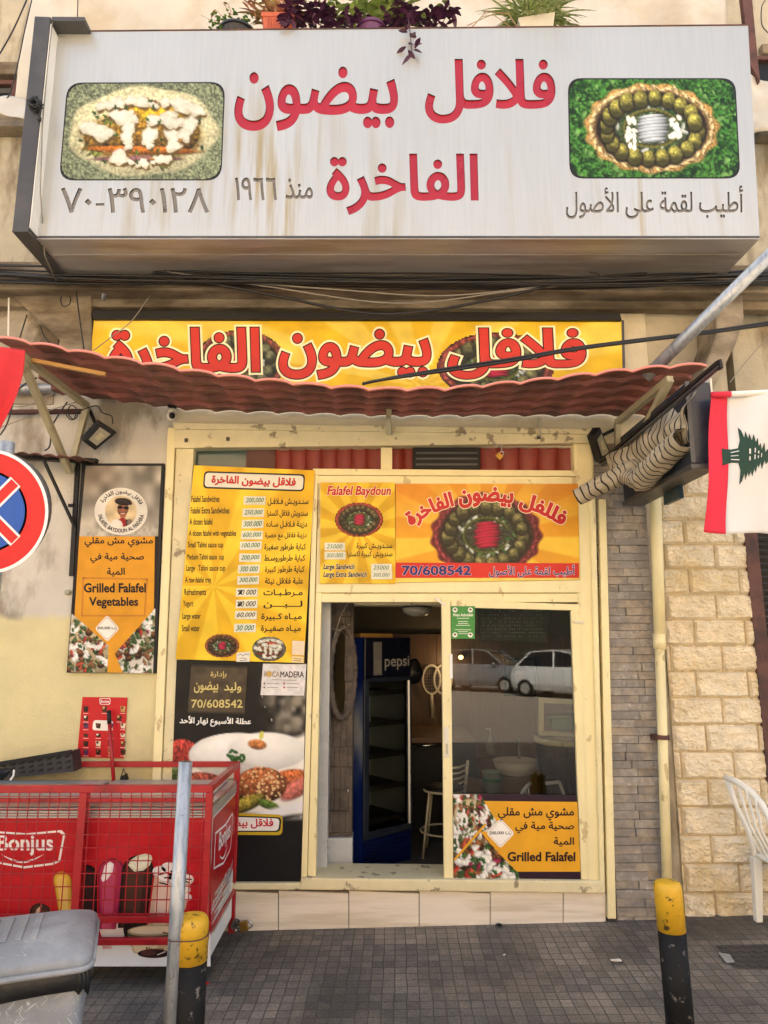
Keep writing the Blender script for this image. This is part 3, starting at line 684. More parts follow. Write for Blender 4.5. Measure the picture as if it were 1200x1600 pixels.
fr('sill', [(240,1380),(476,1380),(476,1391),(238,1391)], -.085, .12, 'cream_dirty', bevel=.008)
# plinth tiles
xs = [250,340,435,545,655,766,880,947]
for a, b in zip(xs[:-1], xs[1:]):
    fr('plinth_tile', [(a+.6,1392),(b-.6,1396),(b-.6,1475),(a+.6,1475)], -.05, .06, 'plinth', bevel=.002)
fr('plinth_bed', [(250,1390),(947,1394),(947,1475),(250,1475)], -.035, .1, 'joint', bevel=0)
# transom panels
def corr(name, x0, x1, y0, y1, Y, n, mat='terracotta'):
    def fn(u, v):
        p = PX(x0+(x1-x0)*u, y0+(y1-y0)*v, Y); p.y += .03*abs(math.sin(math.pi*n*u))**.6; return p
    mb = MB(); mb.grid(fn, n*10, 2); return mb.build(name, MT[mat], SF, smooth=False)
TR = M('terracotta_panel', (132,50,36), .45, var=.12, vs=6)
MT['trp'] = TR
corr('transom_panel', 430, 596, 699, 738, .0, 7, 'trp'); corr('transom_panel', 612, 648, 699, 738, .0, 2, 'trp'); corr('transom_panel', 750, 898, 699, 738, .0, 5, 'trp')
mb = MB(); mb.prism([PX(x,y,-.01) for x,y in ((645,699),(751,699),(751,733),(645,733))], (0,.05,0)); o = mb.build('vent_unit', MT['black'], SF, bevel=.004)
mb = MB()
for i in range(3): mb.prism([PX(x,y,-.014) for x,y in ((650,706+i*9),(746,706+i*9),(746,709+i*9),(650,709+i*9))], (0,.006,0))
mb.build('vent_slats', MT['dark'], o)
TG = M('transom_glass_teal', (62,80,76), .15, var=.1)
mb = MB(); mb.prism([PX(x,y,.02) for x,y in ((303,699),(386,699),(386,740),(303,740))], (0,.01,0)); mb.build('transom_pane', TG, SF)
mb = MB(); mb.prism([PX(x,y,.012) for x,y in ((386,699),(432,699),(430,740),(383,740))], (0,.01,0)); mb.build('transom_card', MT['rust'], SF)
mb = MB(); mb.box((PX(300,700,.03).x,.08,2.5),(PX(900,700,.03).x,.1,3.0)); mb.build('transom_backing', MT['black'], SF)  # added black sheet standing for the dark void, keeps sky light out
mb = MB(); mb.box((PX(240,1000,0).x,.07,.12),(PX(480,1000,0).x,.1,2.98)); mb.build('side_panel_backing', MT['dark'], SF)
mb = MB(); mb.box((PX(494,830,0).x,.03,1.97),(PX(905,830,0).x,.06,2.6)); mb.build('fascia_backing', MT['dark'], SF)
# sliding door leaf
DR = fr('sliding_door', [(690,936),(704,936),(709,1391),(694,1391)], -.055, .045)
fr('door_rail', [(705,938),(905,944),(905,954),(705,949)], -.053, .04, 'cream', DR)
fr('door_rail', [(710,1374),(920,1376),(921,1391),(710,1391)], -.053, .04, 'cream', DR)
fr('door_stile', [(892,955),(906,945),(922,1388),(908,1376)], -.052, .04, 'cream', DR)
mb = MB(); mb.poly([PX(x,y,-.03) for x,y in ((702,944),(900,946),(914,1380),(706,1380))]); mb.build('glass_pane', MT['glass'], DR)
fr('lock_plate', [(694,1136),(701,1136),(702,1184),(695,1184)], -.06, .006, 'offwhite', DR, .002)
mb = MB(); mb.prism([PX(x,y,-.0605) for x,y in ((696.5,1162),(699.5,1162),(700,1178),(697,1178))], (0,.002,0)); mb.build('lock_slot', MT['weld'], DR)
fr('pull_handle', [(702,1022),(707,1022),(707.5,1060),(702.5,1060)], -.062, .012, 'white', DR, .003)
fr('hinge_latch', [(897,970),(913,971),(913,974),(897,973)], -.066, .012, 'offwhite', DR, .001)
fr('corner_bracket', [(681,932),(697,945),(694,948),(679,935)], -.066, .004, 'offwhite', SF, .001)
mb = MB()
for x, y in ((291,688),(607,672),(842,683),(356,686)): mb = MB(); mb.lathe(PX(x,y,-.075), [(.012,-.012),(.012,.012)], 10); mb.build('beam_bolt', MT['dark'], SF)
# ================================================================== big fascia sign
def sign_panel_mat():
    m = bpy.data.materials.new('brushed_sign_panel'); m.use_nodes = True; n = m.node_tree.nodes; l = m.node_tree.links; b = n['Principled BSDF']
    tc = n.new('ShaderNodeTexCoord')
    def nz(sc, st, det=5):
        mp = n.new('ShaderNodeMapping'); mp.inputs['Scale'].default_value = st; l.new(tc.outputs['Object'], mp.inputs[0])
        t = n.new('ShaderNodeTexNoise'); t.inputs['Scale'].default_value = sc; t.inputs['Detail'].default_value = det; l.new(mp.outputs[0], t.inputs['Vector']); return t
    def mr(src, a, c, lo, hi):
        r = n.new('ShaderNodeMapRange'); r.inputs['From Min'].default_value = a; r.inputs['From Max'].default_value = c; r.inputs['To Min'].default_value = lo; r.inputs['To Max'].default_value = hi
        l.new(src, r.inputs['Value']); return r.outputs[0]
    def mth(op, a, c):
        q = n.new('ShaderNodeMath'); q.operation = op; l.new(a, q.inputs[0])
        if isinstance(c, float): q.inputs[1].default_value = c
        else: l.new(c, q.inputs[1])
        return q.outputs[0]
    sx = n.new('ShaderNodeSeparateXYZ'); l.new(tc.outputs['Object'], sx.inputs[0])
    streak = nz(9, (1.6,1,.10)); big = nz(1.1, (1,1,.35), 3); fine = nz(60, (1,1,.04), 3)
    low = mr(sx.outputs['Z'], 4.05, 5.3, 1., .0)
    ax = mth('ABSOLUTE', mth('ADD', sx.outputs['X'], .2), 0.); cen = mr(ax, .5, 2.4, 1., .35)
    s = mth('MULTIPLY', mth('MULTIPLY', mr(streak.outputs['Fac'], .5, .72, 0., 1.), mr(big.outputs['Fac'], .38, .62, 0., 1.)), mth('MULTIPLY', low, cen))
    s = mth('MULTIPLY', s, 2.0)
    mx = n.new('ShaderNodeMix'); mx.data_type = 'RGBA'; mx.inputs['A'].default_value = (*L3((190,190,183)), 1); mx.inputs['B'].default_value = (*L3((160,136,76)), 1)
    cl = n.new('ShaderNodeClamp'); l.new(s, cl.inputs[0]); cl.inputs[2].default_value = .85
    l.new(cl.outputs[0], mx.inputs['Factor'])
    mul = n.new('ShaderNodeVectorMath'); mul.operation = 'SCALE'; l.new(mx.outputs['Result'], mul.inputs[0])
    l.new(mth('MULTIPLY', mr(fine.outputs['Fac'], .3, .7, .965, 1.035), mr(big.outputs['Fac'], .3, .7, .95, 1.05)), mul.inputs['Scale'])
    l.new(mul.outputs[0], b.inputs['Base Color']); b.inputs['Metallic'].default_value = .5; b.inputs['Roughness'].default_value = .36
    return m
MT['panel'] = sign_panel_mat()
SG = thing('shop_sign', 'huge white metal sign box with cut out red Arabic lettering and two food photos', 'shop sign', (0,-.45,4.85))
YS = -.7
quadS = [(92,50),(1168,40),(1186,370),(57,370)]
texts = [('فلافل',(664,92,868,193),.028,'r'),('بيضون',(366,104,622,205),.028,'r'),('الفاخرة',(510,240,748,336),.028,'r'),
         ('منذ',(446,279,489,311),.016,'k'),('١٩٦٦',(367,277,433,313),.016,'k'),('٧٠-٣٩٠١٢٨',(95,293,327,333),.012,'k'),
         ('أطيب لقمة على الأصول',(884,290,1161,342),.012,'k')]
loops = []; keyl = []
for t, bx, bold, k in texts:
    C = contours(t, bold, 5); A = np.vstack(C); lo, hi = A.min(0), A.max(0)
    for c in C:
        q = []
        for x, y in c:
            u = (x-lo[0])/(hi[0]-lo[0]); v = 1-(y-lo[1])/(hi[1]-lo[1]); p = PX(bx[0]+(bx[2]-bx[0])*u, bx[1]+(bx[3]-bx[1])*v, YS); q.append((p.x, p.z))
        loops.append(np.array(q)); keyl.append(k)
outer = np.array([(PX(x,y,YS).x, PX(x,y,YS).z) for x, y in quadS])
V, F, w = triangulate(loops, outer)
inside = wind(V[F].mean(1), [outer]) != 0
keep = inside & (w == 0)
mb = MB(); mb.add([(x, YS, z) for x, z in V], [tuple(int(i) for i in f) for f in F[keep]])
ec = {}; mb.cur = 1
for f, k in zip(F, keep):
    for i in range(3):
        e = tuple(sorted((int(f[i]), int(f[(i+1) % 3])))); ec.setdefault(e, []).append(bool(k))
for e, ks in ec.items():
    if len(ks) == 2 and ks[0] != ks[1]:
        a, b = V[e[0]], V[e[1]]; mb.poly([(a[0],YS,a[1]),(b[0],YS,b[1]),(b[0],YS+.009,b[1]),(a[0],YS+.009,a[1])])
mb.build('face_panel', [MT['panel'], MT['dark']], SG)
REDB = M('red_acrylic', (158,28,40), .3, var=.08, vs=3); GREYB = M('grey_letter_backing', (122,118,112), .6, var=.15, vs=12, rgb2=(70,66,62), s2=30, thr=.62)
for name, bx in (('red_letter_backing',[(350,80),(880,80),(880,345),(505,345),(505,225),(350,225)]),):
    mb = MB(); mb.prism([PX(x,y,YS+.010) for x,y in bx], (0,.004,0)); mb.build(name, REDB, SG)
for bx in ([(85,285),(340,285),(335,345),(80,345)], [(355,268),(500,268),(500,322),(355,322)], [(875,284),(1172,284),(1174,350),(873,350)]):
    mb = MB(); mb.prism([PX(x,y,YS+.010) for x,y in bx], (0,.004,0)); mb.build('grey_letter_backing', GREYB, SG)
# carcass: back, top, sides, soffit
c = [PX(x,y,YS) for x,y in quadS]
mb = MB(); mb.prism([c[0]+Vector((.004,.03,-.004)), c[1]+Vector((-.004,.03,-.004)), c[2]+Vector((-.004,.03,.004)), c[3]+Vector((.004,.03,.004))], (0,.47,0)); mb.build('carcass', MT['dark'], SG)
SOF = M('soffit_sheet', (168,164,160), .35, metal=.35, var=.1, vs=2, stretch=(.4,3,1), rgb2=(146,138,126), s2=3)
mb = MB(); mb.prism([c[3]+Vector((0,.0,-.004)), c[2]+Vector((0,0,-.004)), c[2]+Vector((0,.5,-.004)), c[3]+Vector((0,.5,-.004))], (0,0,-.012)); 
mb.prism([c[3]+Vector((.02,.17,-.017)), c[2]+Vector((-.02,.17,-.017)), c[2]+Vector((-.02,.174,-.017)), c[3]+Vector((.02,.174,-.017))], (0,0,-.004)); mb.build('soffit_panel', SOF, SG)
mb = MB(); mb.prism([c[1]+Vector((.0,.001,0)), c[2]+Vector((.0,.001,0)), c[2]+Vector((0,.5,0)), c[1]+Vector((0,.5,0))], (.004,0,0)); mb.build('side_panel', MT['panel'], SG)
mb = MB(); mb.prism([c[0]+Vector((0,-.004,0)), c[1]+Vector((0,-.004,0)), c[1]+Vector((0,.05,0)), c[0]+Vector((0,.05,0))], (0,0,.008)); mb.build('top_trim', MT['rust'], SG)
mb = MB(); mb.prism([c[3]+Vector((0,-.004,-.008)), c[2]+Vector((0,-.004,-.008)), c[2]+Vector((0,-.004,.004)), c[3]+Vector((0,-.004,.004))], (0,.004,0)); mb.build('bottom_trim', MT['dark'], SG)
# left projecting frame: dark outside, white inside
YF = -.80
f = [PX(x,y,YF) for x,y in ((54,25),(79,26),(44,360),(19,359))]
mb = MB(); mb.prism(f, (0,.64,0)); mb.build('side_frame', MT['dark'], SG, bevel=.004)
mb = MB()
a, b = f[1]+Vector((.003,.004,-.05)), f[2]+Vector((.003,.004,.02)); mb.prism([a, b, b+Vector((0,.097,0)), a+Vector((0,.097,0))], (.004,0,0)); mb.build('inner_face', MT['white'], SG)
mb = MB(); p = PX(81,26,YF); q = PX(142,50,YS); mb.prism([(p.x,YF,p.z-.03),(q.x,YF,p.z-.03),(q.x,YF,p.z+.0),(p.x,YF,p.z+.0)], (0,.16,0)); mb.build('top_bracket', MT['dark'], SG)
mb = MB(); mb.box((f[3].x,YF,f[3].z-.012),(f[2].x,-.16,f[3].z)); mb.build('frame_bottom', MT['dark'], SG)
# printed photographs on the face
r = R(150, 92, (120,128,100), 5); r.a *= (.55+.9*r.noise(1.3))[...,None]
wrap_photo(r, .5, .5, .47, .285, (218,214,170), True)
P = Print(YS); qL = [(107,131),(350,130),(344,280),(94,280)]
P.poly(rounded([(105,129),(352,128),(346,282),(92,282)], 24), (40,38,36), 1)
def rr_alpha(w, h, r):
    y, x = np.mgrid[0:h, 0:w]; dx = np.maximum(np.maximum(r-x, x-(w-1-r)), 0); dy = np.maximum(np.maximum(r-y, y-(h-1-r)), 0); return (dx*dx+dy*dy <= r*r).astype(float)
P.raster(r.a, qL, 2, rr_alpha(150,92,13))
r2 = R(170, 98, (60,105,42), 8); r2.a *= (.3+1.3*r2.noise(1.7))[...,None]
r2.speckle([(70,135,50),(40,80,30),(120,170,90),(30,60,25)], 500, .008, .022)
plate(r2, .49, .5, .40, .262, (190,150,85), (228,205,150), (138,134,64), (205,215,222), (115,112,50), 20, (70,85,50))
for k in range(16): r2.ell(.34+.05*r2.rng.random(), .4+.3*r2.rng.random(), .02, .012, (235,235,225), r2.rng.random()*3, .3); r2.ell(.6+.06*r2.rng.random(), .38+.25*r2.rng.random(), .02, .012, (235,235,225), r2.rng.random()*3, .3)
P.build('food_photo', MT['sign_print'], SG); P = Print(YS)
P.poly(rounded([(887,122),(1149,122),(1157,279),(890,279)], 22), (40,38,36), 1)
P.raster(r2.a, [(889,124),(1147,124),(1155,277),(892,277)], 2, rr_alpha(170,98,14))
P.build('food_photo', MT['sign_print'], SG)
# tangle of cable hung on the frame
mb = MB(); pts = []; rnd = random.Random(2); c0 = PX(56,165,YF-.02)
for i in range(90):
    t = i*.75; rr = .03+.012*math.sin(i*1.7); pts.append(c0+Vector((rr*math.cos(t), -.012+.02*math.sin(i*.6), rr*1.05*math.sin(t))))
mb.tube(pts, .005, 6); mb.tube([c0+Vector((.02,0,0)), c0+Vector((.035,-.01,-.05)), c0+Vector((.036,-.01,-.1))], .005, 6); mb.tube([c0+Vector((.036,-.01,-.09)), c0+Vector((.036,-.01,-.115))], .011, 8)
tag(mb.build('cable_coil', MT['cable'], smooth=True), 'coil of black cable hung on the dark left frame of the big sign', 'cable coil')
mb = MB(); mb.tube([PX(82,34,YF+.01), PX(75,95,YF+.01), PX(66,200,YF+.01), PX(63,300,YF+.01), PX(70,400,-.6), PX(88,440,-.3)], .004, 6)
tag(mb.build('signal_wire', MT['greycable'], smooth=True), 'thin grey wire running down the white inner edge of the big sign frame', 'wire')

# ================================================================== long yellow banner over the awning
YB = -.09
BN = thing('banner_sign', 'long yellow Arabic banner on the wall above the awning, red letters with white glow', 'banner', PX(557,560,YB))
qB = [(147,499),(973,501),(976,616),(135,616)]
board('banner_board', qB, YB, .05, MT['dark'], BN)
fr('banner_light_box', [(143,484),(969,489),(972,500),(145,498)], YB-.03, .1, 'black', BN)
r = R(190, 36, seed=3); r.rays(.62, .9, (232,188,36), (250,218,96), 13)
r.a *= (.9+.16*r.noise(9))[...,None]
P = Print(YB); P.raster(r.a, qB, 1)
def food_cut(P, cx, cy, w, h, l, seed, pw=80, ph=50, wrapk=False, n=18, **k):
    r = R(pw, ph, (0,0,0), seed); r.asp = pw/ph
    if wrapk: wrap_photo(r, .5, .5, .48, .48/r.asp*1.0, **k)
    else: plate(r, .5, .5, .48, .48/r.asp, n=n, **k)
    y, x = np.mgrid[0:ph, 0:pw]; al = (((x-(pw-1)/2)/(pw*.485))**2 + ((y-(ph-1)/2)/(ph*.485))**2 <= 1).astype(float)
    P.raster(r.a, (cx-w/2, cy-h/2, cx+w/2, cy+h/2), l, al)
food_cut(P, 775, 572, 190, 110, 2, 11, ring=(120,60,50), fal=(92,92,62))
food_cut(P, 375, 566, 150, 104, 2, 12, ring=(120,85,60), fal=(98,100,72))
for t, bx in (('فلافل',(700,513,915,592)),('بيضون',(436,515,673,592)),('الفاخرة',(170,512,406,602))):
    P.text(t, bx, (250,240,190), 3, .03, .055); P.text(t, bx, (60,16,16), 4, .03, .02); P.text(t, bx, (206,58,44), 5, .03)
P.build('banner_print', MT['printw'], BN)
fr('banner_edge', [(971,500),(975,500),(978,616),(974,616)], YB-.004, .05, 'dark', BN, 0)

# ================================================================== boards of the shop front
YM = -.075
MN = thing('menu_board', 'yellow price menu board with handwritten price stickers left of the door', 'menu board', PX(385,880,YM))
qM = [(303,727),(492,735),(475,1036),(274,1030)]
board('board', qM, YM, .012, MT['dark'], MN)
r = R(110, 170, seed=4); r.rays(.25, .62, (226,176,28), (246,208,54), 9); r.a *= (.92+.14*r.noise(14))[...,None]
P = Print(YM); P.raster(r.a, qM, 1)
P.poly(rounded([(319,736),(477,741),(475,768),(317,763)], 7), (38,34,28), 2); P.poly(rounded([(321,738.5),(474.5,743.5),(473,765.5),(319.5,760.5)], 6), (226,222,204), 3)
q = [(331,742),(463,747),(461,763),(330,758)]
P.text('فلاقل بيضون الفاخرة', q, (60,20,20), 4, .03, .012); P.text('فلاقل بيضون الفاخرة', q, (200,36,44), 5, .03)
rows = [('Falafel Sandwiches','سنـدويـش فـلافـل','200,000',0),('Falafel Extra Sandwiches','سندويش فلاقل اكسترا','250,000',0),('A dozen falafel','دزينة فـلافـل سـاده','300.000',0),
 ('A dozen falafel with vegetables','دزينة فلاقل مع خضرة','600,000',0),('Small Tahini sauce cup','كباية طرطور صغيرة','100,000',0),('Meduim Tahini sauce  cup','كباية طرطوروسـط','200,000',0),
 ('Large   Tahini sauce cup','كباية طرطور كبيرة','300 000',0),('A raw falafel tray','علبة فلاقل نيئة','300,000',0),('Refreshments','مـرطـبـات','70 000',1),('Yogurt','لـــبـــن','80 000',1),('Large water','ميـاه كـبيرة','60,000',2),('Small water','ميـاه صغيـرة','30 000',0)]
ex0 = [299,298,296,295,293.5,292,291,289,288,286,285,284]; ex1 = [343,358.5,332,369,349,350,352,330,322,302,313.6,312]
ey = [780,798,815.5,834,852,871,888.5,907,925.5,944,963.5,982]
bx0 = [381,379,378,377,375,374,372,371,369,368.5,367.5,366]; by = [782,801,818.5,836,852.5,871.5,889,906.5,925.5,943.5,961,981]
ax0 = [418,417,416,414,413,413,414,414,411.5,411.5,408,407.5]; ax1 = [482,481,480,479,478,477,476,474,473,472.5,471.5,470]; ay = [784,802.5,819.5,837.5,855,872.5,890,908.5,926.5,944.5,964,982.5]
for i, (e, a, pr, kk) in enumerate(rows):
    desc = any(c in e for c in 'gpqy'); P.text(e, (ex0[i], ey[i]-5.6, ex1[i], ey[i]+(6.2 if desc else 4.6)), (26,22,20), 2, .022)
    P.text(a, (ax0[i], ay[i]-6, ax1[i], ay[i]+6.5), (18,16,14), 2, .024)
food_cut(P, 347, 1009, 56, 38, 2, 21, 44, 32, ring=(130,62,34), ring2=(170,96,60), fal=(84,62,32), n=16)
food_cut(P, 420.5, 1014, 55, 40, 2, 22, 44, 32, True, bread=(110,110,95))
P.build('menu_print', MT['printg'], MN)
GRN, BLK = (26,110,78), (30,28,30)
for i, (e, a, pr, kk) in enumerate(rows):
    w = 34; y = by[i]; x = bx0[i]; P = Print(YM-.003); s = .6*((i*7) % 5-2)*.3
    P.poly([(x,y-6.3+s),(x+w,y-6.8-s),(x+w-.5,y+6.6-s),(x-.5,y+6.8+s)], (226,222,196), 1)
    P.text(pr, [(x+3,y-4+s*.5),(x+w-2.5,y-4.5-s*.5),(x+w-3,y+3.6),(x+2.4,y+4.4)], BLK if kk else GRN, 2, .012, 0., None, .25)
    if kk == 1: P.line([(x+3,y-3),(x+8,y+2),(x+4,y+3),(x+10,y-3)], 1.6, BLK, 3)
    P.build('price_sticker', MT['printm'], MN)
P = Print(YM-.003); P.poly([(370,1020),(391,1018),(390,1034),(369,1034)], (232,226,206), 1); P.line([(372,1024),(376,1022),(379,1025),(384,1022),(389,1023)], .7, BLK, 2); P.line([(374,1029),(379,1028),(385,1029)], .7, BLK, 2); P.line([(375,1032),(386,1031)], .9, BLK, 2); P.build('note_sticker', MT['printm'], MN)
P = Print(YM-.003); P.poly([(457,1001),(476,1002),(475,1024),(456,1023)], (236,214,180), 1); P.poly([(456,1025),(475,1026),(474,1036),(455,1035)], (236,210,150), 1); P.line([(459,1029),(471,1030)], .8, (120,90,60), 2); P.line([(458,1032),(470,1033)], .8, (120,90,60), 2); P.build('paper_sticker', MT['printm'], MN)

# lower board: weathered black poster with falafel dish
LB = thing('food_poster', 'worn black and white falafel dish poster below the yellow menu board', 'poster', PX(370,1200,-.055))
qW = [(276,1031),(479,1037),(470,1380),(262,1380)]
board('board', qW, -.055, .02, MT['black'], LB)
r = R(130, 200, (18,17,16), 6)
r.a *= (.75+.6*r.noise(20))[...,None]
# worn pale area on the upper right
w = np.clip((r.x-.62)*6, 0, 1)*np.clip((.36-r.y)*9, 0, 1)*np.clip(r.noise(9)*1.6-.3, 0, 1); r.mix(w*.8, (176,162,138))
w = np.clip((r.x-.76)*14, 0, 1)*np.clip((.4-r.y)*9, 0, 1)*np.clip(r.noise(6)*1.8-.4, 0, 1)*np.clip((r.y-.12)*20, 0, 1); r.mix(w*.8, (150,142,126))
# plate area
top = .375+.02*np.sin(r.x*9)+np.where(r.x < .18, .05*np.cos(r.x*9), 0)
m = np.clip((r.y-.40+.09*np.clip(r.x-.5,0,1)*2)*40, 0, 1)*np.clip((.70-r.y)*40, 0, 1); r.mix(m, (236,230,214))
r.ell(.08,.42,.13,.10,(170,60,50),.2,.1,.3,.5); r.ell(.28,.385,.10,.06,(190,90,60),0,.1,.3,.5)
r.ell(.5,.425,.38,.16,(240,236,222),0,.04,.12); r.ell(.5,.41,.33,.10,(246,242,230),0,.08,.05); r.ell(.72,.40,.3,.13,(240,236,224),0,.1,.1)
r.ell(.64,.372,.07,.035,(206,130,70),.1,.3,.3,.3); r.ell(.67,.33,.018,.03,(206,200,96),.2,.3)
for k in range(14): r.ell(.49+.09*(r.rng.random()-.5)*1.6, .425+.02*(r.rng.random()-.5)*2, .022, .012, (62,110,50), r.rng.random()*3, .3, .4)
m = np.clip((r.y-.49)*30, 0, 1)*np.clip((.70-r.y)*40, 0, 1)*np.clip((.6-r.x)*4, 0, .6); r.mix(m, (214,196,170))
r.ell(.05,.52,.10,.05,(90,110,60),.3,.3,.3,.5); r.ell(.22,.56,.2,.09,(182,92,72),0,.08,.4,.45)
r.ell(.88,.53,.16,.07,(205,110,60),-.2,.2,.3,.4); r.ell(.95,.57,.14,.06,(214,120,104),-.5,.3,.3,.2)
r.ell(.50,.58,.12,.06,(90,100,40),.5,.3,.4,.4)
r.ell(.68,.555,.195,.125,(178,104,60),.0,.06,.45,.45)
for k in range(90):
    t = r.rng.random()*6.28; q = math.sqrt(r.rng.random())*.9; r.ell(.68+.19*q*math.cos(t), .555+.105*q*math.sin(t), .009, .007, (232,196,140), 0, .3)
r.ell(.58,.64,.14,.05,(186,170,70),-.4,.2,.5,.3); r.ell(.74,.645,.09,.03,(100,130,50),.3,.3,.4,.3)
edge = .735-.16*np.clip(r.x-.35,0,1); m = np.clip((r.y-(edge-.015))*60,0,1)*np.clip((edge+.05-r.y)*60,0,1)*np.clip((r.x-.1)*8,0,1); r.mix(m, (232,230,226))
m = np.clip((r.y-(edge+.05))*60,0,1)*np.clip((.72-r.y)*60,0,1); r.mix(m, (150,148,144)); r.a = np.where((m > .5)[...,None], r.a*(.7+.55*r.noise(2))[...,None], r.a)
r.mix(np.clip((r.y-.715)*80,0,1), (20,21,23))
for k in range(60):
    x, y = r.rng.random(), r.rng.random(); r.ell(x, y, .002+.002*r.rng.random(), .004+.012*r.rng.random(), (190,184,172), .1, .5) if (y < .36 and x > .55) or (y > .78 and r.rng.random() < .25) else None
P = Print(-.055); P.raster(r.a, qW, 1)
t = 'عطلة الأسبوع نهار الأحد'; P.text(t, [(281,1118),(393,1121),(392,1136),(280,1135)], (236,232,222), 2, .03)
P.poly(rounded([(300,1268),(442,1273),(441,1305),(300,1304)], 8), (196,168,40), 2); P.poly(rounded([(302,1272),(440,1277),(438,1300),(302,1300)], 7), (40,36,32), 3); P.poly(rounded([(302,1274),(437,1279),(435,1298),(302,1298)], 6), (236,234,228), 4)
P.text('فلاقل بيضون الفاخرة', (296,1279,427,1295), (190,36,44), 5, .03)
P.build('poster_print', MT['printg'], LB)
# dark notice and white notice taped on it
NT = thing('owner_notice', 'dark brown notice with gold Arabic writing and phone number under the menu board', 'notice', PX(335,1075,-.06))
qN = [(299,1038),(387,1041),(382,1116),(293,1114)]
board('notice_sheet', qN, -.0605, .003, MT['dark'], NT)
r = R(60, 54, (82,70,52), 9); r.a *= (.85+.3*r.noise(7))[...,None]; r.mix(np.clip((.06-r.y)*30,0,1)+np.clip((r.y-.95)*30,0,1), (50,46,38))
P = Print(-.061); P.raster(r.a, qN, 1); G = (214,196,120)
P.text('بإدارة', (329,1049,354,1060), G, 2, .015); P.text('بيضون', (303,1065,341,1083), G, 2, .02); P.text('وليد', (350,1066,377,1083), G, 2, .02); P.text('70/608542', (299,1093,379,1106), G, 2, .014)
P.build('notice_print', MT['printm'], NT)
RC = thing('company_notice', 'small white notice with dark lettering beside the dark brown notice', 'notice', PX(443,1062,-.06))
qR = [(411,1037),(479,1038),(475,1087),(407,1086)]
board('notice_sheet', qR, -.0605, .003, MT['offwhite'], RC)
r = R(40, 30, (226,220,212), 2); r.a *= (.92+.12*r.noise(3))[...,None]
P = Print(-.061); P.raster(r.a, qR, 1)
P.text('ROCA', (413,1049,437,1058), (150,120,80), 2, .01); P.text('MADERA', (438,1049,475,1058.5), (60,34,34), 2, .02); P.ell(420.5,1053,4.2,4.6,(206,168,90),3)
P.line([(425,1062),(462,1063)], .9, (150,130,110), 2)
for x in (413,444):
    for y in (1068,1074): P.ell(x,y,1.5,1.8,(120,100,90) if x < 430 else (170,70,60),2,10); P.line([(x+4,y),(x+22,y+.3)], .9, (130,120,112), 2)
P.build('notice_print', MT['printm'], RC)

# panels above the door
def framed(name, label, cat, q, Y, draw, rast=None):
    t = thing(name, label, cat, PX((q[0][0]+q[1][0])/2, (q[0][1]+q[2][1])/2, Y)); board('board', q, Y, .015, MT['dark'], t)
    P = Print(Y); 
    if rast is not None: P.raster(rast, q, 1)
    draw(P); P.build('panel_print', MT['printg'], t); return t
qF = [(501,754),(617,754),(618,912),(500,912)]
r = R(76, 100, seed=14); r.rays(.5,.45,(216,168,28),(240,204,60),12); r.a *= (.9+.16*r.noise(14))[...,None]
def dF(P):
    P.text('Falafel Baydoun', (511,759,611,778), (240,230,200), 2, .03, .03, None, .2); P.text('Falafel Baydoun', (511,759,611,778), (190,26,32), 3, .03, 0, None, .2)
    food_cut(P, 561, 812, 78, 56, 2, 31, 56, 40, ring=(150,50,36), ring2=(190,84,66))
    P.text('سنـدويـش كبيرة', (557,848,613,859), (26,22,18), 2, .024); P.text('سندويش كبيرة اكسترا', (542,861,613,872), (26,22,18), 2, .024)
    for tx, bx in (('Large Sandwich',(505,881,554,892)),('Large Extra Sandwich',(505,893,573,904))): P.text(tx, bx, (240,230,200), 2, .03, .035, None, .25); P.text(tx, bx, (20,16,16), 3, .03, 0, None, .25)
FP = framed('price_panel', 'narrow yellow panel with one falafel plate and red Latin title, above the doorway', 'sign panel', qF, -.07, dF, r.a)
for (x,y,w,h,tx) in ((507,848,32,12,'25000'),(507,862,33,12,'300.000'),(580,881,32,12,'25000'),(580,893,33,12,'300,000')):
    P = Print(-.072); P.rect(x,y,x+w,y+h,(226,222,196),1); P.text(tx,(x+3,y+2.5,x+w-4,y+h-3),GRN,2,0,0,None,.25); P.build('price_sticker', MT['printm'], FP)
qG = [(618,756),(903,756),(906,906),(618,910)]
r = R(190, 104, seed=15); r.rays(.5,.55,(226,160,38),(244,206,70),13)
gd = np.clip(1-r.y*1.8,0,1)*np.clip(np.abs(r.x-.5)*1.3+.3,0,1); r.mix(gd*.8, (214,130,36)); r.mix(np.clip((r.y-.9)*12,0,.8), (240,214,110))
plate(r, .495, .525, .300, .235, (112,36,40), (150,62,66), (104,100,62), (190,30,66), (92,98,40), 19, (56,60,44))
def dG(P):
    P.poly([(618,879),(904.5,880),(905,903),(618,903)], (206,48,40), 2)
    P.text('70/608542', (628,883.5,736,899), (226,190,190), 3, .03, .018); P.text('70/608542', (628,883.5,736,899), (40,44,110), 4, .03)
    P.text('أطيب لقمة على الأصول', (764,882,898,902), (240,216,206), 3, .02, .03); P.text('أطيب لقمة على الأصول', (764,882,898,902), (44,34,112), 4, .02)
    def arc(x0, x1, hgt):
        cx, cy, rad = 760., 1010., 245.
        def wv(u, v):
            x = x0+(x1-x0)*u; th = (x-cx)/rad*1.12; rr = rad-hgt*(v-.5); return (cx+rr*math.sin(th)*.90, cy-rr*math.cos(th)*.955)
        return wv
    for tx, a, b in (('الفاخرة',631,708),('بيضون',716,802),('فللفل',812,889)):
        P.text(tx, None, (240,226,190), 3, .045, .035, arc(a,b,33)); P.text(tx, None, (196,40,40), 4, .045, 0, arc(a,b,33))
framed('fascia_panel', 'wide orange panel with a large falafel plate and blue phone number above the glass door', 'sign panel', qG, -.066, dG, r.a)

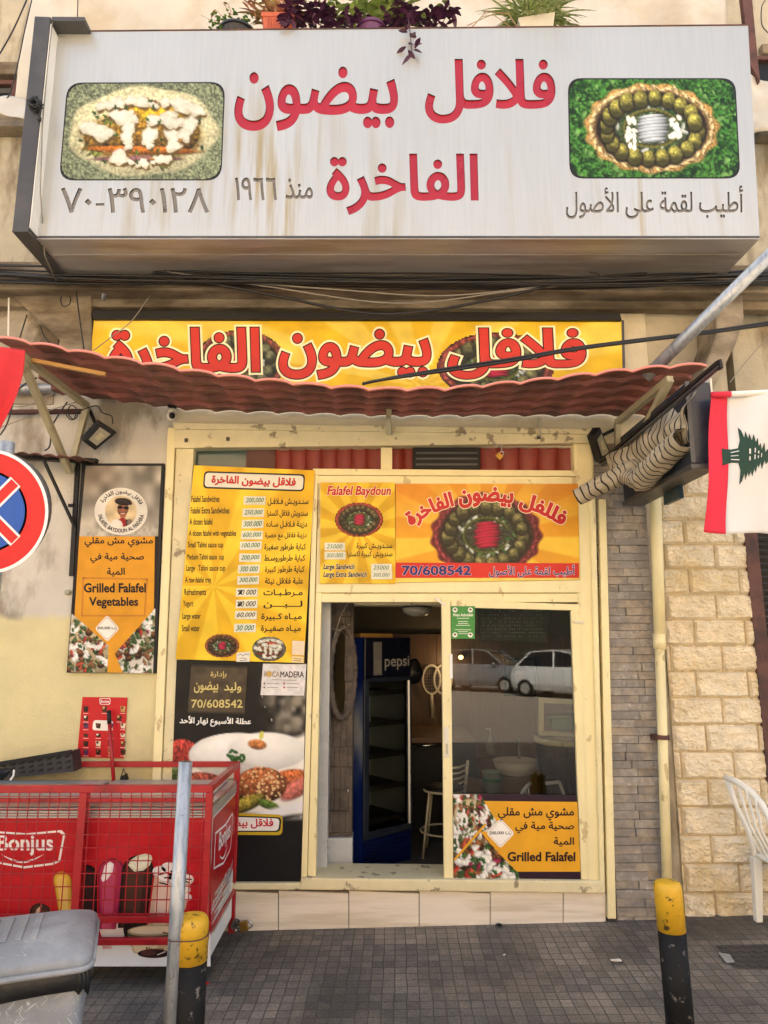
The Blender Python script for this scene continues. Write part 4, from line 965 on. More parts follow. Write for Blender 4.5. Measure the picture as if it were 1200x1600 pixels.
# poster on the glass door and green notice
qD = [(708,1240),(900,1243),(908,1376),(709,1374)]
r = R(70, 90, (226,222,214), 40); salad(r, (.0,.0,1,.52), 120); r.ell(.35,.26,.34,.26,(200,180,140),0,.1,.2); salad(r, (.1,.1,.7,.48), 70); salad(r, (0,.55,1,1), 150)
def dD(P):
    P.poly(qD, (44,26,40), 1)
    P.poly([(709,1251),(902,1253),(907,1362),(709,1362)], (226,164,40), 2)
    P.raster(r.a, [(708,1241),(778,1241),(812,1374),(709,1373)], 3, salad_mask(70,90))
    P.poly([(710,1341),(758,1286),(760,1289),(710,1346)], (226,164,40), 4)
    for a, col, l in ((24,(246,240,226),5),(21.5,(206,170,120),6),(20.5,(246,240,228),7)):
        P.poly(rounded([(782,1302-a*.98),(782+a*.93,1302),(782,1302+a*.98),(782-a*.93,1302)], 5), col, l)
    P.text('200,000 L.L', (765,1299,798,1304.5), (30,26,26), 8, .02)
    for tx, bx in (('مشوي مش مقلي',(778,1261,897,1282)),('صحية مية في',(805,1284,897,1302)),('المية',(865,1308,897,1323))): P.text(tx, bx, (36,24,32), 5, .022)
    P.text('Grilled Falafel', (793,1331,899,1346), (36,24,32), 5, .03)
def salad_mask(w, h):
    y, x = np.mgrid[0:h, 0:w]; x = x/(w-1); y = y/(h-1)
    a = (x < .86-.0*y) & (np.abs(y-.22) < .78); tri = (y < .44) & (x < .62+y*.72) & (x < 1.62-1.5*y+.1) ; low = (y > .40) & (x < .52+(y-.45)*1.05)
    return ((tri) | low).astype(float)
DP = framed('door_poster', 'orange and dark grilled falafel poster low on the sliding glass door', 'poster', qD, -.058, dD)
qQ = [(705,947),(742,947),(742,998),(705,998)]
def dQ(P):
    P.poly(qQ, (70,140,66), 1)
    for x, y in ((711,953),(735,953),(711,992),(735,992)): P.ell(x,y,4,4,(226,226,210),2,14); P.ell(x,y-.6,2,1.6,(90,80,60),3,10)
    P.text('Meto Achrafieh', (708,958.5,739,963), (236,236,220), 2, .02)
    for y, a, b in ((966,714,733),(971,716,731),(974,716,731),(977,713,734),(984,711,736),(987,716,731),(990,717,730)): P.line([(a,y),(b,y)], .9, (220,226,206), 2)
framed('green_notice', 'small green notice with white corner emblems at the top of the sliding glass door', 'notice', qQ, -.058, dQ)

# tall poster on the plaster wall
qV = [(134,728),(252,728),(239,1052),(105,1049)]
VP = thing('tall_poster', 'tall orange grilled falafel poster on the plaster wall left of the shop front', 'poster', PX(180,890,-.02))
board('board', [(128,724),(256,724),(243,1052),(104,1051)], -.03, .03, MT['black'], VP)
r = R(110, 84, (168,160,144), 50); r.a *= (.65+.6*r.noise(16))[...,None]; r.mix(np.clip((.55-r.x)*2,0,.5)*np.clip((.6-r.y)*2,0,1), (120,100,84)); r.mix(np.clip((r.y-.7)*3,0,.7)*r.noise(4), (214,206,184))
r.mix(np.clip(1-np.abs(r.x-.55)*9,0,1)*np.clip(.5-r.y,0,.5), (214,206,190))
P = Print(-.031); P.raster(r.a, [(134,728),(252,728),(247,838),(124,838)], 1)
P.poly([(118,838),(247,838),(243,960),(160,1050),(110,985)], (40,30,26), 1)
P.poly([(124,838),(242,838),(239,1052),(111,1050)], (218,152,38), 2)
r = R(130, 100, (206,196,180), 51); r.ell(.25,.62,.34,.42,(196,176,134),0,.08,.2); salad(r, (.0,.25,.48,1), 120); salad(r, (.5,.05,1,1), 170)
y, x = np.mgrid[0:100, 0:130]; x = x/129; y = y/99
al = ((y > np.abs(x-.5)*-2.0+1.02-.0) & (np.abs(x-.5) > .0) & ((x < .5-.0) | True)).astype(float)
al = (((x < .47) & (y > x*1.05-.02+ .02)) | ((x > .5) & (y > 1.10-x*1.25) & (y > .0) & (x > .47+np.clip(.52-y,0,1)*.0) & (y < .62+ (x-.5)*2.4))).astype(float)
al = np.where((x < .47) & (y > .12+x*1.02), 1., np.where((x > .49) & (y > .78-.86*(x-.49)*1.7) & (y < .60+(x-.49)*2.6), 1., 0.))
P.raster(r.a, [(113,945),(243,945),(239,1052),(105,1050)], 3, al)
for a, col, l in ((21,(240,232,214),5),(18.8,(190,150,80),6),(17.8,(240,232,216),7)): P.poly(rounded([(167.5,982-a),(167.5+a*.93,982),(167.5,982+a),(167.5-a*.93,982)], 5), col, l)
P.text('200,000 L.L', (152,979,182,984), (30,26,26), 8, .02)
D1 = (34,30,28)
for tx, bx in (('مشوي مش مقلي',(132,839,239,855)),('صحية مية في',(141,864,225,880)),('المية',(167,887,195,901))): P.text(tx, bx, D1, 4, .022)
P.text('Grilled Falafel', (131,911,228,926), D1, 4, .03); P.text('Vegetables', (139,933,216,951), D1, 4, .03)
P.line([(130,903),(128,962),(226,962),(230,905),(130,903)], 3, (196,128,44), 3)
# round emblem with a portrait
P.ell(189,799,41.5,37,(228,222,206),5,48); 
rp = R(56, 56, (214,190,146), 61); rp.a *= (.88+.2*rp.noise(12))[...,None]
rp.ell(.55,1.0,.42,.26,(60,50,46),0,.06,.2); rp.ell(.55,.86,.10,.20,(150,36,36),0,.1); rp.ell(.36,.95,.2,.2,(224,216,200),.5,.1); rp.ell(.80,.93,.1,.2,(120,104,90),-.3,.1)
rp.ell(.56,.42,.17,.23,(176,112,80),.12,.06,.35); rp.ell(.56,.62,.10,.09,(160,98,72),0,.1); rp.ell(.57,.2,.26,.12,(52,42,40),.12,.08,.3); rp.ell(.76,.24,.09,.05,(52,42,40),.4,.1)
rp.ell(.47,.37,.085,.055,(24,20,22),.1,.08); rp.ell(.66,.39,.085,.055,(24,20,22),.1,.08); rp.ell(.56,.37,.05,.015,(24,20,22),.1,.1); rp.ell(.55,.47,.03,.06,(150,90,66),0,.2); rp.ell(.55,.555,.07,.022,(226,210,196),.05,.15); rp.ell(.55,.54,.09,.015,(110,60,50),.05,.2)
yy, xx = np.mgrid[0:56, 0:56]; P.raster(rp.a, (163.5,774,214.5,824), 6, (((xx-27.5)/27.4)**2+((yy-27.5)/27.4)**2 <= 1).astype(float))
def ring(a0, a1, r0, r1, flip=False):
    def wv(u, v):
        a = math.radians(a0+(a1-a0)*u); rr = r0+(r1-r0)*(v if not flip else v); return (189+rr*math.cos(a)*1.0, 799+rr*math.sin(a)*.9)
    return wv
P.text('فلافل بيضون الفاخرة', None, (34,30,30), 7, .02, 0, ring(-152,-22,38.5,29)); P.text('FALAFEL BAYDOUN AL FAKHIRA', None, (34,30,30), 7, .03, 0, ring(170,10,30,37))
P.build('poster_print', MT['printm'], VP)

# red ice cream poster
qI = [(129,1089),(199,1090),(193,1185),(120,1183)]
IP = thing('red_poster', 'small red ice cream price poster on the yellow wall above the freezer', 'poster', PX(160,1137,-.01))
board('sheet', qI, -.008, .004, MT['red'], IP)
P = Print(-.009); P.poly(qI, (196,34,38), 1); P.poly(rounded([(155,1091),(173,1091),(172,1101),(156,1101)], 3), (240,232,224), 2); P.poly(rounded([(156,1092),(172,1092),(171,1100),(157,1100)], 3), (196,34,38), 3); P.text('Bonjus', (157.5,1094,170.5,1099), (240,236,230), 4, .03)
rnd = random.Random(4)
P.poly(rounded([(146,1125),(177,1126),(176,1142),(144,1141)], 5), (240,232,220), 2)
for (y, n, h) in ((1108,3,10),(1122,2,9),(1134,4,9),(1149,4,6),(1162,4,9),(1175,4,9)):
    for i in range(n):
        x = 134+(58/max(1,n-1))*i if n > 2 else 134+52*i
        c = rnd.choice([(70,40,30),(40,26,24),(230,210,180),(190,150,90),(90,50,90),(120,60,40)])
        P.poly([(x-4,y-h/2),(x+4.5,y-h/2+1),(x+3,y+h/2),(x-3,y+h/2-1)], c, 3); P.poly([(x-3,y-h/2+.5),(x+1,y-h/2+1),(x,y),(x-2.5,y)], rnd.choice([(240,230,210),(110,70,50),(60,40,30),(214,170,110)]), 4)
        P.line([(x-4,y+h/2+1.6),(x+4,y+h/2+1.8)], .8, (236,214,200), 3)
P.build('poster_print', MT['printg'], IP)
# ================================================================== awning
AW = thing('awning', 'sagging terracotta tile pattern awning sheet on cream steel brackets over the shop front', 'awning', (0,-.4,3.2))
fpx = [(-20,516),(0,521),(45,528),(107,540),(172,551),(235,562),(295,573),(400,587),(500,596),(600,602),(700,601),(800,592),(850,587),(950,575),(1040,567),(1103,563)]
fpt = [PX(x,y,-.9) for x,y in fpx]
def front_z(x):
    if x <= fpt[0].x: return fpt[0].z
    for a, b in zip(fpt[:-1], fpt[1:]):
        if x <= b.x: return a.z+(b.z-a.z)*(x-a.x)/(b.x-a.x)
    return fpt[-1].z
bpt = [PX(130,622,0), PX(300,643,0), PX(600,652,0), PX(930,651,0)]
def back_z(x):
    for a, b in zip(bpt[:-1], bpt[1:]):
        if x <= b.x: return a.z+(b.z-a.z)*(x-a.x)/(b.x-a.x)
    return bpt[-1].z
AX0, AX1, NP, NR = -2.16, fpt[-1].x, 19, 5
def aw(u, v):
    x = AX0+(AX1-AX0)*u; t = v
    z = back_z(x)*(1-t)+front_z(x)*t
    ph = (u*NP) % 1.0; barrel = (.55*math.sin(math.pi*ph/.78)+.9*(ph/.78-.5) if ph < .78 else .45*math.cos(math.pi*(ph-.78)/.22))
    st = (t*NR) % 1.0 if t < 1 else 1.0
    return Vector((x, -.02-.88*t, z + .018*barrel*(.9+.1*st) + .006*mnoise.noise(Vector((x*2.3,t*2,1.))) - .030*(st-.5) - .012))
mb = MB(); nu = NP*12; vs = []; rows = []
tv = []
for k in range(NR):
    tv += [k/NR+1e-4, (k+.33)/NR, (k+.66)/NR, (k+1)/NR-1e-4]
for t in tv: vs += [aw(i/nu, t) for i in range(nu+1)]
fs = [(j*(nu+1)+i, j*(nu+1)+i+1, (j+1)*(nu+1)+i+1, (j+1)*(nu+1)+i) for j in range(len(tv)-1) for i in range(nu)]
mb.add(vs, fs)
mb.build('tile_sheet', MT['terracotta'], AW, solid=.004)
mb = MB(); mb.tube([aw(i/nu, 1-1e-4)+Vector((0,-.004,0)) for i in range(0, nu+1, 2)], .008, 6)
mb.build('sheet_edge', M('lit_sheet_edge', (214,136,122), .5), AW, smooth=True)  # pale pink painted in for light glowing through the sheet rim
def bracket(pts, Yb, w=.04):
    b = MB()
    for (p, q) in zip(pts, pts[1:]+pts[:1]): b.bar(p, q, w, w)
    return b.build('bracket', MT['weld'], AW, bevel=.004)
bracket([PX(30,553,-.87), PX(136,634,-.05), PX(109,738,-.05)], 0)
bracket([PX(1047,592,-.86), PX(965,660,-.05), PX(966,752,-.05)], 0)
b = MB(); b.bar(PX(607,650,-.14), PX(609,630,-.3), .035); b.bar(PX(607,655,-.13), PX(608,680,-.1), .035); b.build('bracket', MT['weld'], AW, bevel=.004)
b = MB(); b.bar(PX(843,652,-.1), PX(843,682,-.08), .02); b.build('bracket_stub', MT['weld'], AW)
mb = MB(); mb.bar(PX(50,563,-.78), PX(165,585,-.74), .024, .024); tag(mb.build('wooden_batten', MT['woodlight'], bevel=.004), 'short yellow wooden batten tucked under the left end of the awning', 'wooden batten')

# ================================================================== pipes, cables
def tubeobj(name, pts, r, mat, label, cat, group=None, n=10, smooth=True):
    mb = MB(); mb.tube(pts, r, n); return tag(mb.build(name, MT[mat], smooth=smooth), label, cat, group)
DPp = thing('drainpipe', 'cream plastic drainpipe between the grey slate pier and the limestone wall', 'drainpipe', PX(1040,1385,-.1))
mb = MB(); mb.tube([PX(1024,770,-.1), PX(1031,1000,-.1)], .036, 16); mb.tube([PX(1030.4,1000,-.1), PX(1044,1432,-.1)], .030, 16); mb.build('pipe', MT['cream'], DPp, smooth=True)
mb = MB(); mb.tube([PX(1029.8,990,-.1), PX(1030.6,1014,-.1)], .039, 16); mb.build('pipe_joint', MT['cream'], DPp, smooth=True)
mb = MB(); mb.box(PX(1015,1155,-.03), PX(1046,1148,-.09)); mb.tube([PX(1033,1148,-.1), PX(1033.2,1155,-.1)], .04, 14); mb.build('pipe_clamp', MT['rust'], DPp)
tubeobj('steel_pole', [PX(1008,590,-.70), PX(1240,362,-1.25)], .037, 'steel', 'long grey steel pole slanting up to the right above the awning', 'pole', None, 18)
tubeobj('wall_pipe', [PX(-80,612,-.06), PX(95,606,-.06)], .035, 'steel', 'thick grey pipe along the left wall under the awning', 'pipe', None, 14)
tubeobj('wall_pipe', [PX(-80,645,-.05), PX(128,643,-.05)], .018, 'rust', 'thin brown pipe along the left wall below the grey pipe', 'pipe')
tubeobj('conduit_stub', [PX(172,405,-.2), PX(161,469,-.12)], .014, 'steel', 'short rusty pipe stub hanging below the big sign', 'pipe')
rnd = random.Random(12)
CB = thing('cable_bundle', 'thick bundle of black cables strung along the slab edge under the big sign', 'cable bundle', PX(600,440,-.3))
for i in range(15):
    pts = []; y0 = 414+rnd.uniform(0,22); sg = rnd.uniform(-4,24); y1 = 430+rnd.uniform(-8,16); Yc = -.30+rnd.uniform(-.06,.05); x0 = -60; x1 = 1220
    for k in range(25):
        u = k/24; pts.append(PX(x0+(x1-x0)*u, y0+(y1-y0)*u+sg*4*u*(1-u)+3*math.sin(u*9+i), Yc))
    mb = MB(); mb.tube(pts, rnd.choice((.005,.007,.009)), 6); mb.build('cable', MT['cable'], CB, smooth=True)
for (q, rad, mat, lab) in (
    ([(240,425),(430,462),(560,488),(650,488),(760,470),(900,438),(1010,428)], .012, 'cable', 'sagging black cable looping below the cable bundle'),
    ([(260,424),(420,448),(620,474),(800,455),(1000,432)], .006, 'greycable', 'pale sagging wire just under the black cables'),
    ([(100,428),(300,436),(520,452),(700,462),(900,440)], .006, 'greycable', 'second pale wire crossing the black cable bundle'),
    ([(234,462),(205,502),(172,528),(146,548)], .004, 'greycable', 'thin grey wire hanging in front of the yellow banner'),
    ([(116,430),(122,480),(131,545)], .006, 'cable', 'straight black wire hanging left of the yellow banner'),
    ([(85,425),(104,456),(110,466),(108,476),(98,478),(95,466),(102,456)], .005, 'cable', 'black wire ending in a loop beside the broken corbel'),
    ([(0,448),(40,452),(75,456)], .004, 'greycable', 'pale wire on the stained slab at far left'),
    ([(14,465),(13,525)], .008, 'white', 'short white cable at the far left above the awning'),
    ([(42,492),(31,528)], .006, 'cable', 'short dark wire left of the broken corbel'),
    ([(62,508),(70,527),(78,535)], .006, 'cable', 'short dark wire dropping behind the awning at left'),
    ([(58,590),(28,610),(12,660),(0,680)], .006, 'cable', 'black wire drooping behind the red cloth'),
    ([(105,628),(82,665),(78,696),(70,704)], .006, 'cable', 'black wire curving down to the small tiled canopy'),
    ([(0,668),(50,650),(120,628)], .004, 'greycable', 'pale wire sagging across the left wall'),
    ([(0,634),(40,634),(85,614)], .004, 'greycable', 'pale wire under the thick grey pipe'),
    ([(108,636),(104,648),(112,656),(121,650),(118,637),(110,634),(106,645),(115,655),(122,644),(150,634),(160,645),(174,650),(176,662)], .005, 'cable', 'coiled black lamp cable behind the left bracket'),
    ([(566,600),(600,593),(700,579),(800,564),(900,546),(1000,533),(1100,521),(1230,503)], .011, 'cable', 'pair of black cables crossing in front of the yellow banner'),
    ([(574,598),(620,588),(700,575),(800,560),(900,543),(1000,530),(1100,518),(1230,499)], .008, 'cable', 'thin black cable riding on the pair before the banner'),
    ([(1215,510),(1170,560),(1140,598)], .004, 'greycable', 'thin wire slanting over the dark window at right'),
    ([(122,-10),(121,26)], .005, 'cable', 'thin dark line hanging over the canvas above the sign bracket'),
    ([(46,-10),(20,48),(-10,100)], .007, 'cable', 'dark cable slanting across the wall at top left'),
    ([(52,-10),(38,50),(30,90),(18,140),(10,155)], .006, 'cable', 'dark cable along the edge of the top left canvas'),
    ([(1196,0),(1190,12),(1191,40),(1205,55)], .005, 'cable', 'loop of dark wire on the wall at top right'),
    ([(920,425),(935,428),(938,438)], .004, 'cable', 'small dark wire end under the sign at right')):
    Yc = -.32 if q[0][1] < 530 and q[0][1] > 400 and q[0][0] > 90 else (-.82 if 'banner' in lab and rad > .007 or 'riding' in lab else -.1)
    if 'top' in lab or 'canvas' in lab: Yc = -.05
    if 'banner' in lab and rad < .007: Yc = -.16
    # smooth the polyline
    P3 = [PX(x,y,Yc) for x,y in q]; out = []
    for i in range(len(P3)-1):
        p0 = P3[max(i-1,0)]; p1 = P3[i]; p2 = P3[i+1]; p3 = P3[min(i+2,len(P3)-1)]
        for k in range(6):
            t = k/6; out.append(.5*((2*p1)+(p2-p0)*t+(2*p0-5*p1+4*p2-p3)*t*t+(3*p1-p0-3*p2+p3)*t**3))
    out.append(P3[-1]); tubeobj('wire' if rad < .008 else 'cable', out, rad*.8, mat, lab, 'wire' if rad < .008 else 'cable', None, 6)

# ================================================================== flood lights, camera
def flood(name, label, corners, Y0, depth, arm):
    t = thing(name, label, 'floodlight', PX(*corners[0], Y0))
    pts = [PX(x,y,Y0+dy) for (x,y),dy in zip(corners, (0,0,.07,.07))]
    n = (pts[1]-pts[0]).cross(pts[3]-pts[0]).normalized()
    if n.y > 0: n = -n
    mb = MB(); mb.prism(pts, -n*depth); mb.build('housing', MT['black'], t, bevel=.006)
    c = sum(pts, Vector())/4; ins = [c+(p-c)*.64+n*.003 for p in pts]
    mb = MB(); mb.prism(ins, n*.003); mb.build('lens', M(name+'_lens', (150,146,128), .15, var=.1, vs=8), t)
    ins2 = [c+(p-c)*.3+n*.0065 for p in pts]
    mb = MB(); mb.prism(ins2, n*.002); mb.build('led_array', MT['weld'], t)
    mb = MB(); mb.tube([c-n*depth, c-n*(depth+.04)+Vector((0,.03,.04)), PX(*arm, -.02)], .012, 8); mb.build('arm', MT['black'], t)
    for k in range(5):
        a = pts[0]+(pts[1]-pts[0])*(k+.5)/5-n*depth; b = pts[3]+(pts[2]-pts[3])*(k+.5)/5-n*depth
        mb = MB(); mb.prism([a,b,b-n*.02,a-n*.02], (pts[1]-pts[0]).normalized()*.004); mb.build('cooling_fin', MT['black'], t)
flood('floodlight', 'square black floodlight hanging tilted on the left awning bracket', [(129,689),(157,659),(183,676),(149,704)], -.2, .085, (140,640))
flood('floodlight', 'black floodlight behind the right awning bracket, turned to the wall', [(928,682),(938,667),(957,714),(940,722)], -.2, .06, (962,670))
SCm = thing('security_camera', 'small white security camera on the wall under the awning', 'security camera', PX(268,645,-.05))
mb = MB(); p = PX(268,650,-.08); mb.lathe(p+Vector((0,.02,.03)), [(.03,0),(.033,.008),(.02,.02),(.012,.04)], 16); mb.build('mount', MT['offwhite'], SCm, smooth=True)
mb = MB(); mb.ellip(p, .033, .033, .033, 16, 12); mb.build('ball', MT['offwhite'], SCm, smooth=True)
mb = MB(); mb.ellip(p+Vector((.008,-.018,-.004)), .022, .02, .022, 14, 10); mb.build('lens', MT['black'], SCm, smooth=True)
mb = MB(); mb.bar(PX(262,634,-.09), PX(276,636,-.07), .02); mb.build('junction_box', MT['black'], SCm)

# ================================================================== small canopy on the left wall
CN = thing('small_canopy', 'little terracotta canopy on black slotted brackets above the tall poster', 'canopy', PX(80,715,-.15))
def cn(u, v):
    p = PX(-60+190*u, 702+14*u, -.30); q = PX(-60+212*u, 712+14*u, -.0); r_ = p*(1-v)+q*v; r_.z += .012*abs(math.sin(math.pi*u*9)); return r_
mb = MB(); mb.grid(cn, 108, 3); mb.build('tile_sheet', MT['terracotta'], CN, solid=.004)
mb = MB(); mb.prism([PX(14,710,-.29),PX(150,716,-.05),PX(148,722,-.05),PX(14,716,-.29)], (0,.05,0)); mb.build('edge_rail', MT['black'], CN)
mb = MB(); mb.bar(PX(68,718,-.25), PX(118,826,-.03), .022, .012); mb.build('brace', MT['black'], CN)
mb = MB(); mb.bar(PX(122,716,-.03), PX(112,900,-.03), .028, .02); mb.bar(PX(117,790,-.03), PX(107,790,-.03), .02); mb.build('upright', MT['black'], CN)
mb = MB(); mb.lathe(PX(106,926,-.01), [(.0,-.018),(.02,-.012),(.022,.012),(.0,.018)], 10); tag(mb.build('wall_bolt', MT['weld'], smooth=True), 'lone round bolt on the plaster wall left of the tall poster', 'bolt')

# ================================================================== red cloth, no stopping sign
def rc(u, v):
    xs = (-40+ (78-6*v-32*v**2)*u); p = PX(xs, 540+6*u+ (150-12*u)*v, -1.0); p.y += .03*math.sin(u*8+v*3)*(.3+v); return p
mb = MB(); mb.grid(rc, 24, 24); tag(mb.build('red_cloth', M('red_cloth', (196,40,44), .8, var=.12, vs=6), smooth=True, solid=.003), 'red cloth hanging under the left end of the awning', 'cloth')
NS = thing('road_sign', 'round blue and red no stopping sign with white rim at the left edge', 'road sign', PX(-23,1200,-2.15))
cS = PX(-22,799,-2.15); RS = (PX(75,799,-2.15)-cS).length
mb = MB(); mb.lathe((0,0,0), [(RS,0),(RS+.004,.006),(RS+.004,.02),(RS,.026)], 48); o = mb.build('sign_plate', MT['dark'], NS)
for v in o.data.vertices: x, y, z = v.co; v.co = (cS.x+x, cS.y+.026-z, cS.z+y)
P = Print(cS.y-.0005)
def circ(r): return [(-22+98*r*math.cos(t)*1.0, 799+98.5*r*math.sin(t)) for t in [2*math.pi*k/64 for k in range(64)]]
P.poly(circ(.995), (236,236,232), 1); P.poly(circ(.945), (204,36,40), 2); P.poly(circ(.655), (236,236,232), 3); P.poly(circ(.62), (28,84,168), 4)
for sgn in (1,-1):
    for w, col, l in ((22,(236,236,232),5),(15,(204,36,40),6)):
        a = math.radians(45)*sgn; dx, dy = 61*math.cos(a), 61*math.sin(a); P.line([(-22-dx,799-dy),(-22+dx,799+dy)], w, col, l)
P.poly([p for p in circ(.655)], (236,236,232), 3)
P.build('sign_face', print_mat('sign_enamel', .3, .05), NS)
mb = MB(); mb.tube([(cS.x+.02,-2.095,-.05), (cS.x+.02,-2.095,cS.z+RS+.05)], .027, 14); mb.build('post', MT['steel'], NS, smooth=True)
mb = MB(); mb.bar((cS.x-.02,-2.105,cS.z+.12), (cS.x+.07,-2.105,cS.z+.12), .03, .03); mb.build('clamp', MT['steel'], NS)

# ================================================================== freezer with cage
YFz = -.72
xr = PX(329,1350,YFz).x
FZ = thing('ice_cream_freezer', 'red chest freezer with printed ice creams and white vented end', 'freezer', (xr-.8,-.4,.02))
fx0 = -2.7; zb, zt = PX(300,1510,YFz).z, PX(300,1272,YFz).z-.02
mb = MB(); mb.box((fx0,YFz,zb),(xr,-.10,zt)); mb.build('body', MT['white'], FZ, bevel=.01)
mb = MB()
for i in range(4): mb.box((fx0,YFz-.012,zt+.004+i*.013),(xr+.003,-.098,zt+.013+i*.013))
mb.build('top_trim', MT['aluminium'], FZ, bevel=.002)
mb = MB(); mb.box((fx0,YFz+.01,zt+.056),(xr,-.1,zt+.075)); mb.build('upper_rim', M('lid_glass', (150,120,112), .12, var=.2, vs=4), FZ)
mb = MB(); mb.box((fx0+.02,YFz+.03,zt+.076),(-1.6,-.2,zt+.092)); mb.build('sliding_lid', MT['aluminium'], FZ, bevel=.004)
mb = MB(); mb.box((-1.58,YFz+.02,zt+.076),(xr-.04,-.16,zt+.086)); mb.build('sliding_lid', MT['aluminium'], FZ, bevel=.004)
for xx in (-1.0,-2.5):
    mb = MB(); mb.tube([(xx,-.4,0),(xx,-.4,zb+.02)], .03, 10); mb.build('castor', MT['black'], FZ)
r = R(170, 120, (186,26,34), 70)
r.rays(.2,.45,(180,22,32),(196,36,44),16); r.mix(np.clip((r.y-.22)*3,0,1), (184,24,32)); r.mix(np.clip(1-np.abs(r.y-.25-.12*(r.x-.5))*7,0,.25)*np.clip((r.x-.3)*3,0,1), (214,70,78))
m = np.clip((r.y-.82+.12*(r.x-.55))*40,0,1)*1.; r.mix(m, (236,234,230))
m = np.clip((r.y-.87+.02*r.x)*40,0,1)*np.clip((.91-.12*(r.x-.4)-r.y)*40,0,1)*np.clip((.62-r.x)*20,0,1)*(np.sin(r.x*70)>0); r.mix(m, (190,40,40))
# frame x: px = 0..329, y: 1270..1510
def fxy(px, py): return ((px+40)/369., (py-1270)/240.)
def fe(px, py, rx, ry, c, **k): r.ell(*fxy(px,py), rx/369., ry/369., c, **k)
for k in range(40): fe(-30+350*r.rng.random(), 1275+170*r.rng.random(), 30, 14, (188,28,36), soft=.9)
P = Print(YFz); P.raster(r.a, (-40,1270,329,1510), 1)
xm_ = PX(-39,1400,YFz).x; zm_ = PX(0,1462,YFz).z
P._add([Vector((x,YFz-.0003,z)) for x,z in ((fx0,zm_),(xm_,zm_),(xm_,zt),(fx0,zt))], [(0,1,2,3)], [L3((184,24,32))]*4)
P.poly([(325,1270),(329.5,1270),(329.5,1440),(325,1440)], (160,20,28), 2)
LOGO = [(-32,1297),(0,1299),(42,1302),(96,1297),(102,1303),(94,1346),(84,1351),(38,1357),(0,1350),(-32,1345)]
def logo(P, mp, l):
    Wt = (238,234,228); Rd = (188,26,34)
    P.poly([mp(x,y) for x,y in LOGO], Wt, l)
    P.poly([mp(36+(x-36)*.945, 1327+(y-1327)*.885) for x,y in LOGO], Rd, l+1)
    N, F, a = text_geo('Bonjus', .022)
    P._add([P.at(*mp(-4+u*87, 1304+v*33), l+2) for u, v in N], F, [L3(Wt)]*len(N))
    ar = [(2+6*i, 1334+10*math.sin(math.pi*i/11.)) for i in range(12)]
    for i in range(11):
        w0 = 3.4*math.sin(math.pi*i/11.); w1 = 3.4*math.sin(math.pi*(i+1)/11.)
        P.poly([mp(ar[i][0],ar[i][1]+1.), mp(ar[i+1][0],ar[i+1][1]+1.), mp(ar[i+1][0],ar[i+1][1]+1.2+w1), mp(ar[i][0],ar[i][1]+1.2+w0)], Wt, l+2)
def pop(cx, top, bot, wt, wb, tilt, cols, l):
    # an ice lolly: rounded head, darker edge, lit core, highlight
    for k, (sc, dx, col) in enumerate(((1., 0, cols[0]), (.86, -.02, cols[1]), (.55, -.12, cols[2]))):
        pts = []
        for i in range(13):
            a = math.pi*(1-i/12); pts.append((cx+wt*(sc*math.cos(a)+dx), top+wt*1.0-wt*1.05*sc*math.sin(a)))
        pts += [(cx+wb*(sc+dx), bot), (cx-wb*(sc-dx), bot)]
        P.poly([(x+(bot-y)*tilt, y) for x, y in pts], col, l+k*.3)
pop(66,1412,1440,18,16,-.15,((48,30,26),(74,46,34),(96,62,46)),3); P.poly([(52,1436),(58,1420),(66,1414),(62,1424),(56,1438)], (216,186,150), 4)
pop(104,1362,1440,14,10,-.10,((176,132,40),(214,170,58),(226,190,92)),3.2)
for k in range(5): P.line([(92+k*3.4,1378+k*2),(98+k*2.2,1430)], .8, (236,206,120), 4.4)
pop(137,1352,1440,14.5,14.5,-.0,((30,20,20),(46,30,28),(62,42,38)),3.3)
for k in range(60): P.ell(125+24*r.rng.random(), 1362+74*r.rng.random(), .9, .7, [(110,84,74),(24,16,16),(84,62,54)][k % 3], 4.6, 6)
pop(168,1342,1452,21,13,.07,((128,30,58),(168,46,80),(190,74,104)),3.5); P.poly([(164,1352),(172,1346),(178,1350),(176,1362),(168,1374),(160,1378),(158,1372)], (240,228,226), 4.8); P.poly([(166,1354),(172,1349),(175,1352),(173,1361),(166,1371),(161,1374)], (250,244,240), 5)
pop(206,1337,1450,25,22,.10,((34,22,20),(58,36,30),(78,52,42)),3.8)
P.poly([(200,1352),(204,1344),(214,1337),(226,1334),(236,1336),(238,1342),(234,1352),(224,1360),(210,1362)], (214,214,184), 5); P.poly([(203,1352),(208,1345),(217,1340),(229,1338),(234,1341),(230,1350),(222,1356),(211,1358)], (232,232,206), 5.3)
for k in range(26): P.ell(208+22*r.rng.random(), 1342+12*r.rng.random(), 1.1, .7, [(180,182,150),(248,246,230)][k % 2], 5.6, 6)
P.poly([(242,1366),(298,1380),(290,1420),(262,1452),(230,1452)], (196,164,140), 5); P.poly([(248,1370),(270,1376),(258,1448),(238,1450)], (222,194,172), 5.2)
for x, y, a in ((250,1362,12),(264,1357,13),(280,1362,13),(292,1374,11),(276,1374,14),(259,1371,12),(288,1390,10),(292,1402,8)): P.ell(x, y, a, a*.75, (206,190,180), 5.4, 20); P.ell(x-1, y-1.5, a*.86, a*.6, (236,226,218), 5.6, 20)
for k in range(15):
    x, y = 246+46*r.rng.random(), 1354+26*r.rng.random(); P.line([(x,y),(x+5+4*r.rng.random(),y+3*r.rng.random()-1),(x+9+5*r.rng.random(),y+4*r.rng.random())], 2.2, (44,26,24), 6)
P.ell(212,1458,18,26,(36,24,22),6.2,24,-.4)
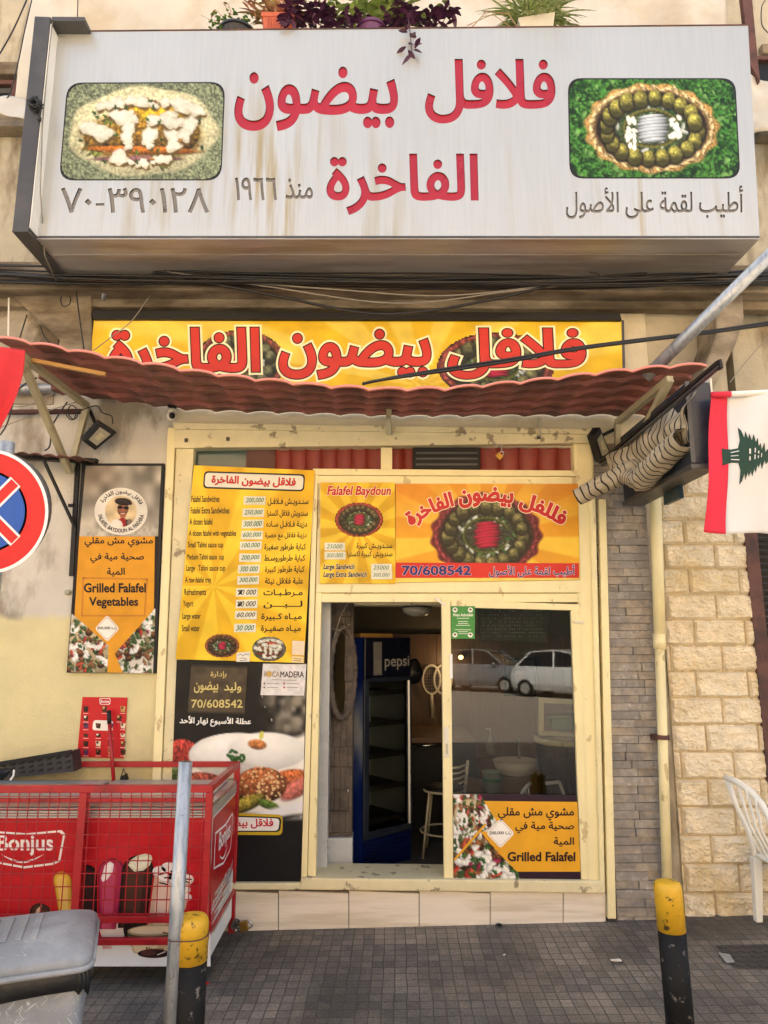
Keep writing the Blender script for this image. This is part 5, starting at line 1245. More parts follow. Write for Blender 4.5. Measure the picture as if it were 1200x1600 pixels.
P.poly([(200,1458),(279,1455),(272,1487),(262,1494),(222,1494),(208,1488)], (214,186,148), 6.4); P.poly([(206,1462),(250,1461),(244,1492),(222,1493),(210,1486)], (236,214,180), 6.5)
P.ell(239,1458,41,9,(84,76,52),6.6,32,-.04); P.ell(239,1454,40,9,(176,150,112),6.8,32,-.04); P.ell(238,1453,35,6.6,(222,200,164),7,32,-.04)
P.ell(240,1490,25,7,(48,28,26),7.2,24); P.ell(232,1489,12,4.6,(92,56,48),7.4,20); P.line([(246,1492),(258,1487)], 1.6, (230,220,210), 7.6)
P.poly([(152,1440),(196,1440),(204,1462),(160,1468)], (226,206,186), 3.4)
logo(P, lambda x, y: (x, y), 3)
tubm = lambda x, y: (228+(x+32)*.16, 1465+(y-1297)*.22)
logo(P, tubm, 8)
P.text('Flavors', (228,1480,256,1486), (90,40,40), 8, .02)
P.build('front_print', MT['printg'], FZ)
P = Print(p0=(xr,0,0), n=(1,0,0)); A = lambda y, z: P_inv(xr, y, z)
P2 = Print(p0=(xr,0,0), n=(1,0,0))
def side(u, v, l=1): return Vector((xr+.001+.0006*l, YFz+.01+.60*u, zt-.005-(zt-zb-.01)*v))
class SideP(Print):
    def at(s, u, v, l): return side(u, v, l)
S = SideP(p0=(xr,0,0), n=(1,0,0)); S.poly([(0,0),(1,0),(1,.60),(0,.80)], (176,22,30), 1)
logo(S, lambda x, y: (.10+(x+32)/134*.78, .12+(y-1297)/60*.33), 2)
S.text('it. And Enjoy!', [(.08,.60),(.95,.52),(.95,.62),(.08,.72)], (238,234,228), 2, .01, 0, None, .4)
S.build('side_print', MT['printg'], FZ)
for k in range(7):
    mb = MB(); z = zb+.11+k*.03; mb.box((xr-.004,YFz+.12,z),(xr+.005,YFz+.52,z+.014)); mb.build('vent_slat', MT['aluminium'], FZ)
CG = thing('security_cage', 'red steel tube and wire mesh cage locked around the freezer', 'cage', (xr-.8,-.4,0.02))
Yc0, Yc1 = -.785, -.06; xc = PX(323,1350,Yc0).x; zT = PX(300,1232,Yc0).z; zM = PX(300,1435,Yc0).z; zL = PX(300,1470,Yc0).z
def rail(name, p, q, w=.032): mb = MB(); mb.bar(p, q, w, w); return mb.build(name, MT['red'], CG, bevel=.003)
rail('front_rail', (fx0,Yc0,zT), (xc+.016,Yc0,zT), .036); rail('front_rail', (fx0,Yc0,zT-.055), (xc-.018,Yc0,zT-.055), .02); rail('front_rail', (fx0,Yc0,zM), (xc-.016,Yc0,zM)); rail('front_rail', (fx0,Yc0,zL), (xc+.016,Yc0,zL), .03)
rail('back_rail', (fx0,Yc1,zT), (xc+.016,Yc1,zT)); rail('side_rail', (xc,Yc0+.018,zT), (xc,Yc1-.016,zT), .034); rail('side_rail', (xc,Yc0+.016,zL), (xc,Yc1-.016,zL), .028)
rail('corner_post', (xc,Yc0,zL+.015), (xc,Yc0,zT-.018), .034); rail('corner_post', (xc,Yc1,gz(xc)-.02), (xc,Yc1,zT-.016), .034)
xm = PX(124,1350,Yc0).x; rail('middle_post', (xm,Yc0,zM+.016), (xm,Yc0,zT-.018), .04)
mb = MB(); stp = .0525; rnd = random.Random(5)
x = xc-.03
while x > fx0:
    mb.bar((x+rnd.uniform(-.002,.002),Yc0-.014,zM-.012),(x+rnd.uniform(-.003,.003),Yc0-.014,zT+.006), .0042, .0042, (0,1,0)); x -= stp
z = zM+.03
while z < zT-.01:
    mb.bar((fx0,Yc0-.018,z),(xc,Yc0-.018,z+rnd.uniform(-.003,.003)), .0042); z += .0615
mb.build('wire_mesh', MT['red'], CG)
# crate and stick behind/over the freezer
CR = thing('black_crate', 'black slatted plastic crate lying on the freezer lid against the yellow wall', 'crate', PX(40,1205,-.2))
ct = [PX(-60,1203,-.2),PX(112,1174,-.2),PX(115,1206,-.2),PX(-60,1222,-.2)]
mb = MB(); mb.prism(ct, (0,.12,0)); mb.cur = 1
for k in range(12):
    u = (k+.5)/12; a = ct[0].lerp(ct[1],u); b = ct[3].lerp(ct[2],u)
    for j in range(3):
        p = a.lerp(b,(j+.7)/3.6); mb.obox(p+Vector((0,-.003,0)), (.013,0,.004), (0,.003,0), (0,0,.007))
mb.build('crate_body', [MT['blackpot'], MT['black']], CR)
mb = MB(); mb.bar(ct[0]+Vector((0,-.008,0)), ct[1]+Vector((0,-.008,0)), .02, .022); mb.build('crate_rim', MT['black'], CR)
BS = thing('dark_bag', 'black bag with a pale edge lying on the freezer beside the cage', 'bag', PX(5,1220,-.45))
mb = MB(); mb.grid(lambda u, v: PX(-40+60*u*(1-.25*v), 1203+16*v-4*math.sin(u*3), -.5)+Vector((0,-.07*math.sin(math.pi*v)*math.sin(math.pi*min(1,u*1.05)),0)), 14, 8); mb.build('bag_body', MT['bag'], BS, smooth=True, solid=.01)
mb = MB(); mb.tube([PX(22,1203,-.51), PX(21,1212,-.52), PX(16,1219,-.53)], .006, 6); mb.build('bag_trim', MT['white'], BS)
ST = thing('broom', 'dark red stick with black top leaning on the wall behind the freezer', 'broom', PX(178,1225,-.12))
mb = MB(); mb.tube([PX(178,1224,-.13), PX(171,1130,-.06)], .012, 8); mb.build('handle', MT['red'], ST, smooth=True)
mb = MB(); mb.tube([PX(171,1131,-.06), PX(170,1110,-.05)], .014, 8); mb.build('handle_grip', MT['black'], ST, smooth=True)
mb = MB(); mb.prism([PX(x,y,-.12) for x,y in ((188,1214),(196,1209),(199,1219),(187,1220))], (0,.03,0)); mb.tube([PX(189,1215,-.12), PX(193,1201,-.1), PX(197,1211,-.1)], .004, 6)
tag(mb.build('black_clip', MT['black']), 'small black clip on the freezer beside the broom handle', 'clip')
# padlock and chain on the pavement
def padlock(name, c, s, label, mat='brass', rot=0.):
    t = thing(name, label, 'padlock', c); c = Vector(c); Rm = Matrix.Rotation(rot, 3, 'Y')
    mb = MB(); mb.obox(c, Rm @ Vector((s,0,0)), Rm @ Vector((0,0,s*.85)), Vector((0,s*.45,0))); mb.build('lock_body', MT[mat], t, bevel=s*.15)
    mb = MB(); mb.tube([c+Rm @ Vector((s*.62*math.cos(a), 0, s*.8+s*1.0*math.sin(a))) for a in [math.pi*k/10 for k in range(11)]], s*.17, 8); mb.build('shackle', MT['chrome'], t, smooth=True)
    return t
padlock('padlock', PX(780,713,-.1), .023, 'old brass padlock hanging on a hasp from the transom above the wide orange panel', 'brass', .7)
mb = MB(); mb.tube([PX(772,690,-.08), PX(775,697,-.1), PX(783,694,-.1), PX(784,704,-.1)], .004, 6); tag(mb.build('hasp', MT['steel']), 'bent wire hasp holding the hanging brass padlock', 'hasp')
padlock('padlock', PX(381,1447,-.12), .028, 'brass padlock lying on the pavement at the foot of the cage', 'brass', 1.35)
mb = MB(); rnd = random.Random(3)
for k in range(5):
    c0 = PX(366+k*2, 1446-4*math.sin(k), -.12+.01*k); a0 = k*1.1
    mb.tube([c0+Vector((.016*math.cos(a),.008*math.sin(a+a0),.022*math.sin(a))) for a in [2*math.pi*j/10 for j in range(11)]], .004, 6)
tag(mb.build('chain', MT['dark'], smooth=True), 'short dark chain heaped beside the padlock on the pavement', 'chain')

# ================================================================== bollards, pole
def bollard(c, r, h, lab, tilt=0., zsplit=.3):
    t = thing('bollard', lab, 'bollard', c, 'yellow and black bollards along the kerb'); c = Vector(c)
    mb = MB(); mb.lathe(c, [(r,-.05),(r,h*zsplit)], 28); mb.build('shaft', MT['blackpaint'], t, smooth=True)
    mb = MB(); mb.lathe(c, [(r+.001,h*zsplit),(r+.001,h-.03),(r*.97,h-.012),(r*.85,h-.002),(r*.5,h+.003),(.0,h+.004)], 28); mb.build('cap', MT['yellow'], t, smooth=True)
    return t
pb = PX(1049,1387,-1.3); bR = bollard((PX(1055,1480,-1.3).x,-1.3,gz(1.3)), .0585, pb.z+.0, 'leaning right bollard with faded yellow top before the limestone wall', zsplit=(PX(1050,1463,-1.3).z)/pb.z); bR.rotation_euler = (0,-.025,0)
pb2 = PX(301,1431,-1.45); bollard((PX(296,1520,-1.45).x,-1.45,gz(-.75)), .069, pb2.z-gz(-.75), 'left bollard with bright scuffed yellow top, wired to the steel pole', zsplit=(PX(297,1500,-1.45).z-gz(-.75))/(pb2.z-gz(-.75)))
SPp = thing('short_pole', 'short cut off grey steel pole beside the left bollard', 'pole', (PX(266,1700,-1.5).x,-1.5,0))
mb = MB(); a = PX(290,1190,-1.5); b = PX(268,1570,-1.5); d = (b-a); mb.tube([a, b+d*.35], .0285, 20); mb.build('tube', MT['steel'], SPp, smooth=True)
mb = MB(); mb.tube([a+Vector((0,0,.0005)), a-Vector((0,0,.002))], .024, 18); mb.build('tube_mouth', MT['dark'], SPp)
mb = MB(); cc = PX(300,1456,-1.45); cd = PX(276,1453,-1.5); pts = []
for k in range(25):
    t = 2*math.pi*k/24; e = (math.cos(t)+1)/2; cxx = cd*(1-e)+cc*e; rr = .032*(1-e)+.0735*e
    pts.append(Vector((cxx.x+rr*math.cos(t), -1.47+.085*math.sin(t), cc.z+.004*math.sin(3*t))))
mb.tube(pts, .0025, 6); mb.tube([pts[12], pts[12]+Vector((-.03,-.01,.01))], .0025, 6)
tag(mb.build('tie_wire', MT['rust'], smooth=True), 'rusty wire tying the left bollard to the short steel pole', 'wire')

# ================================================================== rubbish bin
BNs = thing('rubbish_bin', 'scratched grey plastic bin with closed lid and black liner showing', 'bin', (-1.35,-1.75,0))
crn = PX(140,1600,-1.78); th = math.radians(19); ux = Vector((math.cos(th), math.sin(th), 0)); uy = Vector((-math.sin(th), math.cos(th), 0))
Wb, Db = .52, .44; top = PX(143,1512,-1.78).z
Cr = Vector((PX(126,1560,-1.78).x, -1.78, 0))
def bp(u, v, z, g=0.): return Cr + ux*(-Wb*u) + uy*(Db*v) + Vector((0,0,z)) + (ux*(.5-u)*2 + uy*(v-.5)*2)*g
mb = MB(); prof = [(-.05,-.03),(.24,.0),(.30,.004),(.305,.010),(.33,.010),(.335,.006),(top-.02,.016),(top+.01,.018)]
def ringpts(z, g, rr=.05):
    q = [(0,0),(1,0),(1,1),(0,1)]; P4 = [bp(u,v,z,g) for u,v in q]; out = []
    for i in range(4):
        p0, p, p1 = P4[i-1], P4[i], P4[(i+1) % 4]; a = p+(p0-p).normalized()*rr; b = p+(p1-p).normalized()*rr
        for k in range(6): t = k/5; out.append(a*(1-t)**2+p*2*t*(1-t)+b*t*t)
    return out
rings = [ringpts(z,g) for z,g in prof]; n = len(rings[0])
mb.add([p for rg in rings for p in rg], [(i*n+j, i*n+(j+1)%n, (i+1)*n+(j+1)%n, (i+1)*n+j) for i in range(len(rings)-1) for j in range(n)]+[tuple(range(n-1,-1,-1))]); mb.build('bin_body', MT['bin'], BNs, smooth=True)
mb = MB(); lp = [(top-.005,.026,.06),(top+.035,.030,.06),(top+.048,.020,.07),(top+.066,-.015,.09),(top+.080,-.06,.09),(top+.084,-.11,.08)]
rings = [ringpts(z,g,rr) for z,g,rr in lp]
mb.add([p for rg in rings for p in rg], [(i*n+j, i*n+(j+1)%n, (i+1)*n+(j+1)%n, (i+1)*n+j) for i in range(len(rings)-1) for j in range(n)]+[tuple(range((len(rings)-1)*n,len(rings)*n)), tuple(range(n-1,-1,-1))]); LD = mb.build('lid', MT['binlid'], BNs, smooth=True)
mb = MB(); rp_ = ringpts(top+.006,.031,.06); mb.tube(rp_+[rp_[0]], .011, 8); mb.build('lid_rim', MT['binlid'], LD, smooth=True)
mb = MB()
for k in range(4): mb.obox(bp(.35+.1*k,.5,top+.086), ux*.012, uy*.12, (0,0,.004))
mb.build('lid_ribs', MT['binlid'], LD, bevel=.003)
mb = MB(); lo = ringpts(top-.06,.022); hi = ringpts(top+.0,.026); nn = 120; vs = []
def ringat(rg, t):
    t = t % 1.0 * len(rg); i = int(t); f = t-i; return rg[i % len(rg)].lerp(rg[(i+1) % len(rg)], f)
lens = []
hi2 = ringpts(top+.0,.026,.05); lo2 = ringpts(top-.07,.024,.05)
bm_pts = []
for k in range(nn):
    a = ringat(hi2, k/nn); b = ringat(lo2, k/nn); dz = .05*mnoise.noise(Vector((k*.15,1.3,0)))+.008*mnoise.noise(Vector((k*.5,4,0))); o_ = (b-Cr-ux*(-Wb/2)-uy*Db/2); o_.z = 0; o_.normalize()
    bm_pts.append((a, a.lerp(b,.5)+o_*(.012+.012*mnoise.noise(Vector((k*.4,7,0)))), b+Vector((0,0,dz))+o_*(.006+.012*abs(mnoise.noise(Vector((k*.33,9,0)))))))
vs = [p for tr in bm_pts for p in tr]
mb.add(vs, [(k*3+j, ((k+1)%nn)*3+j, ((k+1)%nn)*3+j+1, k*3+j+1) for k in range(nn) for j in range(2)]); mb.build('bin_liner', MT['bag'], BNs, smooth=True)

# ================================================================== right: projecting box, striped fabric, rail, flag, chair
PB = thing('projecting_sign_box', 'dark metal sign box standing out from the wall beside the flag', 'sign box', PX(1060,700,-.6))
n0 = PX(1120,724,-1.12); hgt = PX(1112,597,-1.12).z-n0.z; wdt = .125
mb = MB(); mb.box((n0.x-wdt,-1.12,n0.z),(n0.x,-.1,n0.z+hgt)); mb.build('box_body', MT['navy'], PB, bevel=.006)
mb = MB(); mb.box((n0.x+.001,-1.125,n0.z-.012),(n0.x+.01,-.1,n0.z+hgt+.02)); mb.build('edge_plate', MT['offwhite'], PB)
mb = MB(); mb.box((n0.x-wdt-.012,-1.128,n0.z-.03),(n0.x-.001,-.1,n0.z-.002)); mb.box((n0.x-wdt-.012,-1.134,n0.z+.0),(n0.x-wdt+.012,-1.122,n0.z+hgt)); mb.build('angle_frame', MT['dark'], PB, bevel=.003)
mb = MB(); mb.box((n0.x-.03,-.72,n0.z-.10),(n0.x-.004,-.5,n0.z-.031)); mb.build('teal_plate', M('teal_plate', (20,52,60), .4), PB)
RL = thing('awning_rail', 'black double rail slanting up beside the rolled striped awning', 'rail', PX(1030,646,-.9))
mb = MB(); mb.bar(PX(938,722,-.12), PX(1124,566,-1.62), .024, .02); mb.build('upper_bar', MT['black'], RL, bevel=.002)
mb = MB(); mb.bar(PX(940,727,-.12), PX(1125,572,-1.62), .018, .012); mb.build('lower_bar', MT['dark'], RL)
mb = MB(); mb.bar(PX(1123,563,-1.62), PX(1126,577,-1.62), .012, .03); mb.build('end_cap', MT['black'], RL)
def stripe_mat():
    m = bpy.data.materials.new('striped_canvas'); m.use_nodes = True; n = m.node_tree.nodes; l = m.node_tree.links; b = n['Principled BSDF']
    at = n.new('ShaderNodeAttribute'); at.attribute_name = 'Col'; tc = n.new('ShaderNodeTexCoord'); t = n.new('ShaderNodeTexNoise'); t.inputs['Scale'].default_value = 7; t.inputs['Detail'].default_value = 6
    l.new(tc.outputs['Object'], t.inputs['Vector']); sp = n.new('ShaderNodeSeparateColor'); l.new(at.outputs['Color'], sp.inputs[0])
    fr_ = n.new('ShaderNodeMath'); fr_.operation = 'FRACT'; l.new(sp.outputs[0], fr_.inputs[0])
    lt = n.new('ShaderNodeMath'); lt.operation = 'LESS_THAN'; lt.inputs[1].default_value = .22; l.new(fr_.outputs[0], lt.inputs[0])
    a = n.new('ShaderNodeMix'); a.data_type = 'RGBA'; a.inputs['A'].default_value = (*L3((196,184,156)),1); a.inputs['B'].default_value = (*L3((128,112,84)),1); l.new(t.outputs['Fac'], a.inputs['Factor'])
    c = n.new('ShaderNodeMix'); c.data_type = 'RGBA'; c.inputs['B'].default_value = (*L3((40,32,28)),1); l.new(lt.outputs[0], c.inputs['Factor']); l.new(a.outputs['Result'], c.inputs['A'])
    l.new(c.outputs['Result'], b.inputs['Base Color']); b.inputs['Roughness'].default_value = .85
    return m
STM = stripe_mat()
class CM(MB):
    def __init__(s): super().__init__(); s.cc = []
    def sgrid(s, fn, nu, nv):
        for j in range(nv+1):
            for i in range(nu+1):
                p, k = fn(i/nu, j/nv); s.v.append(tuple(p)); s.cc.append(k)
        o = len(s.v)-(nu+1)*(nv+1)
        s.f += [(o+j*(nu+1)+i, o+j*(nu+1)+i+1, o+(j+1)*(nu+1)+i+1, o+(j+1)*(nu+1)+i) for j in range(nv) for i in range(nu)]
    def cbuild(s, name, parent):
        me = bpy.data.meshes.new(name); me.from_pydata(s.v, [], s.f); a = me.color_attributes.new('Col','FLOAT_COLOR','POINT')
        c = np.ones((len(s.v),4),np.float32); c[:,0] = s.cc; a.data.foreach_set('color', c.ravel()); me.materials.append(STM)
        me.polygons.foreach_set('use_smooth',[True]*len(me.polygons)); o = bpy.data.objects.new(name, me); COL.objects.link(o); adopt(o, parent)
        md = o.modifiers.new('s','SOLIDIFY'); md.thickness = .003; return o
SA = thing('striped_awning', 'bundled cream fabric awning with black stripes tied up beside the sign box', 'fabric awning', PX(1000,720,-.7))
def roll(path, rads, nst, seed, squash=.8):
    def fn(u, v):
        t = v*(len(path)-1); i = min(int(t), len(path)-2); f = t-i; f2 = f*f*(3-2*f)
        c = path[i].lerp(path[i+1], f); d = (path[i+1]-path[i]).normalized(); r_ = rads[i]*(1-f)+rads[i+1]*f
        a = d.cross(Vector((0,0,1))).normalized(); b = d.cross(a); an = 2*math.pi*u
        wr = 1+.10*mnoise.noise(Vector((math.cos(an)*2.2, math.sin(an)*2.2+v*16, seed)))+.12*mnoise.noise(Vector((math.cos(an)*2, math.sin(an)*2, v*9+seed)))
        return c+(a*math.cos(an)+b*math.sin(an)*squash)*r_*wr, v*nst+.3*mnoise.noise(Vector((math.cos(an)*1.3,v*5+math.sin(an),seed)))+.12*math.cos(an)
    m = CM(); m.sgrid(fn, 36, 120); return m
roll([PX(902,777,-.42), PX(950,752,-.52), PX(985,735,-.58), PX(1008,722,-.58)], [.062,.066,.075,.05], 13, 1).cbuild('fabric_roll', SA)
roll([PX(975,742,-.6), PX(1000,752,-.66), PX(1030,722,-.86), PX(1072,684,-1.12)], [.05,.075,.078,.072], 17, 5).cbuild('fabric_roll', SA)
def hang(u, v):
    a = PX(945+145*u, 715-104*u, -.3-.85*u); b = PX(985+92*u, 752-62*u, -.45-.65*u)
    p = a.lerp(b, v); p += Vector((-.05,-.02,0))*math.sin(math.pi*v)*(1+.8*mnoise.noise(Vector((u*5,v*2,0))))+Vector((.02,0,.0))*mnoise.noise(Vector((u*12,v*3,4)))
    return p, u*17+.4*mnoise.noise(Vector((u*4,v*3,1)))+.5*v
m = CM(); m.sgrid(hang, 120, 24); m.cbuild('hanging_fabric', SA)
# flag
FL = thing('flag', 'red and white flag with a green cedar hanging sideways on a white rod', 'flag', PX(1150,720,-1.2))
YG = -1.2
def fwave(p, u, v):
    p.y += .035*math.sin(u*6+v*1.8)*(.25+.75*v) + .016*math.sin(v*7+u*4); return p
def flag_strip(u0, u1, nm, mt):
    def fn(u, v):
        s = u0+(u1-u0)*u; x = 1112+ (180)*s - 6*v*(1-.3*s); y = 616-2.5*s + (213+16*s)*v + 3*math.sin(s*9)*v
        return fwave(PX(x, y, YG), s*1.8, v)
    mb = MB(); mb.grid(fn, 24 if u1-u0 > .3 else 6, 40); return mb.build(nm, mt, FL, smooth=True, solid=.0015)
FW = M('flag_white', (208,205,198), .8, var=.05, vs=3, bump=.1, bs=300); FR = M('flag_red', (206,40,62), .8, var=.06); FGc = M('flag_green', (26,58,44), .8, var=.06)
flag_strip(0, .158, 'red_band', FR); flag_strip(.1585, .84, 'white_field', FW); flag_strip(.8405, 1.0, 'red_band', FR)
# cedar drawn sideways: trunk at left, crown pointing right
half = [(1129,700),(1141,703),(1150,702),(1153,690),(1152,668),(1156,674),(1159,686),(1161,675),(1164,688),(1166,680),(1169,691),(1172,681),(1175,694),(1178,687),(1180,700),(1183,695),(1186,705),(1190,694),(1194,708),(1198,702),(1206,712)]
mir = lambda p: (p[0], 2*713.5-p[1])
cpts = half + [(1226,713.5)] + [mir(p) for p in reversed(half)]
cl = [np.array(cpts, float)]; Vc, Fc, wc = triangulate(cl); Fc = Fc[wc != 0]
# refine so it follows the cloth
mb = MB()
def onflag(x, y):
    s0 = (x-1112)/180; v = (y-616)/(213+16*s0); s = (x-1112+6*v*(1-.3*s0))/180; v = (y-616+2.5*s-3*math.sin(s*9)*((y-616)/220))/(213+16*s)
    xx = 1112+180*s-6*v*(1-.3*s); yy = 616-2.5*s+(213+16*s)*v+3*math.sin(s*9)*v
    return fwave(PX(xx, yy, YG), s*1.8, v)+Vector((0,-.004,0))
bm = bmesh.new(); bv = [bm.verts.new((x,y,0)) for x,y in Vc]
for f_ in Fc: bm.faces.new([bv[int(i)] for i in f_])
bmesh.ops.subdivide_edges(bm, edges=bm.edges, cuts=3, use_grid_fill=True); bmesh.ops.triangulate(bm, faces=bm.faces)
bm.verts.index_update(); mb.add([onflag(v.co.x, v.co.y) for v in bm.verts], [tuple(v.index for v in f_.verts) for f_ in bm.faces]); bm.free()
mb.build('cedar', FGc, FL, solid=.001)
for (a, b, w) in (((1140,708),(1151,706.5),1.6),((1140,719),(1151,720.5),1.6),((1140,713.5),(1150,713.5),1.3),((1166,704),(1166,712),2.4),((1166,716),(1166,722),2),((1174,703),(1174,710),2),((1174,713),(1174,720),2),((1180,707),(1180,711),2),((1180,714),(1180,718),2),((1186,710),(1186,716),1.6)):
    dx, dy = b[0]-a[0], b[1]-a[1]; k = math.hypot(dx,dy); nx, ny = -dy/k*w/2, dx/k*w/2
    mb = MB(); mb.poly([onflag(a[0]+nx,a[1]+ny)+Vector((0,-.003,0)), onflag(b[0]+nx,b[1]+ny)+Vector((0,-.003,0)), onflag(b[0]-nx,b[1]-ny)+Vector((0,-.003,0)), onflag(a[0]-nx,a[1]-ny)+Vector((0,-.003,0))]); mb.build('cedar_gap', FW, FL)
mb = MB(); mb.tube([PX(1112,617,YG), PX(1141,616,YG)], .016, 12); mb.build('sleeve', FR, FL, smooth=True)
mb = MB(); mb.tube([PX(1141,616,YG), PX(1300,609,YG)], .0155, 12); mb.build('rod', MT['plastic'], FL, smooth=True)
# chair
CH = thing('plastic_chair', 'white plastic garden chair at the right edge before the limestone wall', 'chair', PX(1240,1440,-.45))
def chair():
    g = gz(2.5)
    bk = [(1133,1214),(1152,1222),(1172,1236),(1190,1256),(1203,1280),(1212,1310)]
    mb = MB(); mb.tube([PX(x,y,-.12-.07*i) for i,(x,y) in enumerate(bk)], [.016,.02,.021,.021,.02,.018], 10); mb.build('back_rim', MT['plastic'], CH, smooth=True)
    for k,(a,b) in enumerate((((1139,1219),(1192,1340)),((1153,1225),(1198,1338)),((1166,1233),(1203,1336)),((1180,1246),(1208,1334)))):
        Y = -.14-.06*k; mb = MB(); mid = ((a[0]+b[0])/2-4, (a[1]+b[1])/2+8); mb.tube([PX(*a,Y), PX(*mid,Y+.03), PX(*b,Y+.03)], .009, 8); mb.build('back_slat', MT['plastic'], CH, smooth=True)
    mb = MB(); mb.tube([PX(1134,1216,-.12), PX(1152,1262,-.12), PX(1170,1300,-.12), PX(1181,1345,-.12)], [.012,.014,.016,.018], 8); mb.build('back_frame', MT['plastic'], CH, smooth=True)
    s0 = PX(1178,1338,-.12)
    mb = MB(); mb.grid(lambda u, v: Vector((s0.x+.44*u, -.50+.40*v, s0.z+.012-.015*math.sin(math.pi*u)*math.sin(math.pi*v))), 10, 10); mb.build('seat', MT['plastic'], CH, smooth=True, solid=.012)
    lx = PX(1181,1400,-.12).x
    for (x, y, sx, sy) in ((lx,-.12,-1,1),(lx,-.48,-1,-1),(lx+.42,-.12,1,1),(lx+.42,-.48,1,-1)):
        mb = MB(); z = s0.z; w = .020
        mb.add([(x-w,y-w,g),(x+w,y-w,g),(x+w,y+w,g),(x-w,y+w,g),(x-w*1.3-sx*.012,y-w-sy*.02,z),(x+w*1.5-sx*.012,y-w-sy*.02,z),(x+w*1.5-sx*.012,y+w*1.5-sy*.02,z),(x-w*1.3-sx*.012,y+w*1.5-sy*.02,z)], [(0,3,2,1),(4,5,6,7),(0,1,5,4),(1,2,6,5),(2,3,7,6),(3,0,4,7)]); mb.build('leg', MT['plastic'], CH, bevel=.006)
chair()
# manhole cover, litter
MH = thing('manhole_cover', 'worn rectangular iron manhole cover in the pavement at right', 'manhole cover', (2.2,-.75,gz(2.2)))
G4 = [(1118,1477),(1202,1475),(1240,1516),(1150,1512)]
def gp(px, py, h):
    d = ray(px, py); t = (CAMP.z-h-.02*1.9)/-d.z
    for _ in range(4): q = CAMP+d*t; t = (CAMP.z-h-gz(q.x))/-d.z
    return CAMP+d*t
mb = MB(); mb.prism([gp(*p, .004) for p in G4], (0,0,-.02)); mb.build('cover_plate', MT['cast'], MH)
mb = MB()
for i in range(9):
    for j in range(5):
        q = bil(G4, (i+.5)/9, (j+.5)/5); p = gp(*q, .004); mb.obox(p+Vector((0,0,.002)), (.016*math.cos(.8 if (i+j)%2 else -.8),.016*math.sin(.8 if (i+j)%2 else -.8),0), (-.005*math.sin(.8 if (i+j)%2 else -.8),.005*math.cos(.8 if (i+j)%2 else -.8),0), (0,0,.002))
mb.build('tread_pattern', MT['cast'], MH)
mb = MB(); mb.prism([gp(1122,1489,.0075),gp(1140,1492,.0075),gp(1148,1504,.0075),gp(1135,1505,.0075)], (0,0,.003)); mb.build('name_plate', MT['steel'], MH)
rnd = random.Random(8)
for (x, y, s, mat, lab) in ((780,1446,.022,'black','crumpled dark leaf on the pavement below the door'),(963,1502,.02,'offwhite','small pale paper scrap on the pavement near the right bollard'),(788,1492,.008,'offwhite','tiny white speck of litter below the doorway'),(320,1537,.02,'red','small red scrap on the pavement beside the left bollard')):
    mb = MB(); c0 = gp(x, y, .006); n = 9
    mb.add([c0+Vector((s*1.5*math.cos(2*math.pi*k/n)*rnd.uniform(.6,1.1), s*math.sin(2*math.pi*k/n)*rnd.uniform(.6,1.1), rnd.uniform(0,s*.5))) for k in range(n)]+[c0+Vector((0,0,s*.6)), c0-Vector((0,0,.005))], [(k,(k+1)%n,n) for k in range(n)]+[((k+1)%n,k,n+1) for k in range(n)]); tag(mb.build('litter', MT[mat]), lab, 'litter')

# ================================================================== canvas sheets over the balcony
def canvas(name, label, fn, nu, nv):
    mb = MB(); mb.grid(fn, nu, nv); return tag(mb.build(name, MT['cloth'], smooth=True, solid=.003), label, 'canvas')
def c1(u, v):
    xl = 52-18*v-14*v*v; x = xl+(1135-xl)*u; p = PX(x, -60+150*v + (70*v if u < .1 else 70*v*max(0,1-(u-.1)*8)), .06)
    k = .055*math.sin(u*38+2*mnoise.noise(Vector((u*9,v*1.5,0))))*(.4+.6*mnoise.noise(Vector((u*5,0,3)))**2*4)+.05*mnoise.noise(Vector((u*14,v*2,7)))
    p.y += k; return p
canvas('balcony_canvas', 'wide cream canvas sheet hung behind the plants above the big sign', c1, 240, 14)
def c2(u, v):
    x = -40+80*u; p = PX(x, 152+1*u+ (8+28*u)*v, -.02-.10*v); p.y += .02*math.sin(u*7+v*4); return p
canvas('canvas_flap', 'folded cream canvas corner over the dark window at left of the big sign', c2, 20, 10)
def c3(u, v):
    p = PX(1168+80*u, 112+30*u+ (96-28*u)*v, .0); p.y += .03*math.sin(u*6+v*2.5)+.02*mnoise.noise(Vector((u*4,v*4,2))); return p
canvas('canvas_flap', 'grey cream canvas piece on the wall right of the big sign', c3, 20, 14)
mb = MB(); mb.prism([PX(1158,-20,.0),PX(1174,-20,.0),PX(1188,128,.0),PX(1172,100,.0)], (0,.05,0)); tag(mb.build('balcony_post', MT['rust'], bevel=.005), 'dark brown metal post at the top right beside the canvas', 'post')
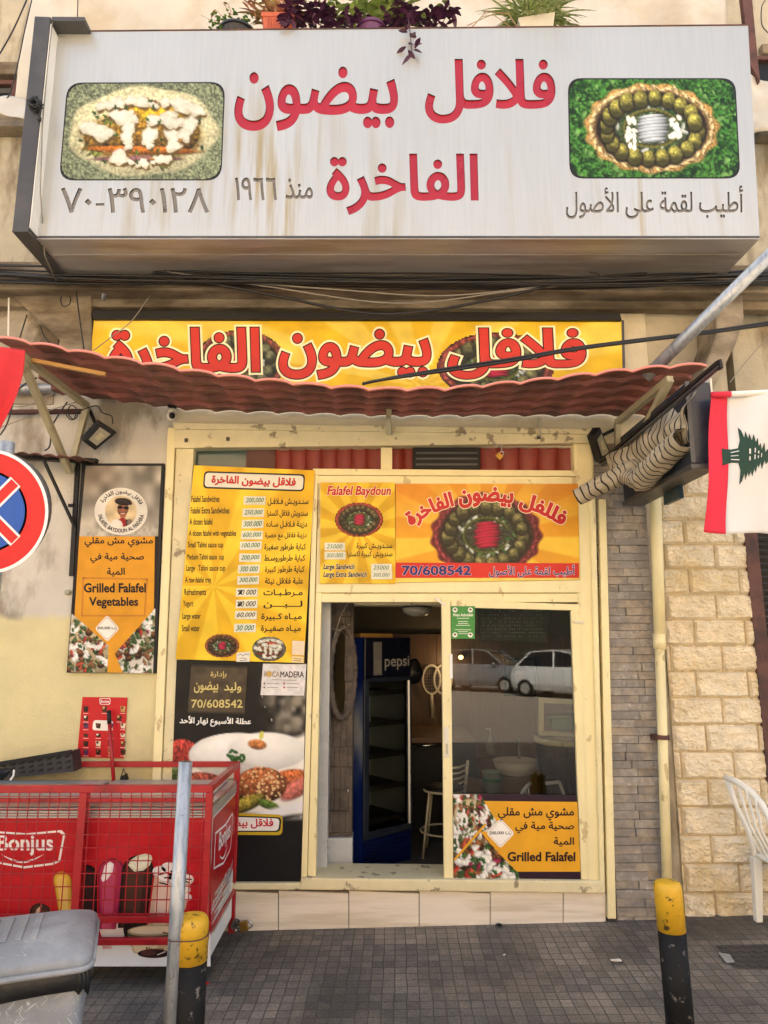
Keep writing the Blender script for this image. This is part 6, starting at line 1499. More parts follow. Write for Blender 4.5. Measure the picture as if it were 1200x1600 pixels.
# plants on top of the sign
zs = PX(92,50,YS).z
def leafblade(mb, p, d, L, w, droop, seg=5, up=Vector((0,0,1))):
    d = d.normalized(); s = d.cross(up); s = s.normalized() if s.length > 1e-3 else Vector((1,0,0)); vs = []
    for i in range(seg+1):
        t = i/seg; q = p+d*(L*t)-Vector((0,0,1))*(droop*L*t*t); ww = w*math.sin(math.pi*min(.97,.08+t*.9))
        vs += [q-s*ww*.5, q+s*ww*.5]
    mb.add(vs, [(2*i,2*i+1,2*i+3,2*i+2) for i in range(seg)])
rnd = random.Random(21)
def pot_round(t, c0, r, h, mat):
    mb = MB(); mb.lathe(c0, [(r*.7,0),(r*.95,h*.86),(r*1.06,h*.87),(r*1.06,h),(r*.95,h),(r*.9,h*.9),(.0,h*.88)], 24); mb.build('pot', MT[mat], t, smooth=False)
def mkplant(name, label, px, py, Y, potf, leaves):
    c0 = PX(px, py, Y); c0.z = zs+.01; t = thing(name, label, 'potted plant', c0); top = potf(t, c0); leaves(t, top)
def P1(t, c0): pot_round(t, c0, .125, PX(371,29,-.69).z-c0.z, 'blackpot'); return Vector((c0.x,c0.y,PX(371,29,-.69).z-.02))
def Lv1(t, b):
    mb = MB()
    for k in range(230):
        a = rnd.uniform(0,6.28); q = b+Vector((rnd.uniform(-.16,.12)-.02, rnd.uniform(-.1,.06), rnd.uniform(-.05,.13)))
        leafblade(mb, q, Vector((math.cos(a),math.sin(a)*.6,rnd.uniform(-.4,.6))), rnd.uniform(.015,.035), .02, .2, 3)
    mb.build('foliage', MT['leaf'], t)
    mb = MB()
    for k in range(30):
        a = rnd.uniform(-1,1); e = b+Vector((a*.25,rnd.uniform(-.06,.04),rnd.uniform(.05,.28)-abs(a)*.1)); mb.tube([b+Vector((a*.06,0,-.02)), b.lerp(e,.5)+Vector((0,0,.02)), e], .0014, 4)
        for j in range(4): leafblade(mb, b.lerp(e, rnd.uniform(.5,1)), Vector((rnd.uniform(-1,1),rnd.uniform(-1,1),rnd.uniform(-.5,1))), .013, .008, .1, 2)
    mb.build('stem', MT['leafr'], t)
mkplant('potted_plant', 'wispy small leaved plant in a low black bowl on top of the sign', 371, 48, -.56, P1, Lv1)
def P2_(t, c0):
    top = PX(436,19,-.655).z; h = top-c0.z; mb = MB()
    w0, w1, d = .085, .105, .07
    mb.add([(c0.x-w0,c0.y-d*.8,c0.z),(c0.x+w0,c0.y-d*.8,c0.z),(c0.x+w0,c0.y+d*.8,c0.z),(c0.x-w0,c0.y+d*.8,c0.z),(c0.x-w1,c0.y-d,top),(c0.x+w1,c0.y-d,top),(c0.x+w1,c0.y+d,top),(c0.x-w1,c0.y+d,top)], [(0,3,2,1),(4,5,6,7),(0,1,5,4),(1,2,6,5),(2,3,7,6),(3,0,4,7)]); o = mb.build('pot', MT['pot'], t, bevel=.006)
    mb = MB(); mb.box((c0.x-w1-.006,c0.y-d-.006,top-.03),(c0.x+w1+.006,c0.y+d+.006,top+.004)); mb.build('pot_rim', MT['pot'], t, bevel=.005)
    mb = MB()
    for k in range(9): x = c0.x-w0+.02+k*(2*w0-.04)/8; mb.bar((x,c0.y-d*.93,c0.z+.02),(x,c0.y-d*1.0,top-.032), .007)
    mb.build('pot_flutes', MT['pot'], o)
    return Vector((c0.x,c0.y,top))
def Lv2(t, b):
    mb = MB()
    for k in range(70):
        a = rnd.uniform(0,6.28); q = b+Vector((rnd.uniform(-.09,.09),rnd.uniform(-.05,.05),0)); leafblade(mb, q, Vector((math.cos(a)*.9,math.sin(a)*.5,rnd.uniform(.3,1.3))), rnd.uniform(.12,.32), .022, rnd.uniform(.1,.5), 5)
    for k in range(160):
        q = b+Vector((rnd.gauss(0,.15),rnd.uniform(-.08,.06),rnd.uniform(.02,.3))); a = rnd.uniform(0,6.28); leafblade(mb, q, Vector((math.cos(a),math.sin(a),rnd.uniform(-.2,.9))), rnd.uniform(.04,.08), .02, .3, 3)
    mb.build('foliage', MT['leafr'], t)
mkplant('potted_plant', 'bushy olive and pink leaved plant in a fluted terracotta planter', 436, 48, -.58, P2_, Lv2)
def P3_(t, c0): h = PX(580,25,-.67).z-c0.z; pot_round(t, c0, .10, h, 'purplepot'); return Vector((c0.x,c0.y,c0.z+h))
def Lv3(t, b):
    mb = MB()
    for k in range(330):
        q = b+Vector((rnd.gauss(.02,.17),rnd.uniform(-.08,.1),rnd.uniform(.0,.34))); a = rnd.uniform(0,6.28); leafblade(mb, q, Vector((math.cos(a),math.sin(a)*.7,rnd.uniform(-.3,.9))), rnd.uniform(.05,.10), .036, .35, 4)
    mb.build('foliage', MT['leaf2'], t)
mkplant('potted_plant', 'light green leafy plant in a round purple pot', 580, 48, -.56, P3_, Lv3)
# trailing purple plant
c0 = PX(640,45,-.62); TP = thing('trailing_plant', 'dark purple trailing plant spilling over the top edge of the big sign', 'trailing plant', (c0.x,-.6,zs))
mb = MB(); sm = MB()
for (xa, ya, dx, n, dropz) in ((470,36,-18,14,.12),(485,30,20,16,0),(500,44,10,12,0),(515,38,-20,14,0),(530,46,10,10,0),(545,50,20,10,0),(600,46,25,14,0),(625,42,15,16,.0),(640,36,-20,16,0),(655,40,30,16,0),(632,48,10,18,.22),(672,44,14,12,0),(690,40,16,14,0),(450,14,10,10,0),(452,36,4,9,.1),(610,20,10,8,0),(480,46,-30,12,.0)):
    st = PX(xa, ya, -.60); pts = []
    for i in range(7):
        u = i/6; pts.append(st+Vector((dx*.004*u, -.05*u-(.09 if dropz else 0)*min(1,u*2), .05*math.sin(u*3)-dropz*u*u*1.4)))
    sm.tube(pts, .003, 5)
    for k in range(int(n*1.9)):
        q = pts[rnd.randrange(0,7)]+Vector((rnd.uniform(-.04,.04),0,rnd.uniform(-.01,.06))); a = rnd.uniform(0,6.28); leafblade(mb, q, Vector((math.cos(a),math.sin(a)*.6-.2,rnd.uniform(-.6,.7))), rnd.uniform(.045,.085), .034, .3, 4)
mb.build('foliage', MT['leafp'], TP); sm.build('stem', MT['leafp'], TP)
mb = MB()
for x0 in (): mb.tube([PX(x0-10,50,-.72), PX(x0,46,-.73), PX(x0+8,52+(x0%7)*3,-.74)], .0025, 4)
mb.tube([PX(735,45,-.66), PX(760,18,-.66), PX(795,22,-.67), PX(808,42,-.68)], .0035, 5); mb.tube([PX(730,40,-.66), PX(770,22,-.66), PX(800,44,-.67)], .003, 5)
tag(mb.build('bare_stems', MT['leafr']), 'few bare arching stems between the purple plant and the spider plant', 'plant stems')
def P4_(t, c0):
    top = PX(835,20,-.645).z; mb = MB(); w0, w1, d = .09, .125, .08
    mb.add([(c0.x-w0,c0.y-d*.8,c0.z),(c0.x+w0,c0.y-d*.8,c0.z),(c0.x+w0,c0.y+d*.8,c0.z),(c0.x-w0,c0.y+d*.8,c0.z),(c0.x-w1,c0.y-d,top-.03),(c0.x+w1,c0.y-d,top+.02),(c0.x+w1,c0.y+d,top+.02),(c0.x-w1,c0.y+d,top-.03)], [(0,3,2,1),(4,5,6,7),(0,1,5,4),(1,2,6,5),(2,3,7,6),(3,0,4,7)]); mb.build('pot', MT['offwhite'], t, bevel=.006)
    return Vector((c0.x,c0.y,top))
def Lv4(t, b):
    mb = MB()
    for k in range(330):
        a = rnd.uniform(0,6.28); el = rnd.uniform(.25,1.5); leafblade(mb, b+Vector((rnd.uniform(-.08,.08),rnd.uniform(-.05,.05),-.01)), Vector((math.cos(a)*1.,math.sin(a)*.8,el)), rnd.uniform(.22,.46), .015, rnd.uniform(.35,.9), 7)
    mb.build('foliage', MT['spider'], t)
mkplant('potted_plant', 'spider plant with arching striped leaves in a white pot', 835, 48, -.56, P4_, Lv4)
# ================================================================== inside the shop
LAMPW = emit_mat('lamp_bulb', (255,200,120), 1.2)
def tb(name, label, cat, loc, group=None): return thing(name, label, cat, loc, group)
# fridge, turned towards the right
N0 = PX(568,1200,.62); a = math.radians(40); fd = Vector((math.cos(a), math.sin(a), 0)); sd_ = Vector((-math.sin(a), math.cos(a), 0)); up = Vector((0,0,1)); nf = Vector((math.sin(a), -math.cos(a), 0))
zf0 = .1; zf1 = PX(568,996,.62).z; Hf = zf1-zf0; Wf = .46; Df = .5
FG = tb('drinks_fridge', 'tall blue glass door drinks fridge standing inside the doorway', 'fridge', (N0.x, N0.y, zf0))
B0 = Vector((N0.x, N0.y, zf0))
def fb(u, w, z): return B0+fd*(Wf*u)+sd_*(Df*w)+up*z
mb = MB(); mb.prism([fb(0,1,0),fb(0,.03,0),fb(0,.03,Hf),fb(0,1,Hf)], fd*.02); mb.prism([fb(1,1,0),fb(1,.03,0),fb(1,.03,Hf),fb(1,1,Hf)], fd*-.02); mb.prism([fb(0,1,0),fb(1,1,0),fb(1,1,Hf),fb(0,1,Hf)], sd_*-.02); mb.prism([fb(0,0,Hf-.02),fb(1,0,Hf-.02),fb(1,1,Hf-.02),fb(0,1,Hf-.02)], up*.02); mb.prism([fb(0,0.02,.0),fb(1,.02,.0),fb(1,1,.0),fb(0,1,.0)], up*.25)
mb.build('cabinet', MT['blue'], FG)
mb = MB(); mb.prism([fb(0,-.01,Hf*.815),fb(1,-.01,Hf*.815),fb(1,-.01,Hf-.0),fb(0,-.01,Hf-.0)], sd_*.06); hd = mb.build('header', M('fridge_header', (14,16,30), .3, var=.1), FG, bevel=.01)
zA, zB = .26, Hf*.80
mb = MB()
for (u0,u1,z0,z1) in ((0,.1,zA,zB),(.9,1,zA,zB),(0,1,zA-.05,zA),(0,1,zB,zB+.03)): mb.prism([fb(u0,-.02,z0),fb(u1,-.02,z0),fb(u1,-.02,z1),fb(u0,-.02,z1)], sd_*.03)
dr = mb.build('door', MT['navy'], FG, bevel=.004)
mb = MB(); mb.poly([fb(.1,-.01,zA),fb(.9,-.01,zA),fb(.9,-.01,zB),fb(.1,-.01,zB)]); mb.build('door_glass', MT['glass'], dr)
mb = MB(); mb.bar(fb(.93,-.03,zA), fb(.93,-.03,zB), .015); mb.build('door_edge', MT['aluminium'], dr)
mb = MB(); mb.prism([fb(.05,.9,.26),fb(.95,.9,.26),fb(.95,.9,zB),fb(.05,.9,zB)], sd_*-.01); mb.prism([fb(.95,.06,.26),fb(.95,.9,.26),fb(.95,.9,zB),fb(.95,.06,zB)], fd*-.008); mb.build('liner', M('fridge_liner', (176,184,188), .4, var=.05), FG)
for k in range(5):
    mb = MB(); z = .30+k*(zB-.30)/4.4; mb.prism([fb(.06,.08,z),fb(.94,.08,z),fb(.94,.9,z),fb(.06,.9,z)], up*.012); mb.prism([fb(.06,.075,z-.012),fb(.94,.075,z-.012),fb(.94,.075,z+.025),fb(.06,.075,z+.025)], sd_*.004); mb.build('shelf', MT['dark'], FG)
P_ = type('FP', (Print,), {'at': lambda s, u, v, l: fb(u, -.012-.0012*l, Hf*(1-v))})(p0=tuple(B0), n=tuple(nf))
P_.text('pepsi', (.42,.085,.96,.150), (150,150,146), 2, .01); P_.build('header_print', MT['printm'], FG); P_ = type(P_)(p0=tuple(B0), n=tuple(nf)); P_.poly([(.18,.02),(.36,.02),(.36,.17),(.18,.17)], (112,112,108), 2); P_.poly([(.20,.105),(.34,.105),(.34,.16),(.20,.16)], (126,122,112), 3); P_.build('paper_label', MT['printm'], FG)
class FS(Print):
    def at(s, u, v, l): return fb(0, 1-u, Hf*(1-v)) - fd*(.001+.0008*l)
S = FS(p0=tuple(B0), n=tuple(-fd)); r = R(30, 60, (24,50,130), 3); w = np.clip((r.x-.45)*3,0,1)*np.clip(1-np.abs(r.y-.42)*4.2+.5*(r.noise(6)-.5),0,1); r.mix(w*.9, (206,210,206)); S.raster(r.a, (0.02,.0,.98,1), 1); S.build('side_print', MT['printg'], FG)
mb = MB()
for k in range(8): mb.prism([fb(.04,.008,.03+k*.025),fb(.96,.008,.03+k*.025),fb(.96,.008,.04+k*.025),fb(.04,.008,.04+k*.025)], sd_*-.008)
mb.build('vent_grille', MT['blue'], FG)
mb = MB(); mb.prism([fb(.1,.2,Hf),fb(.8,.2,Hf),fb(.8,.7,Hf),fb(.1,.7,Hf)], up*.03); tag(mb.build('flat_carton', MT['woodlight']), 'flat pale carton lying on top of the drinks fridge', 'carton')
BT = thing('bottle', 'clear plastic water bottle standing on a fridge shelf', 'bottle', (0,0,0), 'water bottles on the fridge shelf')
CLR = M('clear_plastic', (196,206,212), .2, var=.1)
first = None; zsh = .30+3*(zB-.30)/4.4+.012
for i in range(4):
    p = fb(.22+.19*i, .2, zsh)
    if first is None:
        BT.location = p; mb = MB(); mb.lathe(p, [(.033,0),(.036,.01),(.036,.17),(.014,.225),(.014,.235)], 14); mb.build('bottle_body', CLR, BT, smooth=True)
        mb = MB(); mb.lathe(p, [(.016,.235),(.016,.255),(0,.256)], 10); mb.build('bottle_cap', MT['white'], BT); first = p
    else: copy_tree(BT, p-first)
# oval mirror on the slate column
MR = tb('oval_mirror', 'oval mirror in a dark rope frame on the slate column', 'mirror', PX(533,1050,.28))
cm = PX(534,1050,.27); rx, rz = .075, .285
RM = Matrix.Rotation(math.radians(40), 3, 'Z'); rx = .088
def mo(x, y, z): return cm + RM @ Vector((x, y, z))
mb = MB(); mb.tube([mo(rx*1.18*math.cos(t),-.01,rz*1.06*math.sin(t)) for t in [2*math.pi*k/64 for k in range(65)]], [.021+.004*math.sin(k*2.4) for k in range(65)], 8); mb.build('frame', MT['slatein'], MR, smooth=True)
mb = MB(); mb.prism([mo(rx*1.08*math.cos(t),.002,rz*1.02*math.sin(t)) for t in [2*math.pi*k/48 for k in range(48)]], RM @ Vector((0,.006,0))); mb.build('mirror_glass', M('mirror', (206,200,190), .04, metal=1., var=.02), MR)
mb = MB(); mb.tube([PX(518,1010,.2), PX(533,960,.2), PX(546,938,.2)], .003, 5); mb.tube([PX(500,978,.2), PX(532,985,.22), PX(548,975,.24)], .003, 5); tag(mb.build('loose_wires', MT['greycable']), 'loose pale wires crossing above the oval mirror', 'wires')
mb = MB(); mb.tube([PX(541,1200,.3), PX(540,1225,.29), PX(545,1238,.29), PX(543,1210,.3)], .003, 5); tag(mb.build('loose_string', MT['white']), 'thin white cord hanging beside the blue fridge', 'cord')
# ceiling lamp
CL = tb('ceiling_lamp', 'round grey glass ceiling lamp on the beam inside the doorway', 'ceiling lamp', PX(651,940,.5))
p = PX(651,940,.5); p.z = 1.93
mb = MB(); mb.lathe(p, [(.115,0),(.115,-.012),(.1,-.014)], 28); mb.build('base_plate', MT['dark'], CL)
mb = MB(); mb.lathe(p, [(.108,-.012),(.10,-.04),(.075,-.06),(.04,-.072),(0,-.075)], 28); mb.build('glass_bowl', M('lamp_glass', (170,166,150), .15, var=.1), CL, smooth=True)
# black bag
BG = tb('hanging_bag', 'black plastic bag hanging on the side of the drinks fridge', 'bag', PX(647,1050,1.1))
bc = PX(646,1050,1.0)
mb = MB(); mb.ellip(bc, .075, .06, .10, 18, 14); 
mb.v = [tuple(Vector(v)+Vector((.02*mnoise.noise(Vector(v)*14), .02*mnoise.noise(Vector(v)*11+Vector((3,0,0))), .025*mnoise.noise(Vector(v)*12+Vector((0,5,0)))))) for v in mb.v]; mb.build('bag_body', MT['bag'], BG, smooth=True)
mb = MB(); mb.tube([bc+Vector((-.03,0,.08)), bc+Vector((-.06,0,.17)), bc+Vector((-.02,0,.12))], .006, 6); mb.build('bag_handle', MT['bag'], BG)
# swatters on the back wall
def swatter(px, lab):
    t = tb('electric_swatter', lab, 'swatter', PX(px,1090,2.78), 'swatters on the back wall'); cc = PX(px,1062,2.78)
    mb = MB(); mb.tube([cc+Vector((.092*math.cos(k*math.pi/16),0,.145*math.sin(k*math.pi/16))) for k in range(33)], .013, 8); mb.build('head_frame', MT['offwhite'], t, smooth=True)
    mb = MB()
    for k in range(9): x = -.075+.15*k/8; h = .145*math.sqrt(1-(x/.092)**2); mb.tube([cc+Vector((x,0,-h)), cc+Vector((x,0,h))], .0015, 4)
    for k in range(9): z = -.12+.24*k/8; w_ = .092*math.sqrt(1-(z/.145)**2); mb.tube([cc+Vector((-w_,0,z)), cc+Vector((w_,0,z))], .0015, 4)
    mb.build('grid_wires', MT['steel'], t)
    mb = MB(); mb.tube([cc+Vector((0,0,-.145)), cc+Vector((0,0,-.2)), cc+Vector((.01,0,-.38))], [.016,.02,.024], 10); mb.build('handle', MT['offwhite'], t, smooth=True)
swatter(674, 'white electric swatter hanging left on the wood panelled back wall'); swatter(692, 'white electric swatter partly hidden by the door frame')
# counter, stool
CT = tb('bar_counter', 'dark bar counter with wooden top deep inside the doorway', 'counter', PX(670,1250,2.0))
z1 = PX(660,1142,2.2).z
mb = MB(); mb.box((PX(636,1142,2.0).x,1.75,z1-.05),(PX(740,1142,2.0).x,2.6,z1)); mb.build('counter_top', MT['wood'], CT, bevel=.008)
mb = MB(); mb.box((PX(640,1200,2.0).x,1.8,.1),(PX(740,1200,2.0).x,2.6,z1-.05)); mb.build('counter_base', MT['black'], CT)
mb = MB(); mb.tube([PX(639,1165,1.72), PX(639,1345,1.72)], .012, 10); mb.tube([PX(637,1166,1.72), PX(694,1164,1.72)], .010, 10); mb.build('metal_trim', MT['chrome'], CT, smooth=True)
ST2 = tb('bar_stool', 'tubular grey bar stool with round seat inside the doorway', 'stool', PX(690,1350,1.0))
cz = PX(688,1236,1.0); cx = cz.x+.03; cy = 1.05
mb = MB(); mb.lathe((cx,cy,cz.z), [(.0,0),(.15,.002),(.155,.018),(.14,.03),(0,.032)], 24); mb.build('seat', MT['black'], ST2, smooth=True)
mb = MB(); mb.tube([Vector((cx+.15*math.cos(t), cy+.15*math.sin(t), cz.z)) for t in [2*math.pi*k/28 for k in range(29)]], .009, 8); mb.build('seat_ring', MT['weld'], ST2, smooth=True)
for k in range(4):
    t = math.radians(35+90*k); mb = MB(); mb.tube([Vector((cx+.14*math.cos(t), cy+.14*math.sin(t), cz.z)), Vector((cx+.21*math.cos(t), cy+.21*math.sin(t), .1))], .010, 8); mb.build('leg', MT['weld'], ST2, smooth=True)
mb = MB(); zr = PX(688,1300,1.0).z; mb.tube([Vector((cx+.18*math.cos(t), cy+.18*math.sin(t), zr)) for t in [2*math.pi*k/28 for k in range(29)]], .008, 8); mb.build('foot_ring', MT['weld'], ST2, smooth=True)
# warm lamp at the back of the room
WL = tb('wall_lamp', 'small warm glowing lamp on the back wall beside the swatters', 'lamp', PX(648,1020,2.7))
wl = PX(720,1027,2.7)
mb = MB(); mb.ellip(wl, .026, .022, .022, 14, 10); mb.build('bulb', LAMPW, WL, smooth=True)
mb = MB(); mb.box(wl+Vector((-.02,.02,-.02)), wl+Vector((.02,.13,.02))); mb.build('lamp_socket', MT['black'], WL)
pl = bpy.data.lights.new('lamp_light', 'POINT'); pl.energy = .55; pl.color = (1,.66,.34); pl.shadow_soft_size = .05
po = bpy.data.objects.new('lamp_light', pl); COL.objects.link(po); po.location = wl+Vector((-.1,-.16,-.05))
# LED sign, portrait, basin, cabinet, crate, bucket seen through the glass
LS = tb('led_board', 'black LED display board with rows of dots hung behind the glass door', 'display board', PX(800,980,.25))
def quadbox(name, q, Y, th, mat, parent): mb = MB(); mb.prism([PX(x,y,Y) for x,y in q], (0,th,0)); return mb.build(name, mat, parent, bevel=.004)
quadbox('board_frame', [(748,948),(858,950),(857,1004),(750,1001)], .25, .05, MT['black'], LS)
P = Print(.248); rnd = random.Random(2)
for j in range(8):
    for i in range(26):
        if rnd.random() < .55: P.ell(755+i*3.8, 955+j*5.6, .55, .6, (200,200,190), 1, 6)
P.build('led_dots', MT['printm'], LS)
PT = tb('wall_portrait', 'framed portrait of a moustached man on the back wall behind the glass', 'picture', PX(810,1055,2.75))
quadbox('picture_frame', [(788,1028),(838,1028),(838,1088),(788,1088)], 2.74, .03, MT['black'], PT)
rp = R(40, 48, (70,60,50), 5); rp.ell(.5,.98,.42,.25,(46,40,36),0,.1); rp.ell(.5,.48,.2,.28,(150,106,78),0,.1,.3); rp.ell(.5,.25,.2,.1,(40,34,30),0,.2); rp.ell(.5,.62,.1,.025,(36,28,24),0,.2); rp.ell(.42,.44,.04,.015,(40,30,26),0,.2); rp.ell(.58,.44,.04,.015,(40,30,26),0,.2); rp.ell(.5,.53,.03,.04,(128,88,66),0,.3)
P = Print(2.738); P.raster(rp.a, (791,1031,835,1085), 1); P.build('picture_print', MT['printm'], PT)
DC = tb('display_cabinet', 'curved glass display counter with cream rim inside the glass door', 'display counter', PX(862,1250,.7))
cc = PX(896,1158,.95); rr = .32
def arcp(r0, z, n=24): return [Vector((cc.x+.06+r0*math.cos(t), cc.y+.1+r0*math.sin(t)*.9, z)) for t in [math.pi*(.72+1.2*k/n) for k in range(n+1)]]
zr = PX(862,1168,.65).z
mb = MB(); mb.tube(arcp(rr,zr), .022, 8); mb.build('rim', MT['cream'], DC, smooth=True)
mb = MB(); A1 = arcp(rr,zr-.02); A0 = arcp(rr,.3); n = len(A1); mb.add(A1+A0, [(i,i+1,n+i+1,n+i) for i in range(n-1)]); mb.build('curved_glass', MT['glass'], DC, smooth=True)
mb = MB(); mb.add(arcp(rr,zr+.03)+[cc+Vector((.35,.1,zr+.03-cc.z))], [(i,i+1,n) for i in range(n-1)]); mb.build('counter_glass', MT['glass'], DC)
mb = MB(); A1 = arcp(rr,.3); A0 = arcp(rr,.1); mb.add(A1+A0, [(i,i+1,n+i+1,n+i) for i in range(n-1)]); mb.build('base', MT['aluminium'], DC)
HB = tb('hatch_frame', 'cream framed hatch standing on the display counter', 'hatch', PX(875,1120,1.0))
for nm, q in (('frame_bar',[(842,1090),(905,1094),(905,1101),(842,1098)]),('frame_bar',[(842,1098),(850,1098),(850,1146),(842,1146)]),('frame_bar',[(842,1142),(905,1146),(905,1152),(842,1149)])): quadbox(nm, q, 1.0, .03, MT['cream'], HB)
GC = tb('green_crate', 'green plastic crate standing in the cream hatch frame', 'crate', PX(885,1130,1.1))
quadbox('crate_body', [(862,1124),(905,1120),(905,1143),(863,1140)], 1.06, .16, MT['crateg'], GC); quadbox('crate_rim', [(860,1121),(905,1117),(905,1121),(861,1125)], 1.05, .18, MT['crateg'], GC)
WB = tb('wash_basin', 'white wash basin with chrome tap behind the glass door', 'wash basin', PX(805,1195,2.0))
wc_ = PX(806,1190,2.0)
mb = MB(); mb.lathe(wc_, [(.05,-.16),(.13,-.12),(.19,-.05),(.21,.01),(.20,.015),(.16,-.04),(.06,-.09),(0,-.095)], 28); mb.build('bowl', MT['white'], WB, smooth=True)
mb = MB(); mb.tube([wc_+Vector((.06,.15,.0)), wc_+Vector((.06,.15,.16)), wc_+Vector((.05,.08,.2)), wc_+Vector((.04,-.0,.17))], .014, 10); mb.build('tap', MT['chrome'], WB, smooth=True)
BK = tb('plastic_bucket', 'small pale green bucket on the floor behind the glass door', 'bucket', PX(769,1230,1.6))
bc = PX(769,1240,1.6)
mb = MB(); mb.lathe(bc, [(.065,0),(.08,.17),(.086,.172),(.086,.18),(.076,.18),(.06,.02),(0,.02)], 24); mb.build('bucket_body', M('pale_green', (130,150,136), .5), BK, smooth=True)
mb = MB(); mb.lathe(bc, [(.081,.13),(.081,.10)], 24); mb.build('bucket_band', MT['crateg'], BK)
BC = tb('slat_back_chair', 'light chair with horizontal back slats behind the door stile', 'chair', PX(716,1210,1.2))
for k in range(5):
    mb = MB(); mb.tube([PX(706,1200+k*9,1.2), PX(718,1199+k*8.6,1.22), PX(729,1194+k*8,1.3)], .008, 6); mb.build('back_slat', MT['offwhite'], BC, smooth=True)
mb = MB(); mb.tube([PX(731,1188,1.3), PX(726,1240,1.3), PX(724,1300,1.3)], .012, 8); mb.build('back_post', MT['offwhite'], BC, smooth=True)
FC = tb('folded_chair', 'white chair back just above the orange door poster', 'chair', PX(825,1232,.9))
mb = MB(); mb.tube([PX(812,1250,.9), PX(817,1236,.9), PX(824,1228,.92), PX(829,1224,.95)], .014, 8); mb.build('back_rim', MT['plastic'], FC, smooth=True)
for k in range(3): mb = MB(); mb.tube([PX(817+k*4,1236-k*4,.91), PX(820+k*4,1250,.9)], .006, 6); mb.build('back_slat', MT['plastic'], FC)
mb = MB(); mb.bar(PX(874,1222,.7), PX(884,1250,.7), .02); mb.bar(PX(874,1222,.7), PX(852,1224,.7), .02); tag(mb.build('bent_stand', MT['plastic']), 'white bent frame standing in the glass display counter', 'frame')
SBt = tb('soap_bottle', 'dark soap bottle by the wash basin behind the glass', 'bottle', PX(767,1180,2.0)); sb = PX(767,1178,2.0)
mb = MB(); mb.lathe(sb, [(.04,0),(.042,.02),(.04,.13),(.015,.16),(.015,.19)], 14); mb.build('bottle_body', MT['slate3'], SBt, smooth=True)
mb = MB(); mb.tube([sb+Vector((0,0,.19)), sb+Vector((0,0,.22)), sb+Vector((-.04,0,.22))], .007, 6); mb.build('pump', MT['offwhite'], SBt)
WT = tb('back_worktop', 'dark worktop along the back wall carrying the wash basin', 'worktop', PX(790,1220,2.1))
mb = MB(); zt_ = wc_.z-.06; mb.box((.75,1.75,zt_-.04),(2.2,2.8,zt_-.17)); mb.build('top', MT['wood'], WT)
mb = MB(); mb.box((.8,1.8,.1),(2.2,2.8,zt_-.171)); mb.build('base', MT['black'], WT)

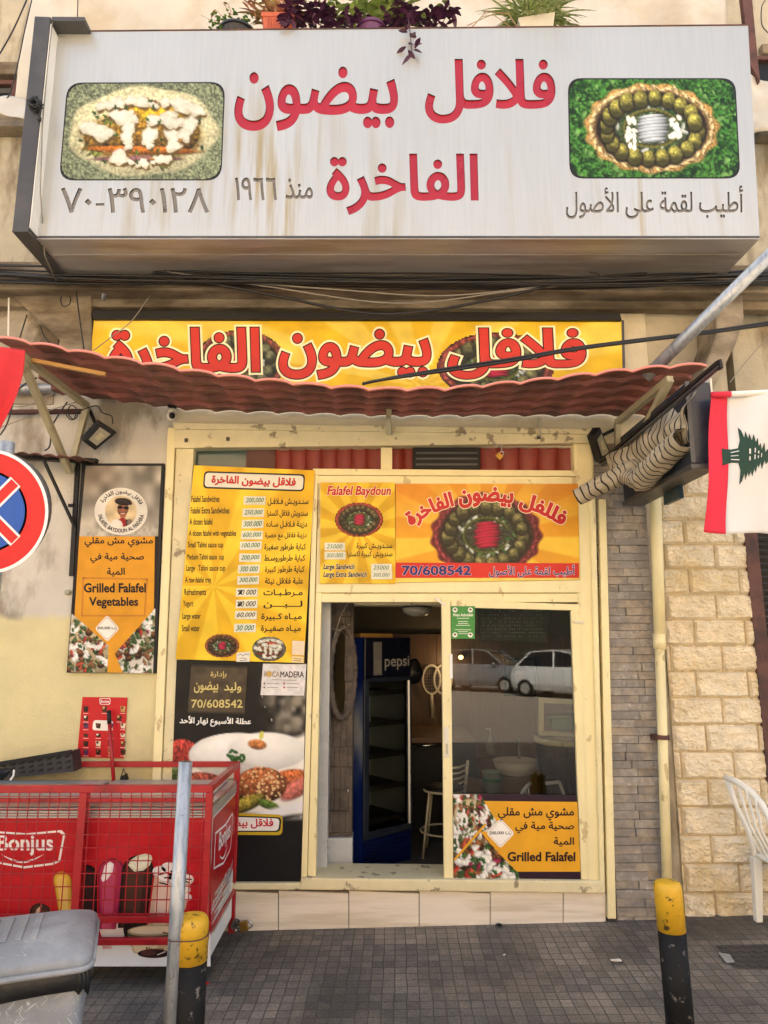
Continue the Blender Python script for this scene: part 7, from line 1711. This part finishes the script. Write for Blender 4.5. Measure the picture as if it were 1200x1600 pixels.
# ================================================================== across the street: parked cars mirrored in the glass door, and an unseen house added for reflections
def car(name, label, loc, rot, paint):
    t = tb(name, label, 'car', loc, 'cars parked across the street'); X = Matrix.Translation(Vector(loc)) @ Matrix.Rotation(rot, 4, 'Z')
    prof = [(-1.85,.35,.55,.72),(-1.80,.28,.80,.78),(-1.55,.25,.92,.83),(-.95,.22,1.00,.85),(-.45,.22,1.02,.85),(.4,.22,1.02,.85),(1.2,.22,1.02,.84),(1.65,.25,1.0,.80),(1.82,.3,.85,.74)]
    def sect(x, z0, z1, w): return [Vector((x, w*s*k, z)) for (s, k, z) in ((-1,.9,z0),(-1,1.,z0+.25*(z1-z0)),(-1,1.0,z0+.6*(z1-z0)),(-1,.93,z1-.02),(-1,.8,z1),(1,.8,z1),(1,.93,z1-.02),(1,1.0,z0+.6*(z1-z0)),(1,1.,z0+.25*(z1-z0)),(1,.9,z0))]
    mb = MB(); vs = [p for s in prof for p in sect(*s)]; n = 10; k = len(prof)
    mb.add([X @ p for p in vs], [(i*n+j, i*n+(j+1)%n, (i+1)*n+(j+1)%n, (i+1)*n+j) for i in range(k-1) for j in range(n)]+[tuple(range(n)), tuple(range((k-1)*n,k*n))]); mb.build('body', paint, t, smooth=False, bevel=.03)
    gp_ = [(-1.05,1.0,.72),(-.35,1.46,.60),(.2,1.52,.60),(1.1,1.45,.58),(1.62,1.0,.70)]
    mb = MB(); vs = []
    for x, z, w in gp_: vs += [X @ Vector((x,-.74 if z < 1.1 else -w,z)), X @ Vector((x,.74 if z < 1.1 else w,z))]
    lo = [X @ Vector((-1.05,-.74,1.0)), X @ Vector((-1.05,.74,1.0))]
    m5 = len(gp_); mb.add(vs, [(2*i,2*i+1,2*i+3,2*i+2) for i in range(m5-1)]+[tuple(2*i for i in range(m5)), tuple(2*i+1 for i in reversed(range(m5)))]); mb.build('windows', M(name+'_glass', (24,28,30), .08, var=.05), t)
    mb = MB(); vs = []
    for x, z, w in ((-.42,1.455,.63),(.2,1.535,.62),(1.12,1.465,.61)): vs += [X @ Vector((x,-w,z)), X @ Vector((x,w,z)), X @ Vector((x,w*.9,z+.03)), X @ Vector((x,-w*.9,z+.03))]
    mb.add(vs, [(4*i+j,4*i+(j+1)%4,4*i+4+(j+1)%4,4*i+4+j) for i in range(2) for j in range(4)]+[(0,1,2,3),(8,9,10,11)])
    for s in (-1,1):
        for (xa,za,xb,zb_,wa,wb) in ((-1.05,1.0,-.40,1.47,.745,.62),(.15,1.0,.2,1.53,.75,.615),(1.6,1.0,1.1,1.46,.73,.60)): mb.bar(X @ Vector((xa,s*wa,za)), X @ Vector((xb,s*wb,zb_)), .06)
    mb.build('roof', paint, t)
    for x in (-1.15,1.2):
        for s in (-1,1):
            cw = Vector((x, s*.76, .29)); mb = MB(); mb.tube([X @ (cw-Vector((0,.09,0))), X @ (cw+Vector((0,.09,0)))], .29, 24); o = mb.build('wheel', MT['black'], t)
            mb = MB(); mb.tube([X @ (cw+Vector((0,s*.085,0))), X @ (cw+Vector((0,s*.096,0)))], .18, 20); mb.build('rim', MT['aluminium'], o)
    for s in (-1,1):
        mb = MB(); mb.ellip(X @ Vector((-1.70,s*.60,.74)), .16, .13, .10, 14, 10); mb.build('headlight', MT['aluminium'], t, smooth=True)
    mb = MB(); mb.obox(X @ Vector((-1.84,0,.62)), X.to_3x3() @ Vector((.02,0,0)), X.to_3x3() @ Vector((0,.32,0)), (0,0,.05)); mb.obox(X @ Vector((-1.83,0,.42)), X.to_3x3() @ Vector((.03,0,0)), X.to_3x3() @ Vector((0,.5,0)), (0,0,.07)); mb.build('grille', MT['black'], t)
    for s in (-1,1): mb = MB(); mb.ellip(X @ Vector((-.75,s*.86,1.02)), .08, .1, .07, 12, 8); mb.build('wing_mirror', paint, t, smooth=True)
def reflp(px, d): v = ray(px, 1075); v = v/v.y; return v.x*d
car('parked_car', 'small white hatchback parked across the street, mirrored in the glass door', (reflp(868,24.)+.5,-19.6,-.2), math.radians(222), M('white_car_paint', (222,224,222), .2, var=.02, coat=.5))
car('parked_car', 'grey car parked across the street left of the white hatchback', (reflp(768,27.)-.2,-22.6,-.2), math.radians(214), M('grey_car_paint', (120,126,130), .2, var=.02, coat=.5))
OB = tb('added_opposite_building', 'unseen beige building added across the street for its reflections', 'building', (0,-34,-.2))
mb = MB(); mb.box((-30,-40,4.2),(30,-34,15)); mb.build('wall', M('warm_facade', (206,178,140), .9, var=.15, vs=.6), OB)
mb = MB(); mb.box((-30,-40,-.2),(30,-33.9,4.19)); mb.build('darkened_ground_floor', M('darkened_ground_floor', (52,48,42), .9, var=.4, vs=.9, rgb2=(36,44,30), s2=.5), OB)  # lower storey coloured dark so the glass door mirrors a dark strip
for i in range(8):
    for j in range(4):
        mb = MB(); x = -24+i*4.6; z = 5.2+j*2.6; mb.box((x,-34.05,z),(x+1.6,-33.98,z+1.6)); mb.build('window', MT['dark'], OB)
